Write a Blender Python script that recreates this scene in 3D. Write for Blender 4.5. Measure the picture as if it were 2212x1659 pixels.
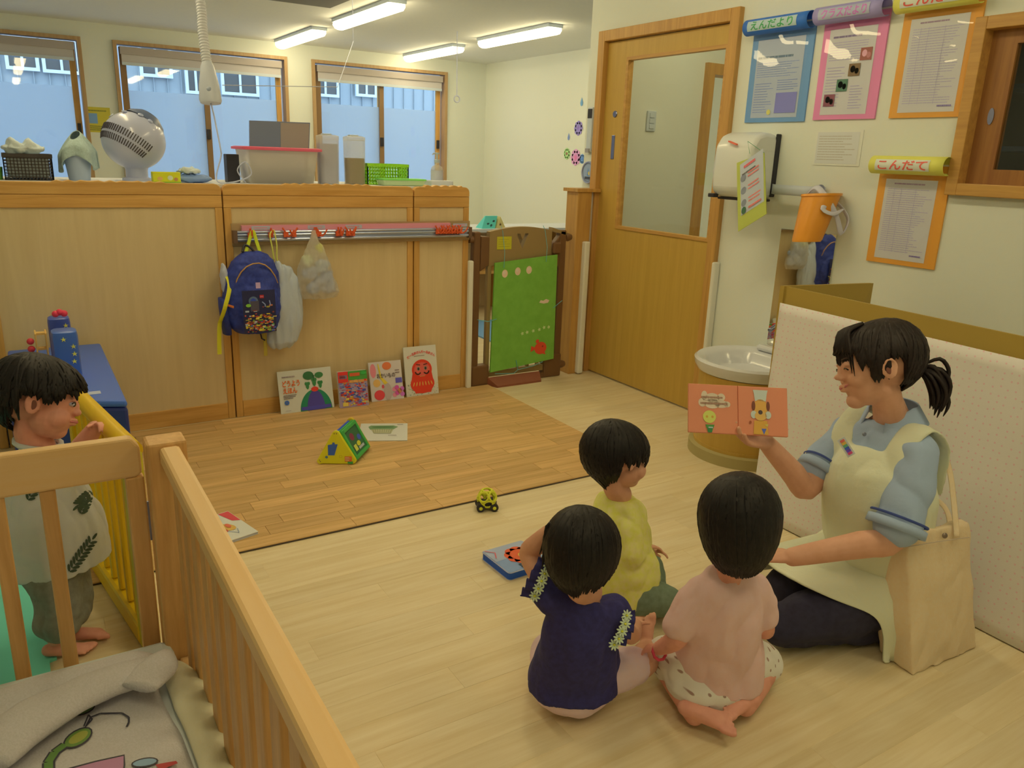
import bpy, bmesh, math, random
import numpy as np
from mathutils import Vector, Matrix, noise
SC = bpy.context.scene
COL = SC.collection
for o in list(bpy.data.objects): bpy.data.objects.remove(o)
rnd = random.Random(7)
# ---------------------------------------------------------------- camera
H_CAM = 1.35
FPX = 1698.88
YAW, PITCH, ROLL = [math.radians(a) for a in (32.19456, 16.07093, 2.11489)]
def cam_axes():
    c, s = math.cos, math.sin
    f = Vector((s(YAW)*c(PITCH), c(YAW)*c(PITCH), -s(PITCH)))
    r0 = Vector((c(YAW), -s(YAW), 0)); u0 = r0.cross(f)
    r = c(ROLL)*r0 + s(ROLL)*u0; u = -s(ROLL)*r0 + c(ROLL)*u0
    return r, u, f
RT, UP, FW = cam_axes()
EYE = Vector((0, 0, H_CAM))
cam = bpy.data.cameras.new('camera'); camo = bpy.data.objects.new('camera', cam); COL.objects.link(camo)
mm = Matrix((RT, UP, -FW)).transposed().to_4x4(); mm.translation = EYE
camo.matrix_world = mm
cam.sensor_width = 36; cam.lens = FPX/2212*36; cam.clip_start = .02
SC.camera = camo
def W(x, y, d):                      # photo pixel + distance along the view axis -> world point
    return EYE + RT*((x-1106)/FPX*d) + UP*(-(y-829.5)/FPX*d) + FW*d
def on(ax, val, x, y):               # photo pixel -> point on the axis plane
    d = W(x, y, 1)-EYE
    return EYE + d*((val-EYE[ax])/d[ax])
# ---------------------------------------------------------------- world, exposure
wd = bpy.data.worlds.new('evening_sky'); SC.world = wd; wd.use_nodes = True
wd.node_tree.nodes['Background'].inputs[0].default_value = (.53, .71, .92, 1)
wd.node_tree.nodes['Background'].inputs[1].default_value = 2.9
SC.view_settings.view_transform = 'Standard'; SC.view_settings.look = 'None'
SC.view_settings.gamma = 1; SC.view_settings.use_curve_mapping = False
SC.view_settings.exposure = 0.1
LAMP_E = 13.0
LAMP_C = (1.0, .80, .43)
# ---------------------------------------------------------------- materials
def lin(c): c /= 255.; return c/12.92 if c <= .04045 else ((c+.055)/1.055)**2.4
ILL = (.66, .50, .23)
MATS = {}
def alb(rgb, k=1.0):
    c = [max(.004, lin(v)/i/k) for v, i in zip(rgb, ILL)]; m = max(c)
    return tuple(v*.86/m for v in c) if m > .86 else tuple(c)
def M(name, rgb, rough=.6, kind='plain', rgb2=None, scale=1., axis=0, bump=.0, k=1., metal=0., var=0., alpha=None, trans=0., spec=.5, coat=0.):
    if name in MATS: return MATS[name]
    m = bpy.data.materials.new(name); m.use_nodes = True; MATS[name] = m
    nt = m.node_tree; b = nt.nodes['Principled BSDF']; L = nt.links
    def N(t, **kw):
        n = nt.nodes.new(t)
        for a, v in kw.items(): setattr(n, a, v)
        return n
    c = alb(rgb, k); b.inputs['Base Color'].default_value = (*c, 1)
    b.inputs['Roughness'].default_value = rough; b.inputs['Metallic'].default_value = metal
    b.inputs['Specular IOR Level'].default_value = spec
    b.inputs['Coat Weight'].default_value = coat
    if trans: b.inputs['Transmission Weight'].default_value = trans
    if alpha is not None: b.inputs['Alpha'].default_value = alpha
    src = None
    c2 = alb(rgb2, k) if rgb2 else tuple(v*.8 for v in c)
    if kind != 'plain':
        tc = N('ShaderNodeTexCoord'); mp = N('ShaderNodeMapping'); L.new(tc.outputs['Object'], mp.inputs[0])
        oi = N('ShaderNodeObjectInfo')
        ad = N('ShaderNodeVectorMath', operation='ADD'); L.new(mp.outputs[0], ad.inputs[0])
        ml = N('ShaderNodeMath', operation='MULTIPLY'); ml.inputs[1].default_value = 37.; L.new(oi.outputs['Random'], ml.inputs[0]); L.new(ml.outputs[0], ad.inputs[1])
        no = N('ShaderNodeTexNoise'); no.inputs['Detail'].default_value = 4; L.new(ad.outputs[0], no.inputs['Vector'])
        if kind == 'wood':
            s = [18*scale]*3; s[axis] = 1.1*scale; mp.inputs['Scale'].default_value = s
            no.inputs['Scale'].default_value = 2.2; no.inputs['Roughness'].default_value = .62; no.inputs['Distortion'].default_value = .4
        else:
            mp.inputs['Scale'].default_value = (scale,)*3; no.inputs['Scale'].default_value = 6.
        rp = N('ShaderNodeValToRGB'); L.new(no.outputs['Fac'], rp.inputs[0])
        rp.color_ramp.elements[0].position = .32; rp.color_ramp.elements[1].position = .68
        rp.color_ramp.elements[0].color = (*c2, 1); rp.color_ramp.elements[1].color = (*c, 1)
        src = rp.outputs[0]
        if var:
            hs = N('ShaderNodeHueSaturation'); L.new(src, hs.inputs['Color'])
            mr = N('ShaderNodeMapRange'); L.new(oi.outputs['Random'], mr.inputs[0]); mr.inputs[3].default_value = 1-var; mr.inputs[4].default_value = 1+var
            L.new(mr.outputs[0], hs.inputs['Value']); src = hs.outputs[0]
        L.new(src, b.inputs['Base Color'])
        if bump:
            bp = N('ShaderNodeBump'); bp.inputs['Strength'].default_value = bump; bp.inputs['Distance'].default_value = .004
            L.new(no.outputs['Fac'], bp.inputs['Height']); L.new(bp.outputs[0], b.inputs['Normal'])
    return m
def emis(name, col, s):
    m = bpy.data.materials.new(name); m.use_nodes = True; b = m.node_tree.nodes['Principled BSDF']
    b.inputs['Base Color'].default_value = (.8, .8, .75, 1)
    b.inputs['Emission Color'].default_value = (*col, 1); b.inputs['Emission Strength'].default_value = s
    return m
def P(rgb, k=1.0, rough=.55):        # plain print colour
    return M('colour_%d_%d_%d' % tuple(rgb), rgb, rough, k=k)
# ---------------------------------------------------------------- mesh helpers
class MB:
    def __init__(s): s.bm = bmesh.new(); s.mi = 0
    def mat(s, i): s.mi = i; return s
    def _f(s, vs):
        try: f = s.bm.faces.new(vs); f.material_index = s.mi; return f
        except ValueError: return None
    def hexa(s, P8):
        v = [s.bm.verts.new(p) for p in P8]
        for q in ((0,3,2,1),(4,5,6,7),(0,1,5,4),(1,2,6,5),(2,3,7,6),(3,0,4,7)): s._f([v[i] for i in q])
        return s
    def box(s, a, b, R=None, c=None):     # corners a..b, optional rotation R about c
        x0,y0,z0 = a; x1,y1,z1 = b
        P8 = [Vector(p) for p in ((x0,y0,z0),(x1,y0,z0),(x1,y1,z0),(x0,y1,z0),(x0,y0,z1),(x1,y0,z1),(x1,y1,z1),(x0,y1,z1))]
        if R is not None: c = Vector(c); P8 = [c+R@(p-c) for p in P8]
        return s.hexa(P8)
    def slab(s, p, q, w, t, up=(0,0,1)):  # bar from p to q, w across, t along up
        p, q = Vector(p), Vector(q); d = (q-p).normalized(); up = Vector(up); sd = d.cross(up).normalized(); u = sd.cross(d)
        P8 = []
        for e in (-t/2, t/2):
            P8 += [p-sd*w/2+u*e, q-sd*w/2+u*e, q+sd*w/2+u*e, p+sd*w/2+u*e]
        P8 = [P8[i] for i in (0,3,2,1,4,7,6,5)]
        return s.hexa(P8)
    def loft(s, rings, caps=True, closed=False):
        V = [[s.bm.verts.new(p) for p in r] for r in rings]; n = len(V[0])
        for a, b in zip(V, V[1:]+([V[0]] if closed else [])):
            for i in range(n): s._f([a[i], a[(i+1) % n], b[(i+1) % n], b[i]])
        if caps and not closed:
            s._f(V[0][::-1]); s._f(V[-1])
        return s
    def tube(s, pts, r, seg=10, side=None, smooth=0, caps=True, closed=False):
        pts = [Vector(p) for p in pts]; R = r if isinstance(r, (list, tuple)) else [r]*len(pts)
        if smooth: pts, R = cr(pts, R, smooth)
        n = len(pts); rings = []; sd = Vector(side) if side is not None else None
        for i, p in enumerate(pts):
            t = (pts[(i+1) % n]-pts[i-1]) if closed else (pts[min(i+1, n-1)]-pts[max(i-1, 0)])
            if t.length < 1e-9: t = Vector((0,0,1))
            t.normalize()
            if sd is None: sd = t.orthogonal()
            x = (sd-t*sd.dot(t)); x = x.normalized() if x.length > 1e-6 else t.orthogonal().normalized()
            if side is None: sd = x
            y = t.cross(x); rr = R[i]; ra, rb = rr if isinstance(rr, (tuple, list)) else (rr, rr)
            rings.append([p+x*math.cos(2*math.pi*k/seg)*ra+y*math.sin(2*math.pi*k/seg)*rb for k in range(seg)])
        return s.loft(rings, caps, closed)
    def limb(s, pts, r, seg=14, sm=4, side=None):
        s.tube(pts, r, seg, side, sm)
        for p, rr in ((pts[0], r[0]), (pts[-1], r[-1])):
            q = min(rr) if isinstance(rr, (tuple, list)) else rr
            s.ell(p, (q, q, q))
        return s
    def ell(s, c, r, R=None, nu=16, nv=10):
        c = Vector(c); r = (r,)*3 if not isinstance(r, (tuple, list)) else r
        R = R or Matrix.Identity(3)
        f = lambda th, ph: c+R@Vector((r[0]*math.sin(th)*math.cos(ph), r[1]*math.sin(th)*math.sin(ph), r[2]*math.cos(th)))
        top = s.bm.verts.new(f(0, 0)); bot = s.bm.verts.new(f(math.pi, 0))
        V = [[s.bm.verts.new(f(math.pi*j/nv, 2*math.pi*i/nu)) for i in range(nu)] for j in range(1, nv)]
        for i in range(nu):
            k = (i+1) % nu
            s._f([top, V[0][i], V[0][k]]); s._f([bot, V[-1][k], V[-1][i]])
            for a, b in zip(V, V[1:]): s._f([a[i], b[i], b[k], a[k]])
        return s
    def lathe(s, prof, c=(0,0,0), axis=(0,0,1), seg=24, a0=0, a1=360):
        c = Vector(c); ax = Vector(axis).normalized(); x = ax.orthogonal().normalized()
        if abs(ax.z) > .9: x = Vector((1,0,0))
        y = ax.cross(x); full = abs(a1-a0) >= 360; n = seg if full else seg+1
        V = [[s.bm.verts.new(c+ax*h+(x*math.cos(math.radians(a0+(a1-a0)*i/seg))+y*math.sin(math.radians(a0+(a1-a0)*i/seg)))*max(r, 1e-5)) for i in range(n)] for r, h in prof]
        for a, b in zip(V, V[1:]):
            for i in range(seg): s._f([a[i], a[(i+1) % n], b[(i+1) % n], b[i]])
        return s
    def prism(s, poly, o, u, v, n, t):    # 2-D outline extruded by t along n
        o, u, v, n = map(Vector, (o, u, v, n))
        A = [s.bm.verts.new(o+u*a+v*b) for a, b in poly]; B = [s.bm.verts.new(o+u*a+v*b+n*t) for a, b in poly]
        k = len(A); s._f(A[::-1]); s._f(B)
        for i in range(k): s._f([A[i], A[(i+1) % k], B[(i+1) % k], B[i]])
        return s
    def grid(s, fn, nu, nv, th=0):        # fn(a,b) a,b in 0..1 -> point ; th thickness down normal
        V = [[s.bm.verts.new(fn(i/nu, j/nv)) for j in range(nv+1)] for i in range(nu+1)]
        for i in range(nu):
            for j in range(nv): s._f([V[i][j], V[i+1][j], V[i+1][j+1], V[i][j+1]])
        return s
def cr(pts, R, n):
    out, rr = [], []
    g = lambda L, i: L[max(0, min(len(L)-1, i))]
    def mix(a, b, t):
        if isinstance(a, (tuple, list)) or isinstance(b, (tuple, list)):
            a = a if isinstance(a, (tuple, list)) else (a, a); b = b if isinstance(b, (tuple, list)) else (b, b)
            return tuple(x+(y-x)*t for x, y in zip(a, b))
        return a+(b-a)*t
    for i in range(len(pts)-1):
        p0, p1, p2, p3 = g(pts, i-1), pts[i], pts[i+1], g(pts, i+2)
        for k in range(n):
            t = k/n
            out.append(.5*((2*p1)+(p2-p0)*t+(2*p0-5*p1+4*p2-p3)*t*t+(3*p1-p0-3*p2+p3)*t**3)); rr.append(mix(R[i], R[i+1], t))
    out.append(pts[-1].copy()); rr.append(R[-1]); return out, rr
ROOT = {}
def meta(o, label=None, cat=None, group=None, kind=None):
    for k, v in (('label', label), ('category', cat), ('group', group), ('kind', kind)):
        if v: o[k] = v
    return o
def thing(name, label, cat, loc, group=None):
    o = bpy.data.objects.new(name, None); COL.objects.link(o); o.location = loc; o.empty_display_size = .05
    ROOT[o] = Vector(loc); return meta(o, label, cat, group)
def link(name, me, mats, parent=None, smooth=False, bevel=0, label=None, cat=None, group=None, kind=None, sub=0, solid=0, org=None):
    o = bpy.data.objects.new(name, me); COL.objects.link(o)
    for m in (mats if isinstance(mats, (list, tuple)) else [mats]): me.materials.append(m)
    if parent is not None: loc = ROOT[parent]; o.parent = parent
    else:
        if org is not None: loc = Vector(org)
        else:
            vs = [v.co for v in me.vertices]
            loc = Vector(((min(v.x for v in vs)+max(v.x for v in vs))/2, (min(v.y for v in vs)+max(v.y for v in vs))/2, min(v.z for v in vs)))
        o.location = loc
    ROOT[o] = loc
    me.transform(Matrix.Translation(-loc))
    if smooth:
        me.polygons.foreach_set('use_smooth', [True]*len(me.polygons))
        if smooth == 2: me.set_sharp_from_angle(angle=math.radians(40))
    if solid: m = o.modifiers.new('solid', 'SOLIDIFY'); m.thickness = solid; m.offset = -1
    if bevel: m = o.modifiers.new('bevel', 'BEVEL'); m.width = bevel; m.segments = 2; m.limit_method = 'ANGLE'
    if sub: m = o.modifiers.new('sub', 'SUBSURF'); m.levels = sub; m.render_levels = sub
    return meta(o, label, cat, group, kind)
def frame4(mb, x0, x1, y0, y1, z0, z1, w, ax='y', bot=True):   # non-overlapping rectangular frame
    if ax == 'y':   # frame plane faces y: spans x,z
        mb.box((x0,y0,z0),(x0+w,y1,z1)).box((x1-w,y0,z0),(x1,y1,z1)).box((x0+w,y0,z1-w),(x1-w,y1,z1))
        if bot: mb.box((x0+w,y0,z0),(x1-w,y1,z0+w))
    else:
        mb.box((x0,y0,z0),(x1,y0+w,z1)).box((x0,y1-w,z0),(x1,y1,z1)).box((x0,y0+w,z1-w),(x1,y1-w,z1))
        if bot: mb.box((x0,y0+w,z0),(x1,y1-w,z0+w))
    return mb
def obj(name, mb, mats, parent=None, **kw):
    bmesh.ops.recalc_face_normals(mb.bm, faces=mb.bm.faces[:]) if kw.pop('recalc', True) else None
    me = bpy.data.meshes.new(name); mb.bm.to_mesh(me); mb.bm.free()
    return link(name, me, mats, parent, **kw)
def fuse(mb, vox, it=4, fac=.5):
    me = bpy.data.meshes.new('tmp'); bmesh.ops.recalc_face_normals(mb.bm, faces=mb.bm.faces[:]); mb.bm.to_mesh(me); mb.bm.free()
    o = bpy.data.objects.new('tmp', me); COL.objects.link(o)
    r = o.modifiers.new('r', 'REMESH'); r.mode = 'VOXEL'; r.voxel_size = vox
    if it: s = o.modifiers.new('s', 'SMOOTH'); s.iterations = it; s.factor = fac
    dg = bpy.context.evaluated_depsgraph_get(); new = bpy.data.meshes.new_from_object(o.evaluated_get(dg))
    bpy.data.objects.remove(o); bpy.data.meshes.remove(me); return new
def crumple(me, amp, sc=9., st=(1,1,1), seed=0, fn=None):
    n = len(me.vertices); co = np.empty(n*3); me.vertices.foreach_get('co', co); co = co.reshape(-1, 3)
    nm = np.empty(n*3); me.vertex_normals.foreach_get('vector', nm); nm = nm.reshape(-1, 3); out = co.copy()
    for i in range(n):
        p = Vector((co[i][0]*sc*st[0]+seed, co[i][1]*sc*st[1], co[i][2]*sc*st[2]))
        a = noise.noise(p)+.5*noise.noise(p*2.1)
        a = (abs(a)*2-.6) if amp > 0 else a
        out[i] += nm[i]*a*abs(amp)
    me.vertices.foreach_set('co', out.ravel()); me.update(); return me
def copy_tree(o, parent=None):
    c = o.copy(); COL.objects.link(c); c.parent = parent; ROOT[c] = ROOT[o]
    for ch in [x for x in KIDS.get(o, [])]: copy_tree(ch, c)
    return c
KIDS = {}
# flat print: coloured shapes on a plane, one mesh with a slot per colour
class Print:
    def __init__(s, o, u, v, n, fn=None): s.o, s.u, s.v, s.n = map(Vector, (o, u, v, n)); s.mb = MB(); s.m = []; s.fn = fn; s.L = 0
    def _m(s, rgb, k=1.):
        m = P(rgb, k)
        if m not in s.m: s.m.append(m)
        s.mb.mi = s.m.index(m)
    def pt(s, a, b, l): 
        if s.fn: return s.fn(a, b, .0006+l*.00035)
        return s.o+s.u*a+s.v*b+s.n*(.0006+l*.00035)
    def poly(s, pts, rgb, k=1.):
        s.L += 1; s._m(rgb, k); s.mb._f([s.mb.bm.verts.new(s.pt(a, b, min(s.L, 9))) for a, b in pts]); return s
    def rect(s, a0, b0, a1, b1, rgb, k=1.): return s.poly([(a0,b0),(a1,b0),(a1,b1),(a0,b1)], rgb, k)
    def ell(s, a, b, ra, rb, rgb, n=20, t0=0, t1=360, rot=0, k=1.):
        c, d = math.cos(rot), math.sin(rot); P_ = []
        m = n if t1-t0 >= 360 else n+1
        for i in range(m):
            t = math.radians(t0+(t1-t0)*i/n); x, y = ra*math.cos(t), rb*math.sin(t); P_.append((a+x*c-y*d, b+x*d+y*c))
        return s.poly(P_, rgb, k)
    def line(s, pts, w, rgb):
        s.L += 1; s._m(rgb)
        for (a, b), (c, d) in zip(pts, pts[1:]):
            q = Vector((c-a, d-b)); 
            if q.length < 1e-6: continue
            q.normalize(); e = Vector((-q.y, q.x))*w/2
            s.mb._f([s.mb.bm.verts.new(s.pt(x, y, min(s.L, 9))) for x, y in ((a-e.x,b-e.y),(c-e.x,d-e.y),(c+e.x,d+e.y),(a+e.x,b+e.y))])
        return s
    def lines(s, a0, b0, a1, b1, n, rgb, w=.0016, gap=.12):   # rows of small illegible writing
        s.L += 1; s._m(rgb)
        for i in range(n):
            b = b1+(b0-b1)*(i+.5)/n; a = a0
            end = a1-(a1-a0)*rnd.random()*.35
            while a < end:
                l = rnd.uniform(.03, .16)*(a1-a0); e = min(end, a+l)
                s.mb._f([s.mb.bm.verts.new(s.pt(x, y, min(s.L, 9))) for x, y in ((a,b-w/2),(e,b-w/2),(e,b+w/2),(a,b+w/2))]); a = e+gap*.06*(a1-a0)
        return s
    def text(s, t, a, b, w, h, rgb, rot=0, bold=0):
        cu = bpy.data.curves.new('t', 'FONT'); cu.body = t; cu.size = 1; cu.resolution_u = 3; cu.offset = bold; cu.fill_mode = 'FRONT'
        o = bpy.data.objects.new('t', cu); COL.objects.link(o); dg = bpy.context.evaluated_depsgraph_get()
        me = bpy.data.meshes.new_from_object(o.evaluated_get(dg)); bpy.data.objects.remove(o)
        if not me.vertices: return s
        xs = [v.co.x for v in me.vertices]; ys = [v.co.y for v in me.vertices]; x0, x1, y0, y1 = min(xs), max(xs), min(ys), max(ys)
        s.L += 1; s._m(rgb); c, d = math.cos(rot), math.sin(rot); V = []
        for v in me.vertices:
            x = (v.co.x-(x0+x1)/2)/(x1-x0)*w; y = (v.co.y-(y0+y1)/2)/(y1-y0)*h
            V.append(s.mb.bm.verts.new(s.pt(a+x*c-y*d, b+x*d+y*c, min(s.L, 9))))
        for p in me.polygons: s.mb._f([V[i] for i in p.vertices])
        bpy.data.meshes.remove(me); return s
    def build(s, name, parent, **kw): return obj(name, s.mb, s.m, parent, recalc=False, **kw)
# ================================================================ MATERIALS
WALLM = M('wall_paint', (178,164,114), .8, 'plaster', (172,157,108), 8, bump=.15, k=.78)
CEIL = M('ceiling_paint', (180,164,118), .85, 'plaster', (174,158,112), 8, k=.8)
FLOORM = M('light_plank', (196,164,98), .42, 'wood', (180,146,80), 1, 0, var=.05, k=.92)
FARFL = M('far_floor', (196,164,98), .42, 'wood', (180,146,80), 1, 0, k=.92)
MATM = M('mat_plank', (176,130,62), .5, 'wood', (156,112,48), 1, 0, var=.12, k=.85)
MATB = M('mat_edge', (70,55,35), .7)
PLY = M('birch_ply', (178,144,80), .55, 'wood', (171,137,74), .5, 2, k=.86)
OAK = M('orange_wood', (178,126,50), .45, 'wood', (160,108,38), 1, 2, var=.05, k=.86)
OAKX = M('orange_wood_across', (178,126,50), .45, 'wood', (160,106,36), 1, 0, var=.08, k=.86)
DOORW = M('door_veneer', (160,118,38), .42, 'wood', (152,110,34), .7, 2, k=.86)
FRAMEW = M('door_casing_wood', (164,114,42), .45, 'wood', (146,98,34), 1, 2, k=.86)
WINW = M('window_casing_wood', (160,120,62), .5, 'wood', (146,106,52), 1, 2, k=1.0)
FRAMEY = M('door_head_wood', (164,114,42), .45, 'wood', (146,98,34), 1, 1, k=.86)
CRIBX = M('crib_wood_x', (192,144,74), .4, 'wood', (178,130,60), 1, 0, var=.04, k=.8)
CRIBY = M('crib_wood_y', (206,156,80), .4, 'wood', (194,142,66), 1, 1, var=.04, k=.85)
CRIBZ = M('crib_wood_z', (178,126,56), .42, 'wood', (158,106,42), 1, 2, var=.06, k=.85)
WHITE = M('white_plastic', (205,195,150), .4, k=.9)
GREYM = M('grey_metal', (165,155,130), .35, metal=.6)
STEEL = M('dull_steel', (120,110,95), .3, metal=.9)
DARK = M('black_plastic', (35,30,25), .45)
GLASS = bpy.data.materials.new('clear_glass'); GLASS.use_nodes = True
def mk_glass(m, tint, fac=.0):
    nt = m.node_tree; nt.nodes.remove(nt.nodes['Principled BSDF']); out = nt.nodes['Material Output']
    t = nt.nodes.new('ShaderNodeBsdfTransparent'); t.inputs[0].default_value = (*tint, 1)
    g = nt.nodes.new('ShaderNodeBsdfGlossy'); g.inputs['Roughness'].default_value = .02
    x = nt.nodes.new('ShaderNodeMixShader'); ge = nt.nodes.new('ShaderNodeNewGeometry')
    dt = nt.nodes.new('ShaderNodeVectorMath'); dt.operation = 'DOT_PRODUCT'; nt.links.new(ge.outputs['Incoming'], dt.inputs[0]); nt.links.new(ge.outputs['Normal'], dt.inputs[1])
    def mt(op, a, b=None):
        n = nt.nodes.new('ShaderNodeMath'); n.operation = op
        for i, v in enumerate((a, b)):
            if v is None: continue
            if isinstance(v, (int, float)): n.inputs[i].default_value = v
            else: nt.links.new(v, n.inputs[i])
        return n.outputs[0]
    c = mt('ABSOLUTE', dt.outputs['Value']); f = mt('ADD', mt('MULTIPLY', mt('POWER', mt('SUBTRACT', 1.0, c), 5.0), .96), .04)
    nt.links.new(f, x.inputs[0]); nt.links.new(t.outputs[0], x.inputs[1]); nt.links.new(g.outputs[0], x.inputs[2]); nt.links.new(x.outputs[0], out.inputs[0])
mk_glass(GLASS, (.95, .97, .95))
def translucent(name, rgb, mixd=.4, clear=0.):
    m = bpy.data.materials.new(name); m.use_nodes = True; nt = m.node_tree; nt.nodes.remove(nt.nodes['Principled BSDF']); out = nt.nodes['Material Output']
    a = nt.nodes.new('ShaderNodeBsdfTranslucent'); b = nt.nodes.new('ShaderNodeBsdfDiffuse'); x = nt.nodes.new('ShaderNodeMixShader'); x.inputs[0].default_value = mixd
    for q in (a, b): q.inputs[0].default_value = (*rgb, 1)
    nt.links.new(a.outputs[0], x.inputs[1]); nt.links.new(b.outputs[0], x.inputs[2]); last = x
    if clear:
        t = nt.nodes.new('ShaderNodeBsdfTransparent'); y = nt.nodes.new('ShaderNodeMixShader'); y.inputs[0].default_value = clear
        nt.links.new(x.outputs[0], y.inputs[1]); nt.links.new(t.outputs[0], y.inputs[2]); last = y
    nt.links.new(last.outputs[0], out.inputs[0]); return m
FROST = translucent('frosted_film', (.86, .9, .93), .15)
MILKY = translucent('milky_plastic', (.85, .83, .78), .5, .5)
CLEARP = translucent('thin_clear_plastic', (.85, .83, .78), .5, .55)
# ================================================================ SETTING
XD, YP, XR, YW, H = 3.123, 4.03, 5.2, 9.13, 2.45
XL, YB = -2.3, -1.6
def struct(name, mb, m, **kw): return obj(name, mb, m, kind='structure', **kw)
def up_mesh(name, x0,y0,x1,y1, z0, z1): return MB().box((x0,y0,z0),(x1,y1,z1))
fl = struct('floor', MB().box((XL,YB,-.10),(XD,YP+.05,-.0006)).box((XL,YP+.05,-.10),(XR,YW,0)).box((XD,YB,-.1),(XR,YP+.05,0)), FARFL)
# light vinyl planks, one object each
LEN = .92; protos = {}
def plank(parent, x0, x1, y0, y1, z0, z1, mat):
    key = (round(x1-x0,3), round(y1-y0,3), mat.name)
    if key not in protos:
        mb = MB(); mb.hexa([Vector(p) for p in ((0,0,0),(x1-x0,0,0),(x1-x0,y1-y0,0),(0,y1-y0,0),(.0006,.0006,z1-z0),(x1-x0-.0006,.0006,z1-z0),(x1-x0-.0006,y1-y0-.0006,z1-z0),(.0006,y1-y0-.0006,z1-z0))])
        bmesh.ops.recalc_face_normals(mb.bm, faces=mb.bm.faces[:]); me = bpy.data.meshes.new('plank'); mb.bm.to_mesh(me); mb.bm.free(); me.materials.append(mat); protos[key] = me
    o = bpy.data.objects.new('plank', protos[key]); COL.objects.link(o); o.parent = parent; o.location = Vector((x0,y0,z0))-ROOT[parent]
prnd = random.Random(3)
y = .35; row = 0
while y < 4.0:
    y1 = min(y+.1, 4.075); off = [0,.37,.68,.2,.53][row % 5]*LEN; xs = -.35 if y < 2.55 else (1.9 if y < 2.57 else 2.2)
    x = xs
    nx = xs + (LEN-off if row % 5 else LEN)
    while x < XD-.001:
        e = min(nx, XD)
        if e-x > .02: plank(fl, x+.0002, e-.0002, y+.0002, y1-.0002, -.0006, 0, FLOORM)
        x = e; nx = e+LEN
    y += .1; row += 1
struct('ceiling', MB().box((XL,YB,H),(XR,YW,H+.1)), CEIL)
struct('wall_left', MB().box((XL-.1,YB,0),(XL,YW,H)), WALLM)
struct('wall_front', MB().box((XL,YB-.1,0),(XR,YB,H)), WALLM)
# right wall of the play room, with door opening and small window opening
DY0, DY1, DZ = 3.0, 4.06, 2.07
mb = MB()
mb.box((XD,YB,0),(XD+.12,.9,H)).box((XD,.9,0),(XD+.12,1.77,1.30)).box((XD,.9,1.88),(XD+.12,1.77,H)).box((XD,1.77,0),(XD+.12,DY0,H)).box((XD,DY0,DZ),(XD+.12,DY1,H)).box((XD,DY1,0),(XD+.12,4.2,H))
struct('wall_right', mb, WALLM)
struct('wall_far_right', MB().box((XR,YB,0),(XR+.1,YW,H)), WALLM)
# corridor wall seen through the door glass, with an opening
struct('wall_corridor', MB().box((XD+.12,4.12,0),(4.02,4.2,H)).box((4.02,4.12,2.0),(4.9,4.2,H)).box((4.9,4.12,0),(XR,4.2,H)), WALLM)
struct('door_2', frame4(MB(), 4.02, 4.9, 4.09, 4.23, 0, 2.0, .07, 'y', False), FRAMEW)
# window wall
WIN = [(-.96,.70),(1.015,2.68),(2.993,4.63)]; WZ0, WZ1 = .86, 2.29
mb = MB().box((XL,YW,0),(XR,YW+.12,WZ0)).box((XL,YW,WZ1),(XR,YW+.12,H))
xs = [XL]+[v for w in WIN for v in w]+[XR]
for i in range(0, len(xs), 2): mb.box((xs[i],YW,WZ0),(xs[i+1],YW+.12,WZ1))
struct('wall_back', mb, WALLM)
BLIND = M('roller_blind_fabric', (168,148,108), .8)
BLIND2 = M('roller_blind_case', (150,128,90), .6)
for i, (a, b) in enumerate(WIN):
    w = struct('window_%d' % (i+1), frame4(MB(), a-.02, b+.02, YW-.03, YW+.12, WZ0-.03, WZ1+.02, .034), WINW)
    mid = (a+b)/2
    for k, (p, q) in enumerate(((a+.035, mid+.03), (mid-.03, b-.035))):
        yy = YW+.03+.035*k
        m2 = OAK if k == 1 else M('sash_dark_wood', (120,85,40), .5)
        sash = obj('window_sash', frame4(MB(), p, q, yy, yy+.03, WZ0+.02, WZ1-.03, .055), m2, w)
        obj('pane', MB().box((p+.055,yy+.012,WZ0+.08),(q-.055,yy+.016,WZ1-.08)), GLASS, sash)
        obj('frosted_film', MB().box((p+.055,yy+.018,WZ0+.08),(q-.055,yy+.0185,1.86)), FROST, sash, label='frosted film on the lower pane')
        obj('catch', MB().box((q-.05 if k == 0 else q-.045, yy-.025, 1.42),(q-.015, yy, 1.52)), DARK, sash)
    rb = thing('roller_blind', ['beige roller blind drawn up in the leftmost window behind the partition','beige roller blind drawn up in the middle window behind the fan and storage tub','beige roller blind drawn up in the window nearest the far room corner'][i], 'blind', ((a+b)/2,YW-.03,WZ1-.2), 'roller blinds in the back windows')
    obj('blind_case', MB().box((a+.04,YW-.02,WZ1-.10),(b-.04,YW+.025,WZ1-.03)), BLIND2, rb)
    obj('blind_fabric', MB().box((a+.05,YW-.005,WZ1-.175),(b-.05,YW-.001,WZ1-.10)), BLIND, rb)
    obj('bottom_bar', MB().box((a+.05,YW-.012,WZ1-.20),(b-.05,YW+.004,WZ1-.172)), WHITE, rb)
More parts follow.
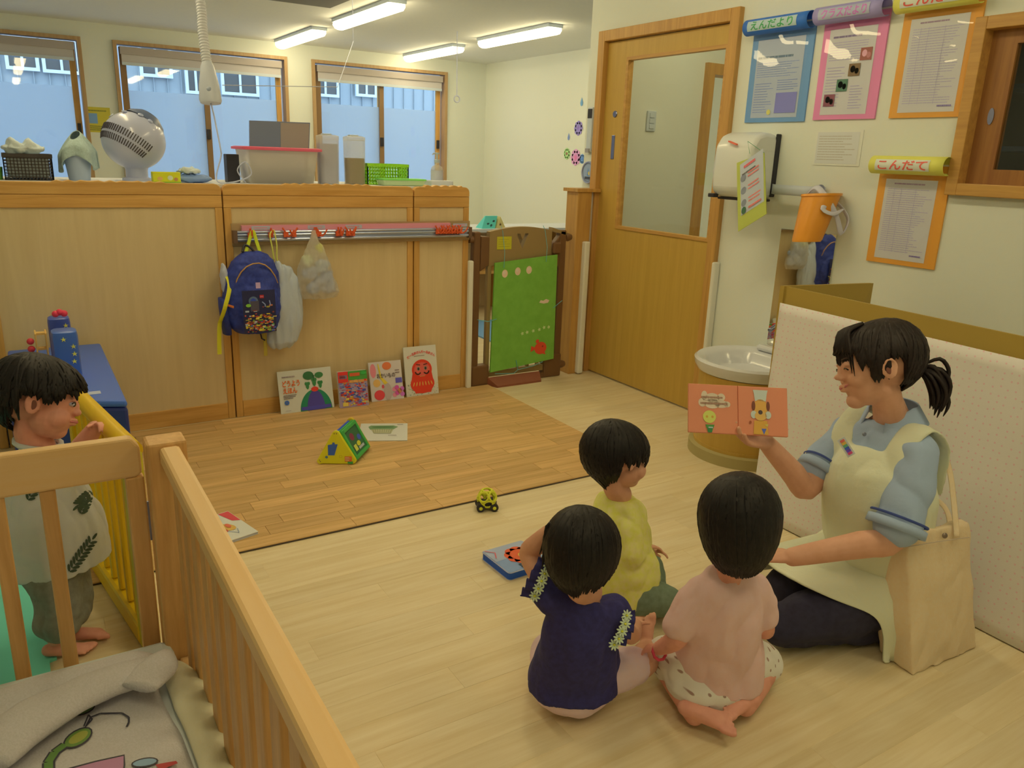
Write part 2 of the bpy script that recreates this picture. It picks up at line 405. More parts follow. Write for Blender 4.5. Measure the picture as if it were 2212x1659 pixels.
# neighbouring house outside
SID = M('pale_siding', (150,142,104), .8, k=1.3); SIDD = M('house_window_glass', (70,62,42), .3); SIDF = M('house_window_frame', (205,192,140), .6, k=.9)
hb = thing('neighbour_house', 'pale sided neighbouring house seen through the tops of the back windows', 'house', (2,12.4,-1.5))
obj('siding', MB().box((-7,12.45,-1.5),(8.5,12.6,6)), SID, hb)
mb = MB()
for i in range(86): mb.box((-6.9+i*.178,12.42,-1.5),(-6.89+i*.178,12.45,6))
obj('siding_ribs', mb, SID, hb, kind='stuff')
def hw(xa, ya, xb, yb): p, q = on(1,12.4,xa,ya), on(1,12.4,xb,yb); return p.x, q.x, q.z, p.z
for (a, b, z0, z1) in [hw(12,80,78,147),hw(92,85,168,155),hw(303,90,366,163),hw(402,120,440,198),hw(480,125,553,203),hw(676,150,726,205),hw(772,160,808,205)]:
    f = obj('house_window', MB().box((a-.04,12.36,z0-.04),(b+.04,12.42,z0)).box((a-.04,12.36,z1),(b+.04,12.42,z1+.04)).box((a-.04,12.36,z0),(a,12.42,z1)).box((b,12.36,z0),(b+.04,12.42,z1)).box(((a+b)/2-.015,12.36,z0),((a+b)/2+.015,12.42,z1)), SIDF, hb)
    obj('pane', MB().box((a,12.38,z0),(b,12.40,z1)), SIDD, f)
struct('ground_outside', MB().box((-8,YW+.12,-1.6),(9,13,-1.5)), M('asphalt', (110,105,95), .9))
# door between play room and corridor
d1 = struct('door_1', frame4(MB(), XD-.03, XD+.13, DY0-.03, DY1+.025, 0, DZ+.02, .06, 'x', False), FRAMEW, bevel=.003)
GX0, GY0, GY1, GZ0, GZ1 = XD+.0, 3.12, 3.90, .965, 1.92
a, b = XD+.005, XD+.038
leaf = obj('door_leaf', MB().box((a,DY0+.03,.012),(b,DY1-.035,GZ0)).box((a,DY0+.03,GZ1),(b,DY1-.035,DZ-.045)).box((a,DY0+.03,GZ0),(b,GY0-.06,GZ1)).box((a,GY1-.07,GZ0),(b,DY1-.035,GZ1)), DOORW, d1)
GY0, GY1 = 3.06, 3.83
obj('glazing_bead', frame4(MB(), a-.006, b+.001, GY0-.012, GY1+.012, GZ0-.012, GZ1+.012, .018, 'x'), FRAMEY, leaf)
obj('pane', MB().box((a+.014,GY0,GZ0),(a+.019,GY1,GZ1)), GLASS, leaf)
obj('door_pull', MB().box((a-.004,3.905,1.36),(a+.003,3.935,1.50)), STEEL, leaf, bevel=.003, label='recessed steel pull')
obj('lock', MB().lathe([(0,.006),(.016,.006),(.02,.002),(.02,-.006)], (a,3.92,1.62), (-1,0,0)), STEEL, leaf, smooth=2)
# little window in the right wall
w4 = struct('window_4', frame4(MB(), XD-.035, XD+.14, .87, 1.80, 1.27, 1.905, .045, 'x'), FRAMEY, bevel=.003)
s1 = obj('window_sash', MB().box((XD+.02,1.66,1.31),(XD+.05,1.755,1.86)).box((XD+.02,1.30,1.31),(XD+.05,1.36,1.86)).box((XD+.02,1.36,1.31),(XD+.05,1.66,1.37)).box((XD+.02,1.36,1.81),(XD+.05,1.66,1.86)), M('sash_brown', (140,88,30), .45, 'wood', (120,70,25), 1, 2), w4)
obj('pane', MB().box((XD+.03,1.36,1.37),(XD+.035,1.66,1.81)), GLASS, s1)
obj('finger_pull', MB().prism([(.011*math.cos(t), .03*math.sin(t)) for t in [i*math.pi/8 for i in range(16)]], (XD+.019,1.705,1.56), (0,-1,0), (0,0,1), (-1,0,0), .003), STEEL, s1)
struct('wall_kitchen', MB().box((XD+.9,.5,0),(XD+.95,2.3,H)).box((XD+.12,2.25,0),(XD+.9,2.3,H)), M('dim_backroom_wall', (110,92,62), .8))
sh = MB()
for z in (1.2,1.45,1.7): sh.box((XD+.5,.8,z),(XD+.88,1.95,z+.02))
obj('storage_rack', sh.box((XD+.5,.8,0),(XD+.53,.83,2)).box((XD+.5,1.92,0),(XD+.53,1.95,2)).box((XD+.85,.8,0),(XD+.88,.83,2)).box((XD+.85,1.92,0),(XD+.88,1.95,2)), M('rack_steel', (100,98,85), .4, metal=.5), label='metal rack dimly seen through the small interior window', cat='rack')
# window/door white trims
for n, (x0,y0,x1,y1,z1) in enumerate([(2.985,3.985,3.02,4.02,.80),(3.075,3.955,3.125,4.00,.80)]): pass
cap = thing('half_wall_cap', 'wooden end post of the low wall between gate and door', 'post', (3.0,4.05,0))
obj('end_panel', MB().box((2.955,4.01,0),(3.06,4.13,1.16)), FRAMEW, cap, bevel=.003)
obj('top_board', MB().box((2.94,4.0,1.16),(3.12,4.15,1.18)), FRAMEW, cap)
obj('white_panel', MB().box((3.06,4.04,0.0),(3.12,4.12,1.16)), M('white_strip', (180,160,115), .6), cap)
GUARD = M('corner_guard_plastic', (212,190,132), .4, k=.85)
def guard(x0,y0,x1,y1,z0,z1,lab): obj('corner_guard', MB().box((x0,y0,z0),(x1,y1,z1)), GUARD, label=lab, cat='corner guard', group='white foam corner guards', bevel=.008)
guard(3.005,3.972,3.045,4.012,.005,.86,'white corner guard on the wooden end post by the gate')
guard(3.085,4.03,3.121,4.0395+.0,.005,.86,'x') if 0 else None
guard(XD-.062,DY1+.0,XD-.03,DY1+.05,.005,.86,'white corner guard at the left foot of the sliding door')
guard(XD-.045,DY0-.055,XD-.002,DY0-.031,.005,.86,'white corner guard down the right side of the sliding door')
obj('corner_guard', MB().box((2.185,3.975,.005),(2.215,4.005,.77)), GUARD, label='white corner guard on the right end of the wooden partition', cat='corner guard', group='white foam corner guards', bevel=.008)
# ceiling lamps
LS = emis('lamp_diffuser', LAMP_C, LAMP_E)
def lamp(x, y0, y1, lab, grp):
    t = thing('ceiling_lamp', lab, 'ceiling lamp', (x,(y0+y1)/2,H-.09), grp)
    obj('lamp_base', MB().box((x-.075,y0-.01,H-.03),(x+.075,y1+.01,H)), WHITE, t, bevel=.004)
    prof = [(-.062,0),(-.066,-.02),(-.05,-.045),(-.02,-.056),(.02,-.056),(.05,-.045),(.066,-.02),(.062,0)]
    obj('diffuser', MB().prism(prof, (x,y0,H-.03), (1,0,0), (0,0,1), (0,1,0), y1-y0), LS, t, smooth=2)
lamp(2.60,7.72,8.95,'far lit ceiling lamp above the middle window, left pair','lit ceiling lamps'); lamp(2.60,5.93,7.16,'large lit ceiling lamp cut by the top edge of the picture','lit ceiling lamps')
lamp(4.08,7.75,8.98,'lit ceiling lamp above the right window, farther of the right pair','lit ceiling lamps'); lamp(4.08,6.0,7.23,'lit ceiling lamp nearest the white far wall, nearer of the right pair','lit ceiling lamps')
for k,(x,yy) in enumerate(((2.2,4.25),(2.0,2.1),(2.0,-.1),(.3,2.3),(.3,-.5),(.3,4.25))): lamp(x,yy,yy+1.23,['lit ceiling lamp overhead just inside the gate','lit ceiling lamp overhead above the seated children','lit ceiling lamp overhead behind the camera at right','lit ceiling lamp overhead above the crib end','lit ceiling lamp overhead behind the camera at left','lit ceiling lamp overhead above the counter with the fan','lit ceiling lamp overhead at the far left of the big room'][k],'lit ceiling lamps overhead')  # unseen lamps; the one over the counter is added to brighten the fan
lamp(3.75,2.5,3.7,'corridor ceiling lamp behind the door','lit ceiling lamps overhead')
# ================================================================ PARTITION, GATE, MAT
def partition(x0, x1, lab):
    t = thing('partition_panel', lab, 'partition', ((x0+x1)/2,YP+.015,0), 'birch ply partition panels')
    y0, y1 = YP, YP+.035
    # scalloped, round-cornered top board
    def top(z0, z1, seg):
        P_ = [(x0+.002,z0),(x1-.002,z0)]; r = .03
        for i in range(5): a_ = i/4*math.pi/2; P_.append((x1-.002-r+r*math.cos(a_), z1-r+r*math.sin(a_)))
        for i in range(4, -1, -1): a_ = i/4*math.pi/2; 
        lx, rx = x0+.002+r, x1-.002-r; n = 40
        for i in range(1, n):
            x = rx+(lx-rx)*i/n; f = (x-x0)/(x1-x0); 
            inb = any(a_ < f < b_ for a_, b_ in seg); P_.append((x, z1+(.009*abs(math.sin((x-x0)*math.pi/.055)) if inb else 0)))
        for i in range(5): a_ = math.pi/2+i/4*math.pi/2; P_.append((x0+.002+r+r*math.cos(a_), z1-r+r*math.sin(a_)))
        return P_
    seg = [(.3,.75)] if x1-x0 > .9 else [(.2,.85)]
    obj('top_board', MB().prism(top(1.125,1.178,seg), (0,y0-.002,0), (1,0,0), (0,0,1), (0,1,0), .039), OAKX, t, bevel=.003)
    obj('upper_rail', MB().box((x0+.002,y0,1.068),(x1-.002,y1,1.124)), OAKX, t, bevel=.002)
    for a, b in ((x0+.002,x0+.036),(x1-.036,x1-.002)): obj('stile', MB().box((a,y0,.0),(b,y1,1.067)), OAK, t, bevel=.002)
    obj('base_rail', MB().box((x0+.037,y0,.0),(x1-.037,y1,.085)), OAKX, t, bevel=.002)
    obj('ply_sheet', MB().box((x0+.036,y0+.008,.085),(x1-.036,y1-.008,1.068)), PLY, t)
partition(-2.145,-1.147,'birch partition panel beyond the left edge'); partition(-1.145,-.147,'birch partition panel at the left edge behind the blue toy table')
partition(-.145,.853,'wide birch partition panel right of the blue toy table, fan above it'); partition(.855,1.858,'wide birch partition panel with the backpack and bags hanging on it')
partition(1.86,2.207,'narrow birch partition panel beside the gate')
# counter behind
obj('counter_cabinet', MB().box((-1.6,4.075,0),(2.18,4.62,1.155)).box((-1.6,4.07,1.155),(2.19,4.64,1.175)), M('counter_white', (190,172,125), .6), label='long counter cabinet standing behind the wooden partition', cat='cabinet')
# rail with hooks
t = thing('coat_rail', 'long aluminium hook rail with pink strip fixed to the partition', 'rail', (1.55,YP-.03,.9))
y0 = YP-.03
obj('backing_board', MB().box((.885,YP-.012,.885),(2.205,YP,.992)), M('backing_wood', (158,120,62), .5, 'wood', (145,108,54), 1, 0), t)
ALU = M('aluminium', (190,180,150), .28, metal=.75)
obj('channel', MB().box((.90,y0,.905),(2.19,YP-.012,.957)), ALU, t, bevel=.002)
for z in (.915,.938,.952): obj('tube', MB().tube([(.905,y0-.004,z),(2.185,y0-.004,z)], .007, 8), ALU, t, smooth=2)
obj('pink_strip', MB().box((.93,y0-.004,.958),(2.07,YP-.012,.984)), P((215,130,110)), t, label='pink paper strip')
for x in (.893,2.192): obj('end_cap', MB().box((x-.008,y0-.012,.90),(x+.012,YP-.012,.96)), M('cap_brown', (95,65,35), .5), t)
for x in (1.02,1.30,1.50,2.13):
    lb = Print((x-.045,y0-.005,.963), (1,0,0), (0,0,1), (0,-1,0)); lb.rect(0,0,.09,.018,(215,200,165)); lb.line([(.01,.009),(.075,.009)],.004,(200,110,100)); lb.build('label_sticker', t)
ORG = P((225,90,35), .9)
def hook(x, big=0, sw=0):
    mb = MB(); mb.box((x-.011,y0-.02,.925),(x+.011,y0-.008,.95)); mb.tube([(x,y0-.02,.935),(x+sw*.01,y0-.035,.93),(x+sw*.02,y0-.05,.945),(x+sw*.03,y0-.052,.965)], .004, 6); mb.tube([(x,y0-.018,.945),(x-sw*.018,y0-.022,.972)], .0045, 6)
    obj('hook', mb, ORG, t, smooth=2)
for x, s in ((.965,0),(1.065,0),(1.14,1),(1.18,-1),(1.285,0),(1.31,1),(1.41,0),(1.425,0),(1.465,1),(1.49,-1)): hook(x, 0, s)
for i in range(9): hook(1.985+i*.0175, 0, (-1)**i)
# play gate
BRD = M('gate_dark_brown', (98,62,26), .45); BRO = M('gate_olive_brown', (132,100,46), .5)
t = thing('play_gate', 'brown plastic play gate closing the gap between partition and door', 'gate', (2.56,YP,0))
g0, g1 = 2.232, 2.885
def gframe(x0, x1): return MB().box((x0,YP-.02,.002),(x1,YP+.03,.93))
obj('gate_post', gframe(g0,g0+.045), BRD, t, bevel=.008, label='left dark post'); obj('gate_post', gframe(g1-.05,g1), BRD, t, bevel=.008, label='right dark post')
obj('bottom_bar', MB().box((g0+.045,YP-.024,0.001),(g1-.05,YP+.024,.035)), BRD, t, bevel=.006)
obj('foot_block', MB().box((g0-.002,YP-.03,.0005),(g0+.12,YP+.035,.13)), BRD, t, bevel=.01); obj('foot_block', MB().box((g1-.13,YP-.03,.0005),(g1+.002,YP+.035,.15)), BRD, t, bevel=.01)
obj('foot_plate', MB().hexa([Vector(p) for p in ((2.37,3.93,0),(2.69,3.93,0),(2.72,YP-.03,0),(2.34,YP-.03,0),(2.37,3.93,.012),(2.69,3.93,.012),(2.72,YP-.03,.05),(2.34,YP-.03,.05))]), M('gate_red_brown', (120,62,30), .5), t)
# arched gate head with V shaped hole
def zarc(x): return .905+.05*math.sin(math.pi*(x-g0)/(g1-g0))
mb = MB(); n = 16
xs = [2.335+(.44)*i/n for i in range(n+1)]
V0 = [(2.525,.915),(2.545,.915),(2.56,.875),(2.578,.915),(2.60,.915),(2.562,.835)]
def head(x0, x1, zb): 
    P_ = [(x0,zb),(x1,zb)]+[(x1+(x0-x1)*i/8, zarc(x1+(x0-x1)*i/8)) for i in range(9)]; return P_
mb.prism(head(2.335,2.52,.73), (0,YP-.018,0), (1,0,0), (0,0,1), (0,1,0), .036)
mb.prism(head(2.605,2.775,.73), (0,YP-.018,0), (1,0,0), (0,0,1), (0,1,0), .036)
mb.prism([(2.52,.915),(2.605,.915)]+[(2.605-.085*i/4, zarc(2.605-.085*i/4)) for i in range(5)], (0,YP-.018,0), (1,0,0), (0,0,1), (0,1,0), .036)
mb.prism([(2.52,.73),(2.605,.73),(2.605,.915),(2.562,.825),(2.52,.915)], (0,YP-.018,0), (1,0,0), (0,0,1), (0,1,0), .036)
mb.prism([(2.546,.915),(2.580,.915),(2.563,.878)], (0,YP-.018,0), (1,0,0), (0,0,1), (0,1,0), .036)
obj('gate_head', mb, BRO, t, label='olive brown arched head with V cut-out')
obj('corner_bracket', MB().prism([(g0+.045,.70),(2.335,.74),(2.335,.90),(g0+.045,.905)], (0,YP-.022,0), (1,0,0), (0,0,1), (0,1,0), .044), BRD, t, bevel=.005)
obj('corner_bracket', MB().prism([(g1-.05,.70),(2.775,.74),(2.775,.82),(2.80,.86),(g1-.05,.90)], (0,YP-.022,0), (1,0,0), (0,0,1), (0,1,0), .044), BRD, t, bevel=.005)
obj('latch', MB().box((2.775,YP-.045,.79),(2.835,YP-.02,.86)), BRD, t, bevel=.01); obj('top_rail', MB().prism([(2.775,.925),(2.885,.90),(2.885,.915),(2.775,.948)], (0,YP-.02,0), (1,0,0), (0,0,1), (0,1,0), .04), BRO, t)
for x in (2.345,2.80):
    obj('gate_stile', MB().box((x-.014,YP-.015,.05),(x+.012,YP+.018,.74)), BRO, t, bevel=.005)
for i in range(5): x = 2.41+i*.075; obj('gate_bar', MB().box((x,YP-.01,.05),(x+.016,YP+.012,.74)), BRO, t)
obj('lower_rail', MB().box((2.335,YP-.015,.05),(2.81,YP+.018,.085)), BRO, t)
obj('wall_knob', MB().lathe([(0,0),(.022,0),(.026,.02),(.018,.045),(0,.045)], (g1,YP-.0,.885), (1,0,0)), BRD, t, smooth=2); obj('wall_knob', MB().lathe([(0,0),(.022,0),(.026,.02),(.018,.045),(0,.045)], (g1,YP-.0,.07), (1,0,0)), BRD, t, smooth=2)
obj('wall_knob', MB().lathe([(0,0),(.02,0),(.02,.025),(0,.025)], (g0,YP-.0,.885), (-1,0,0)), BRD, t, smooth=2)
yl = Print((2.385,YP-.019,.825), (1,0,0), (0,0,1), (0,-1,0)); yl.rect(0,0,.10,.075,(170,150,25)); yl.lines(.01,.01,.09,.065,4,(130,115,30),.002); yl.build('yellow_sticker', t)
# green board tied to the gate
t = thing('sticker_board', 'green cardboard panel with stickers tied onto the brown gate', 'board', (2.57,3.99,.09))
bo = Vector((2.35,3.985,.085)); bu = Vector((1,0,0)); bv = Vector((0,.0,1)); GRN = M('green_card', (108,146,42), .7, 'cloth', (100,138,37), 3)
obj('card', MB().prism([(0,0),(.465,.04),(.455,.70),(.012,.665)], bo, bu, bv, (0,1,0), .012), GRN, t)
def stk():
    return Print(bo, bu, bv, (0,-1,0))
for a, b in ((.08,.60),(.17,.61),(.25,.615)): stk().ell(a,b,.02,.024,(200,160,105)).ell(a-.004,b+.006,.010,.009,(215,180,125)).build('round_sticker', t)
for i, (a, b) in enumerate(((.30,.235),(.345,.24),(.38,.25),(.415,.25),(.22,.225),(.255,.23))):
    s_ = stk().poly([(a+.013*(1 if k % 2 else .55)*math.cos(k*.628), b+.013*(1 if k % 2 else .55)*math.sin(k*.628)) for k in range(10)], (170,170,90)); s_.build('flower_sticker', t)
stk().poly([(.335,.41),(.345,.425),(.365,.42),(.385,.43),(.41,.42),(.40,.405),(.37,.402),(.35,.406)], (195,160,110)).build('pale_sticker', t)
stk().ell(.335,.165,.013,.013,(190,60,25)).build('red_dot_sticker', t); pr = stk(); pr.ell(.36,.12,.045,.04,(190,60,25)).poly([(.33,.12),(.29,.14),(.285,.10)],(190,60,25)).ell(.375,.13,.006,.006,(130,35,20)).poly([(.37,.085),(.40,.075),(.39,.10)],(190,60,25))
pr.build('fish_sticker', t)
CORD = M('blue_cord', (90,140,110), .8)
for a in ((.07,.665),(.37,.69)): p = bo+bu*a[0]+bv*a[1]; mb = MB(); mb.tube([p+Vector((0,-.004,-.03)), p+Vector((0,-.008,.06)), Vector((p.x,YP-.022,.93)), Vector((p.x,YP,.958))], .0018, 5); obj('cord', mb, CORD, t)
mb = MB()
mb.tube([bo+Vector((.03,-.004,.33)), bo+Vector((-.03,-.008,.32)), bo+Vector((-.09,.03,.33))], .0022, 5); obj('cord', mb, CORD, t); mb = MB(); mb.tube([bo+Vector((.44,-.004,.37)), bo+Vector((.5,-.004,.41)), bo+Vector((.53,.03,.405))], .0018, 5)
mb.tube([bo+Vector((.18,-.004,.06)), bo+Vector((.19,-.012,.0)), bo+Vector((.16,-.014,-.02)), bo+Vector((.03,-.004,-.01))], .002, 5); obj('cord', mb, CORD, t); mb = MB(); mb.tube([bo+Vector((.19,-.012,.0)), bo+Vector((.3,-.012,.012)), bo+Vector((.38,-.004,.03))], .002, 5)
obj('cord', mb, CORD, t)
# wood look joint mat with planks
MX0, MX1, MY0, MY1 = -.044, 2.336, 2.557, 3.995
jm = thing('wood_look_mat', 'brown wood-look floor mat lying along the partition', 'mat', ((MX0+MX1)/2,(MY0+MY1)/2,0))
obj('mat_base', MB().box((MX0,MY0,0.0005),(MX1,MY1,.006)), MATB, jm)
nr = 19; wrow = (MY1-MY0)/nr; mr = random.Random(5)
for r in range(nr):
    x = MX0-mr.random()*.4; 
    while x < MX1:
        l = mr.choice((.28,.36,.44,.52)); a, b = max(x, MX0), min(x+l, MX1)
        a, b = round(a, 2), round(b, 2)
        if b-a > .02: plank(jm, a+.0003, b-.0003, MY0+r*wrow+.0003, MY0+(r+1)*wrow-.0003, .006, .009, MATM)
        x += l
# ================================================================ WALL OBJECTS (right wall, facing -X)
def wp(y, z, d=0): return Vector((XD-d, y, z))
def board(name, y1, y0, z1, z0, paper, roll, rollw, title, tcol, tband, lab, kind):
    # y1 = left edge in view (bigger y)
    w, h = y1-y0, z1-z0
    t = thing(name, lab, 'notice board', (XD, (y0+y1)/2, z0), 'notice boards on the right wall')
    obj('backing_card', MB().box((XD-.008,y0,z0),(XD-.0005,y1,z1-.02)), P(paper,.72), t)
    pr = Print((XD-.008,y1,z0), (0,-1,0), (0,0,1), (-1,0,0)); m = .035
    pr.rect(m,.02,w-m*1.3,h-.075,(200,182,138) if kind > 0 else (188,182,150),.78)
    pw = w-2.3*m
    if kind == 0:
        pr.lines(m+.01,.28,w-m*1.5,.30,1,(90,100,90),.01); pr.lines(m+.01,.20,w-m*1.5,.27,7,(150,155,150),.003); pr.lines(m+.01,.04,m+pw*.45,.18,12,(140,145,145),.003); pr.lines(m+pw*.52,.14,w-m*1.5,.19,5,(140,145,145),.003)
        pr.rect(m+pw*.52,.04,w-m*1.6,.13,(140,130,150),.8).ell(m+pw*.4,.045,.012,.012,(190,170,70))
    elif kind == 1:
        pr.lines(m+.02,.33,w-m*2,.345,1,(110,90,90),.008); pr.lines(m+.01,.24,w-m*2,.32,8,(160,140,125),.003); pr.lines(m+.01,.05,m+pw*.45,.22,14,(160,140,125),.003); pr.lines(m+pw*.6,.04,w-m*2,.14,9,(160,140,125),.003)
        for a, b, c in ((.72,.235,(140,75,50)),(.52,.175,(110,80,40)),(.30,.115,(70,100,60)),(.06,.055,(120,60,55))):
            x = m+pw*a; pr.rect(x,b,x+.055,b+.05,c); pr.ell(x+.02,b+.028,.012,.014,tuple(min(255,v+70) for v in c)).ell(x+.04,b+.02,.010,.012,tuple(min(255,v+25) for v in c))
    else:
        pr.lines(m+.04,h-.10,w-m*2,h-.085,1,(140,110,100),.006); pr.lines(m+.015,.05,w-m*1.6,h-.11,30,(165,145,128),.0025)
        for a in (.2,.34,.62): pr.line([(m+pw*a,.05),(m+pw*a,h-.11)],.0012,(170,150,135))
        pr.lines(m+pw*.7,.035,m+pw*.98,.05,1,(120,100,110),.006)
    pr.build('printed_sheet', t)
    # glossy clear pocket
    cl = MB(); amp = .004 if kind >= 2 and h > .38 else .0015
    cl.grid(lambda a, b: Vector((XD-.0135-amp*(1+noise.noise(Vector((a*3.2+z0*9, b*3.2, 0)))*1.4), y1-.02-a*(w-.045), z0+.008+b*(h-.07))), 14, 18)
    obj('clear_pocket', cl, CLEARG, t, smooth=True, recalc=False)
    # curled header
    r = .036; sec = []
    for i in range(15): a_ = math.radians(-120+i*22); sec.append((r*math.cos(a_), r*math.sin(a_)))
    mb = MB(); yy1, yy0 = y1+rollw-.022, y0-rollw*.6+.012
    mb.grid(lambda a, b: Vector((XD-.012-r-sec_at(b, r)[0], yy1+(yy0-yy1)*a, z1-.02+sec_at(b, r)[1])), 8, 24)
    obj('header_roll', mb, P(roll,.72), t, smooth=True, recalc=False, solid=.0015)
    fn = lambda a, b, l: Vector((XD-.012-r-(r+l+.0008)*math.cos(b/r), yy1-a, z1-.02+(r+l+.0008)*math.sin(b/r)))
    hp = Print((0,0,0),(1,0,0),(0,1,0),(0,0,1), fn=fn); L = yy1-yy0
    for i in range(10): 
        b0, b1 = -.022+i*.0044, -.022+(i+1)*.0044
        if tband: hp.rect(.03,b0,L-.055,b1,tband,.72); hp.L = 0
    hp.L = 3; hp.text(title, L*.47, 0, L*.66, .036, tcol, bold=.018); hp.build('title', t)
def sec_at(b, r):
    a_ = math.radians(-130+b*300); return (r*math.cos(a_), r*math.sin(a_))
CLEARG = bpy.data.materials.new('clear_pocket_film'); CLEARG.use_nodes = True; mk_glass(CLEARG, (1,1,1))
board('notice_board', 2.885, 2.53, 2.0, 1.555, (116,150,150), (38,82,114), .03, 'えんだより', (60,130,60), (190,195,150), 'pale blue notice board with dark blue header roll, left of the pink one', 0)
board('notice_board', 2.483, 2.172, 2.005, 1.56, (218,120,122), (160,138,142), .035, 'クラスだより', (205,110,140), (200,190,160), 'pink notice board with lilac header roll and four photos', 1)
board('notice_board', 2.107, 1.79, 2.005, 1.56, (215,140,42), (205,185,62), .03, 'こんだて', (205,80,50), (215,200,140), 'upper orange notice board with yellow header roll, sheet reflecting glare', 2)
board('notice_board', 2.105, 1.80, 1.395, .975, (215,138,38), (205,185,62), .03, 'こんだて', (205,80,50), (215,200,140), 'lower orange notice board with yellow header roll, below the first', 3)
t = thing('paper_sheet', 'small plain printed paper taped below the pink notice board', 'paper', (XD,2.33,1.36))
obj('sheet', MB().box((XD-.003,2.215,1.365),(XD-.0005,2.455,1.515)), P((195,178,125),.72), t)
pr = Print((XD-.003,2.455,1.365), (0,-1,0),(0,0,1),(-1,0,0)); pr.rect(.01,.008,.225,.142,(200,184,135),.74); pr.lines(.02,.02,.21,.13,10,(160,142,100),.003); pr.build('print', t)
# paper towel dispenser
t = thing('towel_dispenser', 'rounded white wall dispenser beside the sliding door', 'dispenser', (3.02,2.78,1.2))
me_ = MB().prism([(-.0,0),(.0,.27),(.03,.30),(.10,.305),(.15,.29),(.185,.24),(.195,.12),(.185,.03),(.15,0)], (XD-.001,2.655,1.20), (-1,0,0), (0,0,1), (0,1,0), .235)
obj('cover', me_, M('cream_plastic', (205,188,135), .3, k=.85, coat=.3), t, bevel=.022, smooth=2)
obj('base_plate', MB().box((XD-.03,2.65,1.21),(XD,2.66,1.50)).box((XD-.14,2.655,1.188),(XD-.02,2.885,1.2)), DARK, t, bevel=.004)
obj('tab', MB().slab((2.935,2.80,1.46),(2.925,2.74,1.445),.012,.006), P((215,95,50)), t)
obj('paper_slot', MB().box((2.93,2.86,1.196),(2.965,2.90,1.215)), DARK, t, bevel=.004)
t = thing('hanging_sign', 'green edged instruction card hanging on a string below the white dispenser', 'sign', (2.93,2.62,1.1))
o_ = on(0,2.92,1601,358); u_ = (on(0,2.92,1660,333)-o_); v_ = (on(0,2.92,1602,500)-o_)
c4 = [Vector((2.915,p.y,p.z)) for p in (on(0,2.92,1596,500), on(0,2.92,1657,462), on(0,2.92,1652,330), on(0,2.92,1593,352))]
uu = (c4[1]-c4[0])/.15; vv = (c4[3]-c4[0])/.28
mb = MB().hexa([c4[0],c4[1],c4[1]+Vector((.004,0,0)),c4[0]+Vector((.004,0,0)),c4[3],c4[2],c4[2]+Vector((.004,0,0)),c4[3]+Vector((.004,0,0))])
obj('card', mb, P((140,135,45),.72), t)
pr = Print(c4[0], uu, vv, (-1,0,0)); pr.rect(.018,.055,.14,.262,(200,190,150),.8)
for i in range(3): pr.ell(.035,.10+i*.05,.014,.014,(120,115,95)); pr.lines(.06,.088+i*.05,.135,.115+i*.05,2,(200,110,80),.006)
pr.lines(.04,.232,.13,.25,1,(200,90,70),.010); pr.lines(.03,.205,.13,.225,1,(90,80,60),.005); pr.lines(.06,.062,.13,.078,1,(200,100,70),.008); pr.ell(.035,.07,.012,.014,(60,90,50)); pr.build('print', t)
obj('string', MB().tube([c4[3]+uu*.07, Vector((2.93,2.68,1.46)), c4[2]], .0015, 5), M('green_string', (80,120,70), .7), t)
# grey towel bar + bucket
t = thing('towel_bar', 'grey metal wall bracket bar behind the orange bucket', 'bracket', (XD,2.5,1.2))
mb = MB().grid(lambda a, b: Vector((XD-.012-.07*min(1,a*4)*(1 if a < .9 else max(0,(1-a)/.1)), 2.66-a*.30, 1.272-.0*a-b*.045)), 16, 2)
obj('bar', mb, M('bar_grey', (165,155,120), .35), t, solid=.003, smooth=True)
obj('bar_end', MB().ell((XD-.03,2.372,1.262),(.02,.018,.02)), STEEL, t)
t = thing('orange_bucket', 'tilted orange plastic bucket hanging from the wall bracket by a white bow', 'bucket', (2.95,2.4,1.0))
c0, c1 = W(1762,420,D0 := (on(0,3.0,1762,470)-EYE).dot(FW)), W(1748,532,(on(0,3.0,1762,470)-EYE).dot(FW)-.02)
c0 = W(1775,420,D0); c1 = W(1742,522,D0)
ax = (c0-c1).normalized()
hgt = (c0-c1).length
mb = MB().lathe([(0,0),(.062,0),(.066,.01),(.086,hgt),(.09,hgt+.003),(.09,hgt-.008),(.082,hgt-.01),(.060,.014),(0,.014)], c1, ax, 28)
obj('shell', mb, M('orange_plastic', (225,136,28), .35, k=.85), t, smooth=2)
mb = MB()
wp_ = [c0+Vector((-.02,.06,.0)), W(1765,405,D0-.02), W(1790,438,D0-.06), W(1808,470,D0-.05), W(1818,505,D0-.03), W(1832,475,D0-.02), W(1815,445,D0-.01), W(1795,430,D0)]
mb.tube(wp_, [(.006,.003),(.014,.004),(.016,.005),(.010,.004),(.013,.004),(.014,.004),(.013,.004),(.006,.003)], 8, smooth=4)
mb.tube([W(1790,435,D0-.06), W(1778,452,D0-.08), W(1800,462,D0-.08), W(1822,452,D0-.04)], [(.006,.003),(.014,.003),(.012,.003),(.004,.002)], 8, smooth=4)
obj('bow', mb, M('white_ribbon', (210,190,150), .6, k=.9), t, smooth=True)
# mirror
MIR = bpy.data.materials.new('mirror_glass'); MIR.use_nodes = True; b = MIR.node_tree.nodes['Principled BSDF']; b.inputs['Metallic'].default_value = 1; b.inputs['Roughness'].default_value = .02; b.inputs['Base Color'].default_value = (.8,.82,.76,1)
t = thing('wall_mirror', 'tall frameless mirror above the sink reflecting the hanging bags', 'mirror', (XD,2.42,.5))
obj('mirror_glass', MB().box((XD-.008,2.27,.50),(XD-.001,2.577,1.068)), MIR, t)
obj('mirror_clip', MB().box((XD-.011,2.41,1.055),(XD-.008,2.435,1.072)), STEEL, t)
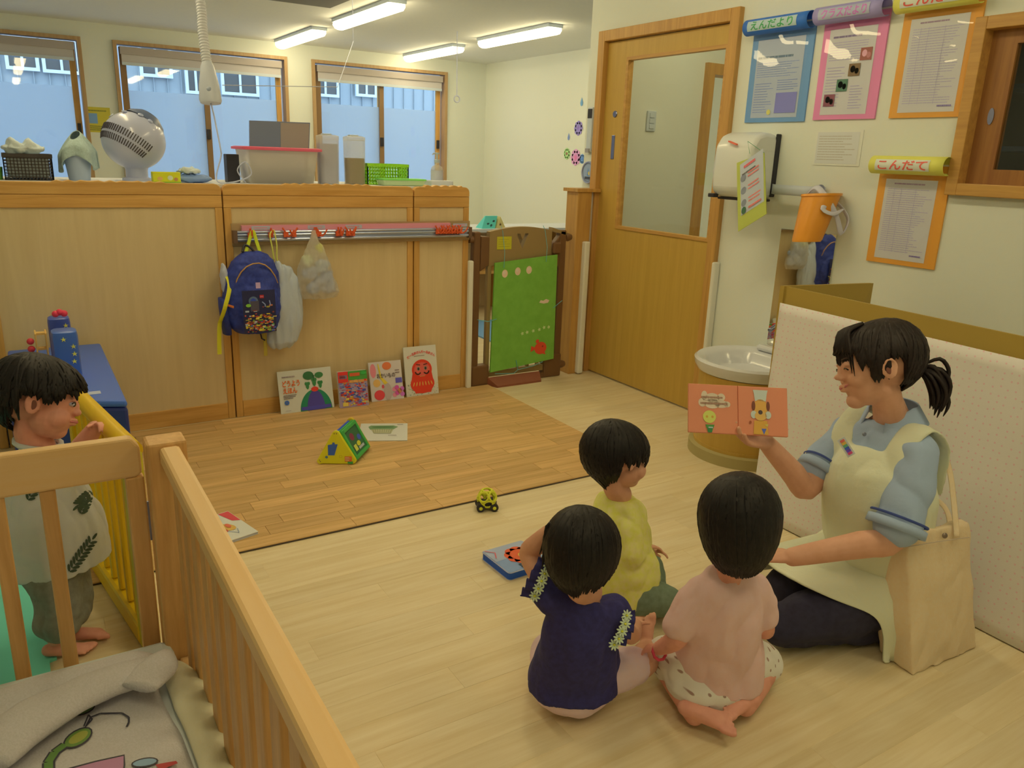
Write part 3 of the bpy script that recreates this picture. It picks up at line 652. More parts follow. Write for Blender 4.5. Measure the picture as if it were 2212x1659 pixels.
# sink
PORC = M('white_porcelain', (212,192,142), .2, k=.8, coat=.4)
sx, sy, R0 = 2.905, 2.47, .27
t = thing('wash_basin', 'low white round hand basin on a curved wooden stand', 'basin', (sx,sy,0))
def dcirc(r, z, xw=XD-.004):   # circle clipped by the wall
    P_ = []
    for i in range(40):
        a_ = 2*math.pi*i/40; x = min(sx+r*math.cos(a_), xw); P_.append(Vector((x, sy+r*math.sin(a_), z)))
    return P_
rings = [dcirc(.20,.40),dcirc(.255,.415),dcirc(R0,.44),dcirc(R0+.004,.465),dcirc(R0-.008,.475),dcirc(R0-.035,.468,XD-.05),dcirc(R0-.055,.45,XD-.07),dcirc(.17,.36,XD-.1),dcirc(.06,.33,XD-.15)]
obj('bowl', MB().loft(rings), PORC, t, smooth=2)
obj('drain', MB().lathe([(0,.003),(.02,.003),(.022,0)], (sx,sy,.331)), STEEL, t)
obj('soap_ledge', MB().box((XD-.06,sy-.13,.47),(XD-.004,sy+.13,.50)), PORC, t, bevel=.012)
obj('tap', MB().tube([(XD-.03,sy,.50),(XD-.03,sy,.60),(XD-.08,sy,.62),(XD-.13,sy,.60)], .011, 10, smooth=4), STEEL, t, smooth=True)
obj('curved_stand', MB().loft([dcirc(.24,.0),dcirc(.24,.07),dcirc(.235,.07),dcirc(.245,.41)], caps=False), DOORW, t, smooth=2)
obj('plinth', MB().loft([dcirc(.262,.0),dcirc(.262,.05),dcirc(.25,.055)]), M('plinth_tan', (150,125,60), .6), t, smooth=2)
# thermostat / remote and round sign left of the door
t = thing('wall_remote', 'white wall controller with dark screen left of the door', 'controller', (XD,4.12,1.35))
obj('casing', MB().box((XD-.02,4.112,1.40),(XD,4.162,1.665)), WHITE, t, bevel=.005); obj('screen', MB().box((XD-.022,4.116,1.60),(XD-.0195,4.158,1.655)), DARK, t)
obj('clip', MB().box((XD-.03,4.12,1.395),(XD-.0195,4.155,1.42)), M('grey_clip', (140,125,95), .5), t)
t = thing('round_dial', 'round grey dial sign hanging left of the door', 'sign', (XD,4.12,1.21))
obj('disc', MB().lathe([(0,.016),(.058,.016),(.066,.012),(.066,0)], (XD-.001,4.125,1.275), (-1,0,0), 32), M('dial_grey', (120,122,108), .4), t, smooth=2)
pr = Print((XD-.0171,4.125,1.275),(0,-1,0),(0,0,1),(-1,0,0)); pr.ell(0,0,.05,.05,(140,145,130)); pr.poly([(-.01,-.02),(.012,-.02),(0,.03)],(90,140,160)); pr.ell(.01,-.005,.01,.012,(190,160,70)); pr.rect(-.03,-.042,.03,-.026,(60,60,55)); pr.build('dial_print', t)
obj('rim', MB().lathe([(.058,.017),(.060,.021),(.066,.021),(.068,.016),(.068,0)], (XD-.001,4.125,1.275), (-1,0,0), 32), GREYM, t, smooth=2)
# switch plate in corridor
t = thing('switch_plate', 'white switch plate on the corridor wall seen through the door glass', 'switch', (3.58,4.115,1.54))
obj('plate', MB().box((3.545,4.108,1.545),(3.62,4.12,1.67)), WHITE, t, bevel=.004)
for k in range(3): obj('rocker', MB().box((3.563,4.103,1.56+k*.034),(3.602,4.109,1.588+k*.034)), WHITE, t, bevel=.002)
obj('wall_rail', MB().box((4.45,5.2,.86),(4.9,5.22,.9)), P((200,120,110)), label='pink rail low in the bright opening seen through the door glass', cat='rail') if 0 else None
# far wall paper flowers
def flower(y, z, r, cols, lab, n=8, drop=False):
    pr = Print((XR-.003,y,z),(0,-1,0),(0,0,1),(-1,0,0))
    if drop: pr.poly([(0,r*1.6),(r*.7,0),(r*.5,-r*.7),(0,-r),(-r*.5,-r*.7),(-r*.7,0)], cols[0])
    else:
        for i in range(n): a_ = 2*math.pi*i/n; pr.ell(r*.6*math.cos(a_), r*.6*math.sin(a_), r*.42, r*.42, cols[0]); pr.L = 0
        pr.L = 2; pr.ell(0,0,r*.6,r*.6,cols[0]).ell(0,0,r*.3,r*.3,cols[1])
    o = pr.build('paper_flower' if not drop else 'paper_drop', None, label=lab, cat='decoration', group='paper decorations on the far wall')
flower(7.118,1.672,.075,((176,146,168),(146,112,140)),'round purple paper flower on the far wall'); flower(7.139,1.373,.085,((228,150,150),(205,105,115)),'pink paper flower on the far wall')
flower(7.305,1.409,.06,((160,185,90),(130,90,50)),'small green paper flower left of the pink one'); flower(7.086,1.926,.035,((150,200,190),),'pale blue paper drop highest on the far wall',drop=True); flower(7.287,1.578,.03,((170,185,190),),'small pale paper drop left of the purple flower',drop=True)
flower(7.02,1.36,.05,((150,190,200),(120,160,190)),'pale blue paper flower right of the pink one')
# folding screen
CLO = bpy.data.materials.new('dotted_cloth'); MATS['dotted_cloth'] = CLO; CLO.use_nodes = True
def dots(m, base, dot, sc, rad, axes='yz', k=.72):
    nt = m.node_tree; L = nt.links; b = nt.nodes['Principled BSDF']; b.inputs['Roughness'].default_value = .85
    tc = nt.nodes.new('ShaderNodeTexCoord'); vo = nt.nodes.new('ShaderNodeTexVoronoi'); vo.voronoi_dimensions = '2D'; vo.inputs['Scale'].default_value = sc; vo.inputs['Randomness'].default_value = .35
    sp = nt.nodes.new('ShaderNodeSeparateXYZ'); cb = nt.nodes.new('ShaderNodeCombineXYZ'); L.new(tc.outputs['Object'], sp.inputs[0])
    L.new(sp.outputs['xyz'.index(axes[0])], cb.inputs[0]); L.new(sp.outputs['xyz'.index(axes[1])], cb.inputs[1]); L.new(cb.outputs[0], vo.inputs['Vector'])
    rp = nt.nodes.new('ShaderNodeValToRGB'); rp.color_ramp.elements[0].position = rad; rp.color_ramp.elements[1].position = rad*1.5
    rp.color_ramp.elements[0].color = (*alb(dot, k), 1); rp.color_ramp.elements[1].color = (*alb(base, k), 1)
    L.new(vo.outputs['Distance'], rp.inputs[0]); L.new(rp.outputs[0], b.inputs['Base Color']); return m
dots(CLO, (198,174,124), (190,146,110), 42, .10, k=.74)
t = thing('folding_screen', 'low folding screen covered in dotted cloth behind the woman', 'screen', (2.42,1.4,0))
F0, F1 = Vector((2.40,1.96,0)), Vector((2.37,.55,0)); T0, T1 = Vector((2.485,2.015,.91)), Vector((2.43,.55,.895))
def quadp(a, b, c, d, th, f0=0., f1=1., g0_=0., g1_=1.):
    P_ = lambda f, g: (a+(b-a)*f)+((d+(c-d)*f)-(a+(b-a)*f))*g
    q = [P_(f0,g0_),P_(f1,g0_),P_(f1,g1_),P_(f0,g1_)]; nrm = (q[1]-q[0]).cross(q[3]-q[0]).normalized()*th
    return MB().hexa([q[0],q[1],q[2],q[3],q[0]+nrm,q[1]+nrm,q[2]+nrm,q[3]+nrm])
EDG = M('screen_edge_tape', (128,96,28), .5, k=.72)
obj('panel_board', quadp(F0+Vector((.008,0,0)),F1+Vector((.008,0,0)),T1+Vector((.008,0,0)),T0+Vector((.008,0,0)),.018 if (F1-F0).cross(T0-F0).x > 0 else -.018), EDG, t)
mb = MB(); nrm = (F1-F0).cross(T0-F0).normalized(); nrm = nrm if nrm.x < 0 else -nrm
mb.grid(lambda a, b: (F0+(F1-F0)*a)+((T0+(T1-T0)*a)-(F0+(F1-F0)*a))*(.005+.925*b)+nrm*(.0)+nrm*(.003*noise.noise(Vector((a*6, b*4, 1.3)))), 30, 20)
obj('cloth_cover', mb, CLO, t, smooth=True, recalc=False, solid=.001)
S1, S2 = Vector((2.93,1.95,0)), Vector((2.93,1.95,.91))
obj('side_panel', quadp(F0+Vector((.02,.005,0)),S1,S2,T0+Vector((.0,.012,0)),.02), EDG, t)
obj('panel_foot', MB().box((2.36,.55,0.0),(2.40,1.95,.006)), M('screen_foot', (90,60,30), .6), t) if 0 else None
# ================================================================ THINGS ON THE COUNTER BEHIND THE PARTITION
CZ = 1.175
def bx_(x0,y0,z0,x1,y1,z1): return MB().box((x0,y0,z0),(x1,y1,z1))
def netbasket(t, x0,x1,y0,y1,z0,z1, m, cell=.02, name='basket_wall', taper=0.0):
    # lattice walls: horizontal and vertical ribs
    mb = MB(); w = cell*.32
    for (a, b) in (((x0,y0),(x1,y0)),((x1,y0),(x1,y1)),((x1,y1),(x0,y1)),((x0,y1),(x0,y0))):
        a, b = Vector((*a,0)), Vector((*b,0)); n = max(2, int((b-a).length/cell))
        for i in range(n+1): p = a+(b-a)*i/n; mb.slab(p+Vector((0,0,z0)), p+Vector((0,0,z1)), w, w, up=(0,1,0) if abs(b.x-a.x) > .01 else (1,0,0))
        k = int((z1-z0)/cell)
        for j in range(k+1): z = Vector((0,0,z0+(z1-z0)*j/k)); mb.slab(a+z, b+z, w, w)
    obj(name, mb, m, t, kind='stuff'); 
    obj('basket_rim', MB().box((x0-.004,y0-.004,z1-.012),(x1+.004,y0+.003,z1+.004)).box((x0-.004,y1-.003,z1-.012),(x1+.004,y1+.004,z1+.004)).box((x0-.004,y0,z1-.012),(x0+.003,y1,z1+.004)).box((x1-.003,y0,z1-.012),(x1+.004,y1,z1+.004)), m, t)
    obj('basket_floor', MB().box((x0,y0,z0),(x1,y1,z0+.004)), m, t)
def clothlump(c, r, amp, sc, seed, floor=None):
    mb = MB().ell(c, r, nu=36, nv=24); bmesh.ops.recalc_face_normals(mb.bm, faces=mb.bm.faces[:]); me = bpy.data.meshes.new('lump'); mb.bm.to_mesh(me); mb.bm.free(); crumple(me, amp, sc, seed=seed)
    if floor is not None:
        for v in me.vertices: v.co.z = max(v.co.z, floor)
    return me
DBAS = M('dark_basket', (52,42,28), .5); CLW = M('white_towelling', (200,190,140), .9, 'cloth', (190,180,132), 20, bump=.3); CLG = M('greygreen_towelling', (160,160,115), .9, 'cloth', (145,148,105), 20, bump=.3)
t = thing('mesh_basket', 'black mesh basket full of white towels at the left edge of the counter', 'basket', (.07,4.3,CZ))
netbasket(t, -.02,.165,4.2,4.38,CZ,CZ+.11, DBAS, .0125)
t = obj('folded_towel', bmx := MB().box((-.01,4.21,CZ+.01),(.155,4.37,CZ+.11)), CLW, bevel=.02, label='white folded towels filling the black mesh basket', cat='towel')
link('towel', clothlump((.065,4.29,CZ+.135), (.085,.08,.03), .02, 18, 4), CLW, smooth=True, label='white towel with small yellow print lying on top of the black basket', cat='towel')
obj('green_cup', MB().lathe([(0,0),(.02,0),(.024,.055),(.021,.055),(.018,.004),(0,.004)], (-.05,4.25,CZ)), P((90,130,40)), smooth=2, label='small green cup at the far left edge of the counter', cat='cup')
t = thing('grey_bin', 'small grey bin with a towel draped over it, left of the fan', 'bin', (.275,4.3,CZ))
obj('bin_shell', MB().lathe([(0,0),(.045,0),(.062,.14),(.058,.14),(.042,.004),(0,.004)], (.275,4.3,CZ), seg=28), M('bin_grey', (150,148,122), .5), t, smooth=2)
me = bpy.data.meshes.new('drape'); mb = MB()
mb.grid(lambda a, b: Vector((.275+(.02+.055*min(1,b*1.6)+.012*math.sin(a*31+1)*b)*math.cos(a*2*math.pi), 4.3+(.02+.055*min(1,b*1.6)+.012*math.sin(a*31+1)*b)*math.sin(a*2*math.pi), CZ+.20+.02*math.sin(a*6.3+.6)-.06*b*b-b*.10*(.55+.45*math.sin(a*12.6+2)))), 60, 14)
obj('draped_towel', mb, CLG, smooth=True, recalc=False, solid=.003, label='grey green towel draped over the small grey bin', cat='towel')
# fan
FW_ = M('fan_white', (205,190,160), .3, k=.95, coat=.4)
fc = Vector((.525,4.33,1.362)); fr = .142
t = thing('desk_fan', 'round white globe fan standing on the counter', 'fan', (.525,4.33,CZ))
fax = (RT*.40+UP*.86+FW*.22).normalized()
mb = MB().ell(fc, (fr,fr*1.0,fr*.95), nu=48, nv=32); obj('fan_globe', mb, FW_, t, smooth=True)
mb = MB()
# slotted vents around the globe
fx = fax.orthogonal().normalized(); fy = fax.cross(fx)
for k, hgt in enumerate((-.062, -.022)):
    rr = math.sqrt(max(0,(fr*1.0)**2-hgt**2))
    for i in range(72):
        a_ = 2*math.pi*i/72
        d = (fx*math.cos(a_)+fy*math.sin(a_)); q0 = fc+d*(rr-.002)+fax*(hgt-.016); q1 = fc+d*(rr-.002)+fax*(hgt+.016)
        q0 = fc+(q0-fc).normalized()*(fr+.0008); q1 = fc+(q1-fc).normalized()*(fr+.0008)
        if d.dot(-FW) > .42: mb.slab(q0, q1, .0045, .003, up=d)
obj('vent_slots', mb, M('vent_dark', (60,50,40), .6), t, kind='stuff')
obj('rear_cap', MB().lathe([(0,.152),(.05,.147),(.085,.12),(.095,.103),(.098,.10)], fc, fax, 40), M('fan_cap_grey', (75,78,75), .4), t, smooth=True)
obj('neck', MB().lathe([(.05,0),(.05,.04),(.058,.07),(.064,.085)], (.525,4.33,CZ+.01), seg=32), FW_, t, smooth=2)
obj('fan_base', MB().lathe([(0,0),(.068,0),(.066,.012),(.05,.018),(0,.018)], (.525,4.33,CZ), seg=40), FW_, t, smooth=2)
for i, a in enumerate((-.6,-.25,.1,.45)):
    d = (RT*a*1.3-FW*.62+fax*.72).normalized()
    obj('button', MB().lathe([(0,.002),(.012,.001),(.013,-.002)], fc+d*(fr-.0005), d, 16), M('button_white', (215,205,180), .3, k=.95), t, smooth=True)
# small boxes
t = thing('yellow_box', 'small yellow patterned box right of the fan', 'box', (.63,4.15,CZ))
obj('box', bx_(.567,4.12,CZ,.689,4.18,CZ+.05), P((185,170,20)), t, bevel=.003)
pr = Print((.567,4.1195,CZ),(1,0,0),(0,0,1),(0,-1,0)); pr.ell(.03,.02,.012,.009,(190,140,60)).ell(.075,.024,.012,.011,(200,190,120)).ell(.10,.018,.009,.008,(170,110,50)).rect(.0,.0,.122,.006,(120,140,30)); pr.build('box_print', t)
t = thing('wipes_packet', 'crumpled white and light blue wipes packet beside the yellow box', 'packet', (.76,4.2,CZ))
link('packet', clothlump((.76,4.2,CZ+.02), (.085,.05,.022), .006, 22, 9, floor=CZ+.001), M('packet_blue', (165,180,175), .4), t, smooth=True)
link('loose_tissue', clothlump((.735,4.2,CZ+.055), (.05,.04,.014), .012, 26, 2), CLW, t, smooth=True)
obj('black_speaker', bx_(.938,4.27,CZ,1.0,4.34,CZ+.14), DARK, bevel=.004, label='black box standing left of the storage tub', cat='box')
# storage tub with flat file in it
t = thing('storage_tub', 'translucent storage tub with a pink rim on the counter', 'tub', (1.2,4.3,CZ))
def ring(hx, hy, z, r=.02, c=(1.2,4.3)):
    P_ = []
    for sx_, sy_, a0 in ((1,1,0),(-1,1,90),(-1,-1,180),(1,-1,270)):
        for i in range(4): a_ = math.radians(a0+i*30); P_.append(Vector((c[0]+sx_*(hx-r)+r*math.cos(a_), c[1]+sy_*(hy-r)+r*math.sin(a_), z)))
    return P_
obj('tub_body', MB().loft([ring(.165,.10,CZ+.001),ring(.188,.118,CZ+.17)], caps=False), MILKY, t, smooth=2, solid=.003); obj('tub_bottom', MB().loft([ring(.165,.10,CZ),ring(.165,.10,CZ+.003)]), MILKY, t)
obj('tub_rim', MB().loft([ring(.19,.12,CZ+.165),ring(.205,.135,CZ+.167),ring(.205,.135,CZ+.178),ring(.19,.12,CZ+.182)], closed=False, caps=False), P((225,90,85)), t, solid=.003)
obj('tub_contents', bx_(1.07,4.24,CZ+.004,1.33,4.35,CZ+.15), M('tub_contents', (140,125,100), .8), label='greyish papers seen through the storage tub', cat='papers', bevel=.01)
t = thing('clear_file', 'grey document case standing upright in the storage tub', 'case', (1.215,4.36,CZ+.004))
p4 = [on(1,4.365,535,310),on(1,4.365,662,318),on(1,4.365,669,265),on(1,4.365,538,260)]
for q in p4[:2]: q.z = CZ+.02
for q in p4: q.y = 4.355
obj('case', MB().hexa([p4[0],p4[1],p4[1]+Vector((0,.014,0)),p4[0]+Vector((0,.014,0)),p4[3],p4[2],p4[2]+Vector((0,.014,0)),p4[3]+Vector((0,.014,0))]), M('case_grey', (108,104,90), .4), t, bevel=.002)
mx = p4[0]+(p4[1]-p4[0])*.52; mt = p4[3]+(p4[2]-p4[3])*.5
obj('cardboard_half', MB().hexa([mx+Vector((0,-.002,0)),p4[1]+Vector((-.006,-.002,0)),p4[1]+Vector((-.006,0,0)),mx,mt+Vector((0,-.002,-.006)),p4[2]+Vector((-.006,-.002,-.006)),p4[2]+Vector((-.006,0,-.006)),mt+Vector((0,0,-.006))]), M('case_tan', (148,122,84), .6), t)
for (x0, x1, fill, lab) in ((1.418,1.532,0,'tall clear canister with white contents right of the storage tub'),(1.570,1.682,1,'tall clear canister half full of brown grain')):
    c = ((x0+x1)/2, 4.3); hx = (x1-x0)/2; t = thing('canister', lab, 'canister', (c[0],c[1],CZ), 'tall canisters on the counter')
    R_ = lambda s, z: ring(hx*s, hx*.8*s, z, .022, c)
    obj('canister_body', MB().loft([R_(.92,CZ),R_(.96,CZ+.2),R_(.96,CZ+.235)], caps=False), CLEARP if fill else MILKY, t, smooth=2); obj('contents', MB().loft([R_(.84,CZ+.003),R_(.88,CZ+(.14 if fill else .21))]), M('brown_grain', (128,100,44), .8) if fill else M('white_contents', (188,172,140), .8), t)
    obj('canister_lid', MB().loft([R_(.98,CZ+.232),R_(.98,CZ+.25),R_(.7,CZ+.256)]), MILKY, t, smooth=2); obj('pour_flap', bx_(c[0]-.03,c[1]-.02,CZ+.254,c[0]+.02,c[1]+.02,CZ+.262), WHITE, t, bevel=.003)
LIME = P((150,185,25))
t = thing('lime_basket', 'lime green perforated basket on the counter', 'basket', (1.82,4.3,CZ))
netbasket(t, 1.695,1.94,4.28,4.42,CZ,CZ+.11, LIME, .016)
t = thing('lime_tray', 'low translucent tray with a light green rim before the lime basket', 'tray', (1.86,4.2,CZ))
obj('tray', MB().loft([ring(.12,.05,CZ+.001,.012,(1.86,4.2)),ring(.13,.06,CZ+.033,.012,(1.86,4.2))]), M('tray_pale', (190,190,110), .5), t, bevel=.003); obj('tray_rim', MB().loft([ring(.132,.062,CZ+.03,.012,(1.86,4.2)),ring(.132,.062,CZ+.038,.012,(1.86,4.2))]), P((120,185,60)), t)
obj('tissue_case', bx_(2.05,4.2,CZ,2.19,4.3,CZ+.03), M('case_beige', (205,188,140), .6), bevel=.004, label='flat beige case at the right end of the counter', cat='case')
t = thing('pump_bottle', 'white pump bottle standing at the right end of the counter', 'bottle', (2.16,4.3,CZ))
bc = (2.155,4.345)
obj('bottle_body', MB().lathe([(0,0),(.033,0),(.036,.01),(.036,.09),(.030,.105),(.014,.115),(.014,.13)], (*bc,CZ), seg=24), CLEARP, t, smooth=2); obj('bottle_label', MB().lathe([(.0368,.02),(.0368,.085)], (*bc,CZ), seg=24), M('label_white', (215,195,150), .5), t, smooth=True)
obj('pump', MB().lathe([(.016,.128),(.016,.145),(.006,.148),(.006,.175),(.013,.178),(.013,.186),(0,.187)], (*bc,CZ), seg=16).tube([(bc[0],bc[1],CZ+.182),(bc[0]-.03,bc[1]-.01,CZ+.180),(bc[0]-.036,bc[1]-.012,CZ+.172)], .004, 8), WHITE, t, smooth=2)
# hanging power reel
t = thing('cable_reel', 'white power cord drop in corrugated hose hanging from the ceiling', 'cable', (1.0,4.33,1.55))
pc = W(455,190,3.9); pt_ = W(432,0,3.9)
top = Vector((pt_.x-.03, pt_.y+.1, H)); pth = [top, pt_, W(438,70,3.9), W(447,138,3.9)]
cp, _ = cr([Vector(p) for p in pth], [1]*4, 14)
tot = 0; mb = MB(); rr = []
for i in range(len(cp)): rr.append(.021 if i % 2 else .0235)
mb.tube(cp, .0205, 14); obj('hose', mb, M('hose_cream', (190,172,128), .5), t, smooth=True)
L_ = [0]
for a, b in zip(cp, cp[1:]): L_.append(L_[-1]+(b-a).length)
mb = MB(); s = 0.0
while s < L_[-1]:
    i = max(k for k in range(len(L_)) if L_[k] <= s); i = min(i, len(cp)-2); f = (s-L_[i])/max(1e-6, L_[i+1]-L_[i]); p = cp[i]+(cp[i+1]-cp[i])*f; d = (cp[i+1]-cp[i]).normalized()
    mb.lathe([(.0205,-.005),(.0245,-.002),(.0245,.002),(.0205,.005)], p, d, 14); s += .0145
obj('hose_ribs', mb, M('hose_cream', (190,172,128), .5), t, smooth=True, kind='stuff')
ddn = (W(455,225,3.9)-W(447,138,3.9)).normalized(); q = W(447,132,3.9)
def rr4(c, a, b): u_ = RT; v_ = FW; return [c+u_*(a*math.cos(k*math.pi/8))*(1 if 1 else 0)+v_*(b*math.sin(k*math.pi/8)) for k in range(16)]
obj('plug_body', MB().loft([rr4(q,.022,.02), rr4(q+ddn*.03,.034,.025), rr4(q+ddn*.12,.050,.032), rr4(q+ddn*.195,.056,.034), rr4(q+ddn*.21,.05,.03)]), M('plug_cream', (205,190,148), .35), t, smooth=2)
obj('plug_button', MB().lathe([(0,.0),(.011,0),(.012,-.006)], q+ddn*.15-FW*.0335+RT*.008, -FW, 18), M('plug_grey', (140,135,110), .4), t, smooth=True)
cw = M('cord_white', (200,185,150), .5)
pe = q+ddn*.21
obj('power_cord', MB().tube([pe, pe+Vector((0.01,.0,-.05)), W(476,320,3.9), Vector((.90,4.22,1.30)), Vector((.86,4.16,1.19)), Vector((.93,4.13,1.183)), Vector((1.02,4.13,1.22)), Vector((1.0,4.14,1.28)), Vector((.96,4.15,1.24)), Vector((1.0,4.16,1.18))], .0035, 6, smooth=6), cw, label='white power cord dangling down to the counter', cat='cord', smooth=True)
obj('string', MB().tube([Vector((*(W(763,90,5.2)[:2]),H)), W(763,90,5.2), W(729,188,4.6), W(480,184,4.0)], .0022, 5), cw, label='thin white string stretched from the ceiling to the power reel', cat='string')
pp = on(1,7.0,987,105); t = thing('pull_cord', 'white pull cord with ring hanging near the far lamp', 'cord', (pp.x,7.0,1.9))
r2 = on(1,7.0,987,206); obj('cord', MB().tube([(pp.x,7.0,H),(r2.x,7.0,r2.z)], .0045, 5), cw, t); obj('ring', MB().tube([Vector((r2.x,7.0,r2.z-.032))+Vector((math.cos(i*.5236)*.03,0,math.sin(i*.5236)*.03)) for i in range(12)], .006, 6, closed=True), cw, t, smooth=True)
# ceiling vent
v0 = on(2,H,600,-8); obj('ceiling_grille', MB().box((v0.x-.35,v0.y-.75,H-.015),(v0.x+.45,v0.y+.12,H)), M('grille_grey', (95,84,56), .7), bevel=.004, label='dark square ceiling unit cut by the top edge', cat='air conditioner')
t = thing('paper_notice', 'yellow paper notice on the back wall left of the fan', 'notice', (.86,YW,1.4))
n0, n1 = on(1,YW-.005,190,285), on(1,YW-.005,237,233); obj('sheet', MB().box((n0.x,YW-.004,n0.z),(n1.x,YW-.001,n1.z)), P((175,150,35)), t); pr = Print((n0.x,YW-.004,n0.z),(1,0,0),(0,0,1),(0,-1,0)); w_, h_ = n1.x-n0.x, n1.z-n0.z
pr.rect(.01,h_*.35,w_*.45,h_*.75,(110,135,130)); pr.lines(w_*.1,h_*.8,w_*.9,h_*.92,1,(120,110,30),.012); pr.lines(w_*.1,h_*.06,w_*.9,h_*.28,3,(120,110,30),.01); pr.build('print', t)
# ================================================================ THROUGH THE GATE
t = thing('low_shelf', 'low white topped shelf in the room beyond the gate', 'shelf', (3.6,6.1,0))
obj('shelf_top', bx_(3.0,5.95,.72,5.19,6.4,.75), M('laminate_white', (215,198,150), .4), t, bevel=.004)
for x in (3.0,3.7,4.4,5.12): obj('upright', bx_(x,5.97,0,x+.03,6.38,.72), OAK, t)
obj('shelf_board', bx_(3.03,5.97,.36,5.12,6.38,.385), OAKX, t); obj('shelf_back', bx_(3.03,6.36,0,5.12,6.38,.72), PLY, t)
t = thing('paper_house', 'small teal and tan paper house on the low shelf beyond the gate', 'toy', (3.53,6.05,.75))
x0, x1, yy = 3.42, 3.56, 5.98
obj('roof_left', MB().hexa([Vector(p) for p in ((3.40,yy,.75),(3.53,yy,.75),(3.535,yy+.12,.75),(3.405,yy+.12,.75),(3.45,yy+.03,.855),(3.57,yy+.03,.855),(3.575,yy+.05,.855),(3.455,yy+.05,.855))]), P((90,175,125)), t)
obj('gable', MB().prism([(0,0),(.10,0),(.045,.10)], (3.545,yy+.01,.75), (1,0,0), (0,0,1), (0,1,0), .12), P((195,165,80)), t)
pr = Print((3.41,yy,.75),(1,0,0),(.38,.27,.88),(0,-.96,.28)); pr.ell(.04,.05,.012,.014,(40,60,45)).ell(.075,.03,.01,.012,(40,60,45)).ell(.09,.07,.012,.01,(40,60,45)); pr.build('roof_print', t)
pr = Print((3.545,yy+.01,.75),(1,0,0),(0,0,1),(0,-1,0)); pr.text('★',.045,.035,.03,.03,(90,60,30)); pr.build('gable_print', t)
obj('play_mat', bx_(2.95,4.6,.001,4.1,5.7,.012), P((125,165,160)), label='light blue play mat on the floor beyond the gate', cat='mat')
t = thing('toy_kitchen', 'pale wooden toy shelf with blue box just beyond the gate', 'shelf', (2.5,5.0,0))
for (a,b,c,d,e,f) in ((2.25,5.0,0,2.28,5.4,.62),(2.62,5.0,0,2.65,5.4,.62),(2.25,5.0,.60,2.65,5.4,.62),(2.25,5.0,.30,2.65,5.4,.32)): obj('board', bx_(a,b,c,d,e,f), PLY, t)
obj('blue_box', bx_(2.30,5.02,.321,2.6,5.3,.45), P((120,160,160)), label='light blue box on the shelf seen left of the green board', cat='box')
# ================================================================ BAGS ON THE RAIL
BLU = M('backpack_blue', (38,48,86), .6, 'cloth', (30,38,74), 12, bump=.15, k=.8)
t = thing('backpack', 'small blue backpack with a picture pocket hanging leftmost on the rail', 'backpack', (.95,3.9,.46))
def rect_ring(cx, cy, z, hx, hy, p=3., n=28, tilt=0):
    R_ = []
    for i in range(n):
        a_ = 2*math.pi*i/n; c, s = math.cos(a_), math.sin(a_); r = (abs(c)**p+abs(s)**p)**(-1/p); R_.append(Vector((cx+hx*r*c+tilt, cy+hy*r*s, z)))
    return R_
prof = [(.462,.04,.02,.955),(.468,.085,.05,.952),(.50,.115,.07,.945),(.58,.135,.078,.94),(.68,.135,.075,.942),(.76,.125,.068,.95),(.82,.10,.055,.955),(.855,.065,.04,.958),(.868,.03,.02,.96)]
me = fuse(MB().loft([rect_ring(cx, 3.925, z, hx, hy) for z, hx, hy, cx in prof]).ell((.96,3.86,.60),(.105,.045,.115)), .006, 5); crumple(me, .004, 16, seed=3)
link('bag_shell', me, BLU, t, smooth=True)
# pocket picture on a curved patch
pf = lambda a, b, l: Vector((.845+a, 3.812-l*2+.55*((a-.105)**2)+.16*(b-.09)**2*2, .49+b))
pr = Print((0,0,0),(1,0,0),(0,1,0),(0,0,1), fn=pf)
pb = random.Random(2)
def pq(a0,b0,a1,b1,c):
    n = 3
    for i in range(n):
        for j in range(2): pr.rect(a0+(a1-a0)*i/n,b0+(b1-b0)*j/2,a0+(a1-a0)*(i+1)/n,b0+(b1-b0)*(j+1)/2,c)
pr.L = 0
for i in range(10):
    for j in range(10):
        a, b = .025+i*.0155, .0+j*.0205
        if ((a-.1)/.085)**4+((b-.09)/.12)**4 < 1.2: pr.L = 0; pr.rect(a, b, a+.0155, b+.0205, (30,30,48))
for i in range(150):
    a, b = pb.uniform(.03,.165), abs(pb.gauss(0,.06)); 
    if b > .135: continue
    pr.L = 1+i % 6; c = pb.choice(((190,160,35),(170,60,35),(200,170,60),(90,130,40),(60,80,120),(190,100,40),(200,195,160),(120,45,30),(150,130,40)))
    w, h = pb.uniform(.006,.02), pb.uniform(.004,.009); pr.rect(a, b, a+w, b+h, c)
pr.L = 2; pr.ell(.075,.155,.022,.022,(80,90,90)); pr.ell(.075,.155,.013,.013,(45,60,110)); pr.rect(.06,.105,.10,.155,(70,60,55)); pr.L = 5; pr.line([(.115,.15),(.13,.135),(.128,.125)],.005,(190,190,190)); pr.line([(.15,.155),(.155,.13)],.005,(190,190,190)); pr.ell(.05,.135,.012,.008,(120,160,40))
pr.rect(.105,.168,.124,.183,(170,30,25)); pr.text('LEGO',.1145,.1755,.015,.006,(230,220,200)); pr.rect(.09,.215,.112,.243,(205,160,150)); pr.build('picture_pocket', t)
ZIP = M('zip_tan', (170,120,50), .6)
zf = lambda ang, r1, r2, cz: Vector((.955+r1*math.cos(ang), 3.846+.012*abs(math.cos(ang)), cz+r2*math.sin(ang)))
obj('zip', MB().tube([zf(math.radians(20+i*16), .108, .16, .66)+Vector((0,.01*abs(i-5)/3,0)) for i in range(11)], .0035, 6), ZIP, t, smooth=True)
obj('pocket_zip', MB().tube([Vector((.885,3.825,.56)),Vector((.882,3.826,.62)),Vector((.90,3.828,.68)),Vector((.93,3.826,.69))], .0035, 6, smooth=3), ZIP, t, smooth=True)
YST = P((195,175,25)); ORS = P((215,110,40))
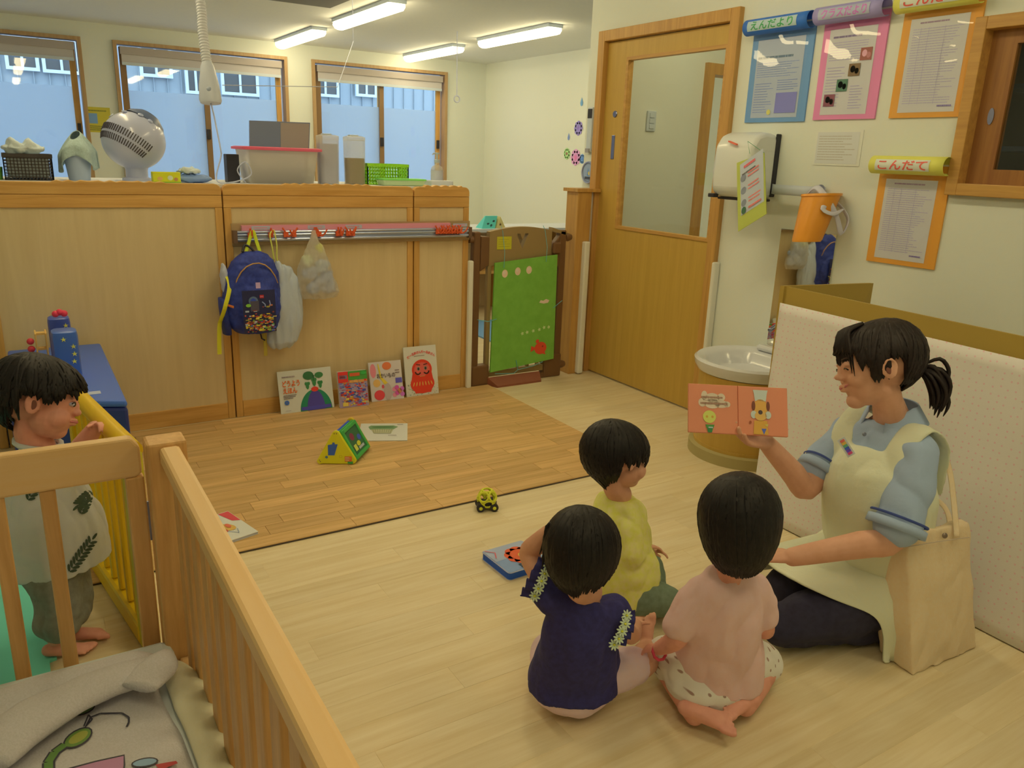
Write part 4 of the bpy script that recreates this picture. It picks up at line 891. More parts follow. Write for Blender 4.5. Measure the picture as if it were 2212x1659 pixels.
obj('side_band', MB().tube([(.815,3.90,.63),(.812,3.87,.622),(.835,3.845,.615)], [(.006,.002)]*3, 6, side=(0,0,1)), ORS, t)
obj('side_pocket', MB().loft([rect_ring(.815,3.93,.47,.02,.045,2,16),rect_ring(.808,3.93,.60,.024,.05,2,16),rect_ring(.806,3.93,.645,.022,.05,2,16)]), BLU, t, smooth=True)
link('white_flap', clothlump((.815,3.93,.74),(.018,.03,.075),.006,20,5), M('flap_white', (195,180,145), .7), t, smooth=True)
obj('strap', MB().tube([(.815,3.94,.80),(.83,3.88,.72),(.80,3.86,.62),(.785,3.9,.55),(.78,3.92,.52),(.775,3.93,.44),(.772,3.93,.37)], [(.010,.0015)]*7, 6, side=(1,0,0), smooth=5), YST, t, label='long yellow strap hanging down at left')
obj('strap', MB().tube([(.99,3.95,.50),(1.0,3.95,.42),(1.0,3.95,.335)], [(.009,.0015)]*3, 6, side=(1,0,0), smooth=3), M('strap_ochre', (170,140,40), .7), t)
obj('strap_tail', MB().tube([(.965,3.89,.465),(.97,3.89,.44),(.985,3.888,.43)], .004, 6), DARK, t)
obj('hang_loop', MB().tube([(.93,3.94,.865),(.945,3.95,.90),(.965,3.955,.955),(.975,3.955,.955),(.985,3.95,.91),(.995,3.94,.865)], [(.008,.0015)]*6, 6, side=(1,0,0), smooth=4), M('loop_lime', (190,185,30), .7), t)
obj('dark_loop', MB().tube([(.91,3.93,.865),(.925,3.945,.895),(.95,3.945,.885),(.965,3.93,.865)], .006, 6, smooth=4), DARK, t)
# white drawstring bag
t = thing('drawstring_bag', 'white patterned cloth bag hanging from a yellow cord beside the backpack', 'bag', (1.1,3.92,.36))
q = lambda x, y, Y=3.94: on(1, Y, x, y)
out = []
rows = [(565,596,602),(580,590,632),(610,586,648),(660,583,654),(700,579,654),(738,575,645),(752,590,625)]
rings = []
for k, (y, xa, xb) in enumerate(rows):
    a, b = q(xa,y), q(xb,y); c = (a+b)/2; h = (b-a).length/2; d = [.012,.03,.042,.05,.05,.042,.02][k]
    rings.append(rect_ring(c.x, 3.945, c.z, h, d, 2.4, 28))
me = fuse(MB().loft(rings), .005, 3); crumple(me, .009, 12, (1.6,1,.45), 7); link('bag_body', me, M('bag_white_cloth', (205,195,155), .8, 'cloth', (195,185,146), 12, bump=.2), t, smooth=True)
pr = Print((0,0,0),(1,0,0),(0,1,0),(0,0,1), fn=lambda a, b, l: Vector((a,3.888-l+.0*a,b)))
for i in range(22):
    a = pb.uniform(1.03,1.12); b = pb.uniform(.44,.76); pr.L = 1; pr.ell(a, b, pb.uniform(.003,.006), pb.uniform(.003,.006), pb.choice(((205,120,90),(170,160,80),(150,150,140),(200,150,100))), n=8)
obj('cord', MB().tube([q(592,562),q(588,535),q(583,508),(1.067,3.955,.962),(1.075,3.955,.955),q(598,530),q(600,565),q(625,580),q(640,600)], .0035, 6, smooth=4), M('cord_yellow', (195,180,60), .6), t, smooth=True)
pr.mb.bm.free()
# plastic bag
t = thing('plastic_bag', 'clear plastic bag stuffed with wipes hanging third on the rail', 'bag', (1.28,3.9,.62))
rows = [(497,674,681,.004),(520,668,690,.014),(548,658,705,.035),(570,645,712,.05),(600,642,722,.055),(630,648,734,.05),(644,655,728,.03)]
rings = []
for y, xa, xb, d in rows:
    a, b = q(xa,y,3.92), q(xb,y,3.92); c = (a+b)/2; rings.append(rect_ring(c.x, 3.925, c.z, (b-a).length/2, d, 2.2, 28))
me = fuse(MB().loft(rings), .005, 2); crumple(me, -.006, 30, (1,1,.8), 11); crumple(me, .004, 14, (2,1,.4), 2); link('bag_film', me, translucent('bag_film', (.9,.9,.86), .5, .5), t, smooth=True)
for i, (x, y, r, c) in enumerate(((690,535,.022,(195,180,40)),(665,562,.03,(195,185,110)),(695,575,.036,(165,160,130)),(672,590,.038,(180,172,145)),(705,600,.038,(150,148,130)),(675,622,.036,(165,160,135)),(712,622,.034,(190,180,150)),(690,610,.035,(190,180,150)))):
    p = q(x,y,3.93); p.y = 3.93; link('wipe', clothlump(p, (r,r*.8,r*.9), .010, 22, i), M('wipe_%d' % i, c, .8, k=.75), t, smooth=True)
# ================================================================ BOOKS AGAINST THE PARTITION
PAPER = M('page_edge', (205,190,150), .8, k=.9)
def stbook(name, bl, br, tl, lab, cov, th, draw, cat='book', lean=.06, grp='picture books standing against the partition'):
    # corners from floor contact, leaning back to the partition
    a = on(2,.010,*bl); b = on(2,.010,*br); a.y = min(a.y,3.955); b.y = min(b.y,3.955)
    if abs(a.y-b.y) > .02: b.y = a.y
    u = (b-a); w = u.length; u.normalize(); hh = (on(1,a.y+lean*.6,*tl).z-.010)
    yb = 4.026-th; v = Vector((0, yb-a.y, 0)); h = hh; vv = Vector((0, lean, h)).normalized(); h = Vector((0,lean,h)).length
    n = -(u.cross(vv)).normalized(); n = n if n.y < 0 else -n
    t = thing(name, lab, cat, a+u*w/2, grp)
    back = a-n*th
    obj('cover', MB().prism([(0,0),(w,0),(w,h),(0,h)], a, u, vv, -n, .002), P(cov), t); obj('back_cover', MB().prism([(0,0),(w,0),(w,h),(0,h)], a-n*(th-.002), u, vv, -n, .002), P(cov), t)
    obj('pages', MB().prism([(.002,.002),(w-.003,.002),(w-.003,h-.002),(.002,h-.002)], a-n*.002, u, vv, -n, th-.004), PAPER, t)
    pr = Print(a, u, vv, n); draw(pr, w, h); pr.build('cover_print', t); return t
def d1(p, w, h):
    p.ell(w*.66,0.0,w*.30,h*.50,(30,110,60),n=24,t0=0,t1=180).ell(w*.66,0,w*.17,h*.48,(70,55,100),n=20,t0=0,t1=180).rect(w*.38,.004,w*.94,h*.10,(70,60,110))
    p.ell(w*.66,h*.5,w*.07,h*.06,(200,50,25)); 
    for a, b, s in ((.53,.60,1),(.66,.68,1.2),(.77,.60,1)): p.ell(w*a,h*b,w*.03*s,h*.09*s,(50,110,45)).ell(w*(a-.03),h*(b+.05),w*.02,h*.04,(50,110,45)).ell(w*(a+.03),h*(b+.05),w*.02,h*.04,(50,110,45))
    p.ell(w*.56,h*.84,w*.10,h*.10,(45,90,40)).ell(w*.76,h*.83,w*.08,h*.07,(55,105,45)).rect(w*.64,h*.70,w*.67,h*.84,(45,90,40))
    p.text('どうよう',w*.23,h*.70,w*.32,h*.15,(225,100,30),bold=.03).text('えほん',w*.20,h*.53,w*.26,h*.14,(225,100,30),bold=.03).lines(w*.07,h*.84,w*.38,h*.88,1,(140,115,90),.006)
    p.lines(w*.07,h*.33,w*.32,h*.44,3,(110,90,70),.004); p.ell(w*.12,h*.25,w*.045,h*.055,(70,105,140)).text('1',w*.12,h*.25,w*.02,h*.06,(220,220,220),bold=.03); p.lines(w*.08,h*.05,w*.2,h*.07,1,(160,140,110),.003)
def d2(p, w, h):
    p.rect(0,0,w,h,(150,120,110)); p.rect(w*.3,h*.75,w,h,(70,130,40)); rr_ = random.Random(9)
    for i in range(220):
        a, b = rr_.uniform(0,.92), rr_.uniform(.02,.72); p.L = 1+i % 7; s = rr_.uniform(.04,.12)
        p.rect(w*a,h*b,min(w,w*(a+s)),h*(b+s*.5),rr_.choice(((190,40,30),(60,60,110),(200,110,40),(200,190,170),(150,50,60),(60,90,120),(210,170,50),(120,110,130),(220,80,50))))
    p.L = 8; p.rect(0,h*.70,w*.34,h,(200,45,30)); p.L = 9; p.rect(w*.04,h*.80,w*.30,h*.90,(215,205,190)); p.L = 9
    p.lines(w*.40,h*.84,w*.82,h*.96,1,(220,90,40),.018); p.lines(w*.07,h*.82,w*.27,h*.88,1,(190,40,30),.009); p.lines(w*.38,h*.66,w*.95,h*.76,1,(225,150,60),.014); p.ell(w*.88,h*.93,w*.09,h*.05,(60,150,50)); p.rect(w*.1,h*.04,w*.28,h*.14,(220,180,60))
def d3(p, w, h):
    p.ell(w*.12,h*.78,w*.09,h*.18,(215,120,100)).ell(w*.55,h*.88,w*.14,h*.10,(220,110,50)).ell(w*.2,h*.46,w*.11,h*.10,(215,160,70)).ell(w*.38,h*.36,w*.04,h*.05,(190,70,60)).ell(w*.25,h*.15,w*.16,h*.13,(210,60,50))
    p.poly([(w*.27,h*.95),(w*.30,h*.95),(w*.36,h*.62),(w*.56,h*.42),(w*.55,h*.38),(w*.42,h*.42),(w*.30,h*.60)],(210,170,40)); p.ell(w*.52,h*.22,w*.11,h*.22,(165,140,105)); p.rect(w*.78,h*.42,w*.98,h*.55,(100,85,140))
    for i in range(8): p.L = 5; p.ell(w*(.72+.08*(i % 4)),h*(.12+.1*(i//4)+.04*(i % 3)),w*.07,h*.06,[(210,120,110),(190,70,110),(215,130,70),(200,100,140)][i % 4])
    p.L = 7; p.text('おかいもの',w*.5,h*.64,w*.56,h*.12,(60,40,30),bold=.012); p.lines(w*.78,h*.66,w*.98,h*.78,2,(90,60,50),.004)
def d4(p, w, h):
    rr_ = random.Random(4)
    for i in range(120):
        a, b = rr_.uniform(.01,.99), rr_.uniform(.01,.25); p.L = 0; p.ell(w*a,h*b,.0022,.0022,rr_.choice(((90,90,60),(190,150,60),(110,120,80))),n=6)
    p.L = 1; R_ = (215,55,25)
    p.ell(w*.52,h*.52,w*.31,h*.21,R_,n=28).ell(w*.51,h*.24,w*.37,h*.20,R_,n=28).poly([(w*.24,h*.52),(w*.80,h*.52),(w*.86,h*.26),(w*.76,h*.05),(w*.28,h*.05),(w*.16,h*.26)],R_)
    p.L = 4; p.ell(w*.52,h*.53,w*.24,h*.14,(222,90,60),n=24)
    for s in (-1,1):
        p.L = 5; p.ell(w*(.52+s*.11),h*.55,w*.055,h*.045,(150,110,70)); p.L = 6; p.ell(w*(.52+s*.11),h*.545,w*.03,h*.03,(40,35,25)); p.L = 6; p.line([(w*(.52+s*.17),h*.635),(w*(.52+s*.05),h*.62)],.005,(60,30,20)); p.line([(w*(.52+s*.05),h*.465),(w*(.52+s*.12),h*.43),(w*(.52+s*.19),h*.45),(w*(.52+s*.21),h*.49)],.008,(50,25,15))
    for i in range(7): p.L = 5; p.ell(w*(.24+i*.092),h*.24,w*.014,h*.045,(225,170,60),rot=(i-3)*.12)
    p.L = 6; p.line([(w*.44,h*.39),(w*.60,h*.39)],.003,(190,130,50))
    for i, ch in enumerate('だーるまさんだーるまさん'):
        f = (i-5.5)/5.5; p.L = 7; p.text(ch, w*(.52+f*.40), h*(.885-.09*f*f), w*.075, h*.055 if ch != 'ー' else h*.012, (215,70,45), rot=-f*.5, bold=.03)
    p.lines(w*.30,h*.80,w*.72,h*.815,1,(120,90,60),.003)
W_ = (200,182,130)
stbook('picture_book',(603,890),(722,879),(600,806),'wide white picture book with a green and purple turnip, leftmost at the partition',W_,.008,d1,lean=.05)
stbook('picture_book',(735,882),(797,875),(725,806),'thick glossy vehicle book crowded with red cars',(190,165,110),.022,d2,lean=.03)
stbook('picture_book',(803,868),(873,860),(796,786),'square picture book with banana and fruit between the vehicle and doll books',(205,180,135),.007,d3,lean=.05)
stbook('picture_book',(877,857),(948,849),(872,753),'tall picture book with a big red round doll, rightmost at the partition',W_,.008,d4,lean=.05)
def flatbook(name, corners, z0, th, lab, cov, edge, draw, r=0, cat='book'):
    a, b, c, d = [on(2,z0+th,*q) for q in corners]   # bl, br, tr, tl in its own frame
    u = (b-a); w = u.length; u.normalize(); v = Vector((-u.y,u.x,0)); h = (d-a).dot(v); a.z = z0
    if h < 0: v = -v; h = -h
    t = thing(name, lab, cat, a+u*w/2+v*h/2)
    def rp(m):
        if not r: return [(m,m),(w-m,m),(w-m,h-m),(m,h-m)]
        o = []
        for cx, cy, a0 in ((w-m-r,h-m-r,0),(m+r,h-m-r,90),(m+r,m+r,180),(w-m-r,m+r,270)):
            for i in range(5): t_ = math.radians(a0+i*22.5); o.append((cx+r*math.cos(t_), cy+r*math.sin(t_)))
        return o
    Z = Vector((0,0,1))
    obj('pages', MB().prism(rp(.0015), a+Z*.0015, u, v, Z, th-.003), edge, t); obj('cover', MB().prism(rp(0), a+Z*(th-.0015), u, v, Z, .0015), P(cov), t); obj('back_cover', MB().prism(rp(0), a, u, v, Z, .0015), P(cov), t)
    pr = Print(a+Z*th, u, v, Z); draw(pr, w, h); pr.build('cover_print', t); return t
def d5(p, w, h):
    p.poly([(w*.17,h*.78),(w*.22,h*.86),(w*.70,h*.86),(w*.80,h*.78),(w*.70,h*.62),(w*.22,h*.62)],(105,125,65)).ell(w*.48,h*.76,w*.24,h*.05,(70,100,45)).poly([(w*.24,h*.62),(w*.70,h*.62),(w*.66,h*.38),(w*.30,h*.38)],(165,150,90))
    for i in range(9): p.L = 4; p.line([(w*(.27+i*.05),h*.62),(w*(.31+i*.04),h*.39)],.002,(120,110,60))
    p.lines(w*.78,h*.88,w*.95,h*.93,1,(100,80,60),.005).lines(w*.60,h*.22,w*.82,h*.30,2,(110,90,70),.003)
def d6(p, w, h):
    p.poly([(w*.62,h*.98),(w*.98,h*.98),(w*.98,h*.55),(w*.75,h*.62)],(190,60,50)); p.ell(w*.38,h*.45,w*.22,h*.16,(190,140,50),rot=.5).ell(w*.25,h*.35,w*.06,h*.06,(170,60,40)).line([(w*.45,h*.7),(w*.35,h*.85),(w*.15,h*.88)],.004,(120,110,70)).line([(w*.3,h*.3),(w*.5,h*.15),(w*.6,h*.3)],.003,(130,130,110)).ell(w*.46,h*.48,w*.08,h*.08,(200,90,50))
t5 = flatbook('picture_card',[(773,952),(880,951),(877,913),(769,915)],.0092,.004,'white picture card showing a green basket lying flat on the mat',W_,PAPER,d5)
t6 = flatbook('picture_card',[(495,1169),(558,1148),(528,1101),(452,1116)],.0092,.010,'white board book with insect and flower lying near the crib rail',W_,PAPER,d6)
def d7(p, w, h):
    p.rect(.004,.004,w-.004,h-.004,(165,180,175)); p.rect(.004,h*.5,w-.004,h-.004,(195,190,165))
    for i in range(9): a_ = i*.698; p.L = 3; p.ell(w*.62+w*.20*math.cos(a_),h*.50+h*.2*math.sin(a_),w*.14,h*.14,(225,80,30))
    p.L = 4; p.ell(w*.62,h*.50,w*.22,h*.22,(225,85,30)).ell(w*.66,h*.46,w*.11,h*.11,(215,170,40)).ell(w*.67,h*.44,w*.05,h*.05,(40,40,30)); p.rect(w*.35,h*.06,w*.62,h*.12,(45,55,55)).rect(w*.35,h*.15,w*.50,h*.2,(45,55,55)); p.line([(w*.05,h*.95),(w*.2,h*.8),(w*.1,h*.6)],.004,(190,80,70))
t7 = flatbook('board_book',[(1100,1240),(1190,1212),(1140,1165),(1060,1186)],.0002,.026,'chunky blue edged board book with red flower behind the girl in navy',(205,195,170),P((40,105,175)),d7,r=.012)
# ================================================================ TOYS
t = thing('triangle_toy', 'yellow and green triangular activity toy standing on the brown mat', 'toy', (1.15,3.2,.009))
A_, B_ = on(2,.012,684,1002), on(2,.012,769,1002); T_ = None
u = (B_-A_); w = u.length; u.normalize(); back = Vector((-u.y,u.x,0)); Z = Vector((0,0,1)); tri_h = w*.92
back = (back+u*.25).normalized(); dep = .20
def tri(r, s=1.0, dx=0):
    P_ = []; cx, cy = w/2, tri_h*.36
    for (x, y), a0 in (((r,r),180),((w-r,r),270),((w/2,tri_h-r*1.1),30)):
        for i in range(6): a_ = math.radians(a0+i*(24 if a0 != 30 else 24)+(0 if a0 != 30 else 0)); P_.append((cx+(x+r*math.cos(a_)-cx)*s, cy+(y+r*math.sin(a_)-cy)*s))
    return P_
YEL = P((200,180,25)); YEL2 = M('toy_yellow', (205,185,25), .3)
base = A_.copy(); base.z = .010
obj('end_plate', MB().prism(tri(.016), base, u, Z, back, .014), YEL2, t, bevel=.003); obj('end_plate', MB().prism(tri(.016), base+back*(dep-.014), u, Z, back, .014), P((195,150,30)), t, bevel=.003)
ap = base+u*w/2+Z*(tri_h-.012)
def panel(p, q, m, nm): obj(nm, MB().slab((p+q)/2+back*.012, (p+q)/2+back*(dep-.012), (q-p).length, .010, up=(q-p).cross(back)), m, t, bevel=.003)
TG = M('toy_green', (60,140,50), .35); TB = M('toy_blue', (50,80,140), .35)
panel(base+u*(w-.012)+Z*.012, ap+u*.004, TG, 'green_panel'); panel(base+u*.012+Z*.012, ap-u*.004, TB, 'blue_panel')
obj('floor_panel', MB().slab(base+u*w/2+Z*.008+back*.012, base+u*w/2+Z*.008+back*(dep-.012), w-.03, .010), TG, t)
# frame on the green side
sp, sq = base+u*(w-.004)+Z*.014, ap+u*.014; sd = (sq-sp); sn = back.cross(sd).normalized(); sn = sn if sn.dot(u) > 0 else -sn
for f0, f1 in ((0,.10),(.9,1.0)): obj('frame_bar', MB().slab(sp+sd*(f0+f1)/2+back*.014+sn*.004, sp+sd*(f0+f1)/2+back*(dep-.014)+sn*.004, sd.length*.12, .012, up=sn), TG, t, bevel=.004)
for b_ in (.022, dep-.022): obj('frame_bar', MB().slab(sp+back*b_+sn*.004, sq+back*b_+sn*.004, .018, .012, up=sn), TG, t, bevel=.004)
pr = Print(sp+back*.03+sn*.0035, back, sd.normalized(), sn); L_s = sd.length
pr.rect(0,L_s*.12,dep-.06,L_s*.88,(50,90,45)); pr.L = 1; pr.ell(.05,L_s*.65,.022,.018,(120,45,50)).ell(.08,L_s*.35,.02,.012,(200,185,40)).ell(.11,L_s*.5,.018,.014,(60,80,130)).rect(.02,L_s*.2,.05,L_s*.4,(190,180,60)).rect(.06,L_s*.18,.12,L_s*.26,(200,190,150)); pr.build('picture_strip', t)
pr = Print(base-back*.0004, u, Z, -back)
pr.poly([(w*.30,w*.25),(w*.46,w*.25),(w*.55,w*.55),(w*.48,w*.55),(w*.47,w*.60),(w*.42,w*.60),(w*.41,w*.55),(w*.30,w*.53)],(60,95,140)); pr.ell(w*.26,w*.20,.006,.006,(70,100,90)); pr.rect(w*.72,w*.08,w*.90,w*.22,(205,90,35)); pr.lines(w*.73,w*.09,w*.89,w*.21,3,(225,200,120),.003)
for i in range(6): a_ = i*1.05; pr.L = 2; pr.ell(w*.62+.006*math.cos(a_),w*.22+.006*math.sin(a_),.0015,.0015,(150,130,20),n=6)
for a, b in ((.10,.08),(.08,.12),(.92,.06),(.47,.84),(.53,.84)): pr.L = 2; pr.ell(w*a,w*b,.0028,.0028,(120,100,30),n=8)
pr.build('plate_print', t)
# lattice car
cc_ = (on(2,.0,1020,1085)+on(2,.0,1068,1095))/2; cc_ = Vector((1.462,2.478,0)); 
t = thing('toy_car', 'small black toy car with yellow lattice ball body at the mat edge', 'toy car', cc_)
cd = Vector((.92,-.38,0)).normalized(); cs = Vector((-cd.y,cd.x,0))
YC = M('car_yellow', (195,180,30), .4)
bm_ = bmesh.new(); bmesh.ops.create_icosphere(bm_, subdivisions=1, radius=1)
bmi = MB(); c0_ = cc_+Z*.047
ico = [v.co.copy() for v in bm_.verts]; 
# dual-like lattice: rings around each face-hole
bm2 = bmesh.new(); bmesh.ops.create_icosphere(bm2, subdivisions=2, radius=1)
holes = [v.co.normalized() for v in bm_.verts]; bm_.free(); bm2.free()
for hv in holes[:]:
    if hv.z < -.75: continue
    a = hv.orthogonal().normalized(); b = hv.cross(a)
    bmi.tube([c0_+Vector(((hv*.86+(a*math.cos(k*math.pi/6)+b*math.sin(k*math.pi/6))*.50)*.038)[:]) for k in range(12)], .0042, 6, closed=True)
obj('lattice_ball', bmi, YC, t, smooth=True)
obj('chassis', MB().prism([(-.040,0),(.040,0),(.040,.014),(.025,.022),(-.025,.022),(-.040,.014)], cc_+Z*.012-cs*.018, cd, Z, cs, .036), DARK, t, bevel=.003)
for i in (-1,1):
    for j in (-1,1):
        wv = cc_+cd*(.027*i)+cs*(.026*j)+Z*.0165; wh = obj('wheel', MB().lathe([(0,.008),(.010,.008),(.0165,.005),(.0165,-.005),(.010,-.008),(0,-.008)], wv, cs, 20), DARK, t, smooth=2)
        obj('hub', MB().lathe([(0,.0095),(.007,.009),(.0075,.007)], wv, cs*j, 16), YC, wh, smooth=True)
obj('blue_toy', MB().ell(on(2,.03,566,1652)+Vector((0,0,0)), (.03,.04,.029)), P((40,45,140)), smooth=True, label='small blue toy half hidden behind the crib rail at the bottom', cat='toy')
# blue toy table
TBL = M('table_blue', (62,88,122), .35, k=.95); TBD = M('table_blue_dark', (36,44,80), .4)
t = thing('toy_table', 'blue padded toy bench against the partition behind the standing child', 'toy bench', (.09,3.5,0))
q4 = [Vector((.105,3.08)),Vector((.262,2.99)),Vector((.262,3.97)),Vector((-.10,3.97))]; q4[0] = Vector((-.10,3.16))
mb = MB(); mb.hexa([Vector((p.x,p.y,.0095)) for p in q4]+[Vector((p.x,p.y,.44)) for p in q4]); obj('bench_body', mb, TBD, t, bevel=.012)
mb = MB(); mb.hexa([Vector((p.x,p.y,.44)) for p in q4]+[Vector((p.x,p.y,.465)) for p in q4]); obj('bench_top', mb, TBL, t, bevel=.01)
obj('label_strip', MB().slab((.155,3.049,.34),(.235,3.003,.34),.002,.012), WHITE, t); obj('top_label', MB().box((.13,3.12,.4655),(.19,3.16,.4665)), P((190,180,150)), t)
obj('seam_patch', MB().box((-.09,3.6,.4655),(.0,3.75,.4662)), P((80,75,130)), t)
def pad(name, c, hx, hy, z0, z1, m, lab):
    t = thing(name, lab, 'toy block', (c[0],c[1],z0), 'blue starred toy blocks'); obj('block', MB().loft([rect_ring(c[0],c[1],z,hx*s,hy*s,5,24) for z, s in ((z0,.94),(z0+.015,1),(z1-.02,1),(z1-.004,.94),(z1,.8))]), m, t, smooth=2)
    pr = Print((c[0]-hx,c[1]-hy-.001,z0),(1,0,0),(0,0,1),(0,-1,0)); rs = random.Random(int(c[1]*10))
    for i in range(6): a, b = rs.uniform(.2,.85)*2*hx, (i+.6)/6.5*(z1-z0); pr.L = 1; pr.text('★',a,b,.02,.02,(205,185,60))
    pr.build('stars', t)
PB = M('block_blue', (54,82,112), .35)
c1 = on(1,3.40,143,760); pad('toy_block',(c1.x,3.40),.045,.05,.466,on(1,3.40,143,712).z,PB,'front blue toy block with yellow stars on the bench')
c2 = on(1,3.62,130,720); pad('toy_block',(c2.x,3.62),.04,.045,.466,on(1,3.62,130,684).z,M('block_blue_b', (52,66,104), .35),'rear blue toy block partly hidden by the front one')
t = thing('bead_frame', 'small orange and red toy frame left of the blue blocks', 'toy', (c1.x-.09,3.5,.466))
cx = c1.x-.085
for s in (0,.035): obj('frame_side', MB().box((cx-.012+s,3.48,.467),(cx-.006+s,3.56,.63)), P((205,150,60)), t, bevel=.002)
for z in (.50,.56,.62): obj('frame_bar', MB().box((cx-.012,3.50,z),(cx+.03,3.53,z+.008)), P((205,150,60)), t)
for z in (.52,.55,.58): obj('bead', MB().ell((cx-.028,3.49,z+.02),(.013,.013,.013)), P((185,45,40)), t, smooth=True)
for a in (0,1,2): obj('bead', MB().ell((c2.x-.01+a*.015,3.55,.69+.006*(a % 2)),(.013,.013,.013)), P((200,45,50)), t, smooth=True)
# green foam mat
t = thing('foam_mat', 'mint green foam floor mat under the crib at left', 'mat', (-.3,2.4,0))
mb = MB(); E_ = [(-.9,1.75),(-.062,1.75)]
yy = 1.75
while yy < 2.95: E_ += [(-.062,yy+.03),(-.045,yy+.035),(-.045,yy+.065),(-.062,yy+.07),(-.062,yy+.1)]; yy += .1
E_ += [(-.9,yy)]
obj('foam_tile', mb.prism(E_, (0,0,0.0005), (1,0,0), (0,1,0), (0,0,1), .008), M('foam_green', (110,185,125), .8), t)
# ================================================================ CRIB
t = thing('crib', 'light wooden crib with slatted sides in the foreground', 'crib', (-.2,1.3,0))
def zb(x,y,Y=1.9): return on(1,Y,x,y).z
CT = .70
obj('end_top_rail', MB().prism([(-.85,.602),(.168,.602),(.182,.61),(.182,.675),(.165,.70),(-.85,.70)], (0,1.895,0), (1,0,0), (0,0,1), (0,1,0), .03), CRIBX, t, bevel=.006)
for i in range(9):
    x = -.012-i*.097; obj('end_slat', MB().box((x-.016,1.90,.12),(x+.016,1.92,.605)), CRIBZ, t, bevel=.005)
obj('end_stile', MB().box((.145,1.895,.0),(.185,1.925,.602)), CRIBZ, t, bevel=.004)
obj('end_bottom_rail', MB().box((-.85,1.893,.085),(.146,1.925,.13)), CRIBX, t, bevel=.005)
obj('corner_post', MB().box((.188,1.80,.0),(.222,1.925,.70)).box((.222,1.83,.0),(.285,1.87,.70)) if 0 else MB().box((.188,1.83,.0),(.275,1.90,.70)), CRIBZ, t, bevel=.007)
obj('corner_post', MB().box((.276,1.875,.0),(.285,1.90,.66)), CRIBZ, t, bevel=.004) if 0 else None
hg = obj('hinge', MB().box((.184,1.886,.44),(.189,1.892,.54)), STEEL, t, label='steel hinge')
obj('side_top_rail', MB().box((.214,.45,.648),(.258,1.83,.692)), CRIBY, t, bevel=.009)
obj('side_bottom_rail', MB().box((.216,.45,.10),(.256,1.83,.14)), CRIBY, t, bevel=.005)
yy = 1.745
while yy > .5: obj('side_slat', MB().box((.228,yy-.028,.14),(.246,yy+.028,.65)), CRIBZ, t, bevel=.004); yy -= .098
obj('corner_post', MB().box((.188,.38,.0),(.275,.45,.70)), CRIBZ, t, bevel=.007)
for Y_ in (.40,): obj('end_top_rail', MB().box((-.85,Y_,.602),(.186,Y_+.03,.70)), CRIBX, t); obj('end_bottom_rail', MB().box((-.85,Y_,.085),(.186,Y_+.03,.13)), CRIBX, t)
obj('bed_board', MB().box((-.84,.44,.10),(.212,1.89,.118)), PLY, t)
obj('mattress', MB().box((-.82,.46,.118),(.205,1.865,.185)), M('mattress_white', (205,190,140), .8), bevel=.025, label='thin cream crib mattress under the grey blanket', cat='mattress')
# ---- blanket
BLK = M('blanket_grey', (172,152,112), .95, 'cloth', (158,140,102), 40, bump=.5, k=.76)
def bl_z(x, y):
    n_ = noise.noise(Vector((x*4, y*4, .3)))*.012+noise.noise(Vector((x*11, y*9, 2.3)))*.005
    z = .205+n_
    # turned-over fold running along a diagonal near the far edge
    fy = 1.60+.55*(x-.0); d = y-fy
    return z
def bl_pt(a, b, off=0):
    x = -.75+a*.88; yfar = 1.80+.02*x; y = .55+b*(yfar-.55)
    
    # narrows on the right towards the far corner
    xr = .20-.045*b; x = -.75+a*(xr+.75)
    z = bl_z(x, y)
    if b > .93: z += .02*math.sin((b-.93)/.07*math.pi)
    if a > .96: z -= .02*(a-.96)/.04
    return Vector((x, y, z+off))
t = thing('blanket', 'grey blanket with green and pink drawing spread over the crib mattress', 'blanket', (-.3,1.2,.19))
mb = MB().grid(lambda a, b: bl_pt(a, b), 60, 60); obj('blanket_sheet', mb, BLK, t, smooth=True, recalc=False, solid=.008)
# folded-over band (roll) at the far side with a raised corner
fold = [on(2,.24,x,y) for x, y in ((-40,1640),(60,1560),(150,1510),(230,1475),(300,1452),(345,1450))]
mb = MB().tube(fold, [(.062,.018),(.062,.02),(.058,.022),(.05,.022),(.042,.022),(.028,.016)], 18, side=(-.4,.9,0), smooth=5)
me = bpy.data.meshes.new('f'); bmesh.ops.recalc_face_normals(mb.bm, faces=mb.bm.faces[:]); mb.bm.to_mesh(me); mb.bm.free(); crumple(me, -.006, 12, seed=4); link('folded_edge', me, BLK, t, smooth=True)
cn = [on(2,.255,x,y) for x, y in ((300,1485),(335,1448),(352,1425),(358,1412))]
mb = MB().tube(cn, [(.04,.012),(.046,.016),(.034,.016),(.012,.01)], 16, side=(.9,.4,0), smooth=5); me = bpy.data.meshes.new('f'); bmesh.ops.recalc_face_normals(mb.bm, faces=mb.bm.faces[:]); mb.bm.to_mesh(me); mb.bm.free(); crumple(me, -.004, 16, seed=8); link('turned_corner', me, BLK, t, smooth=True)
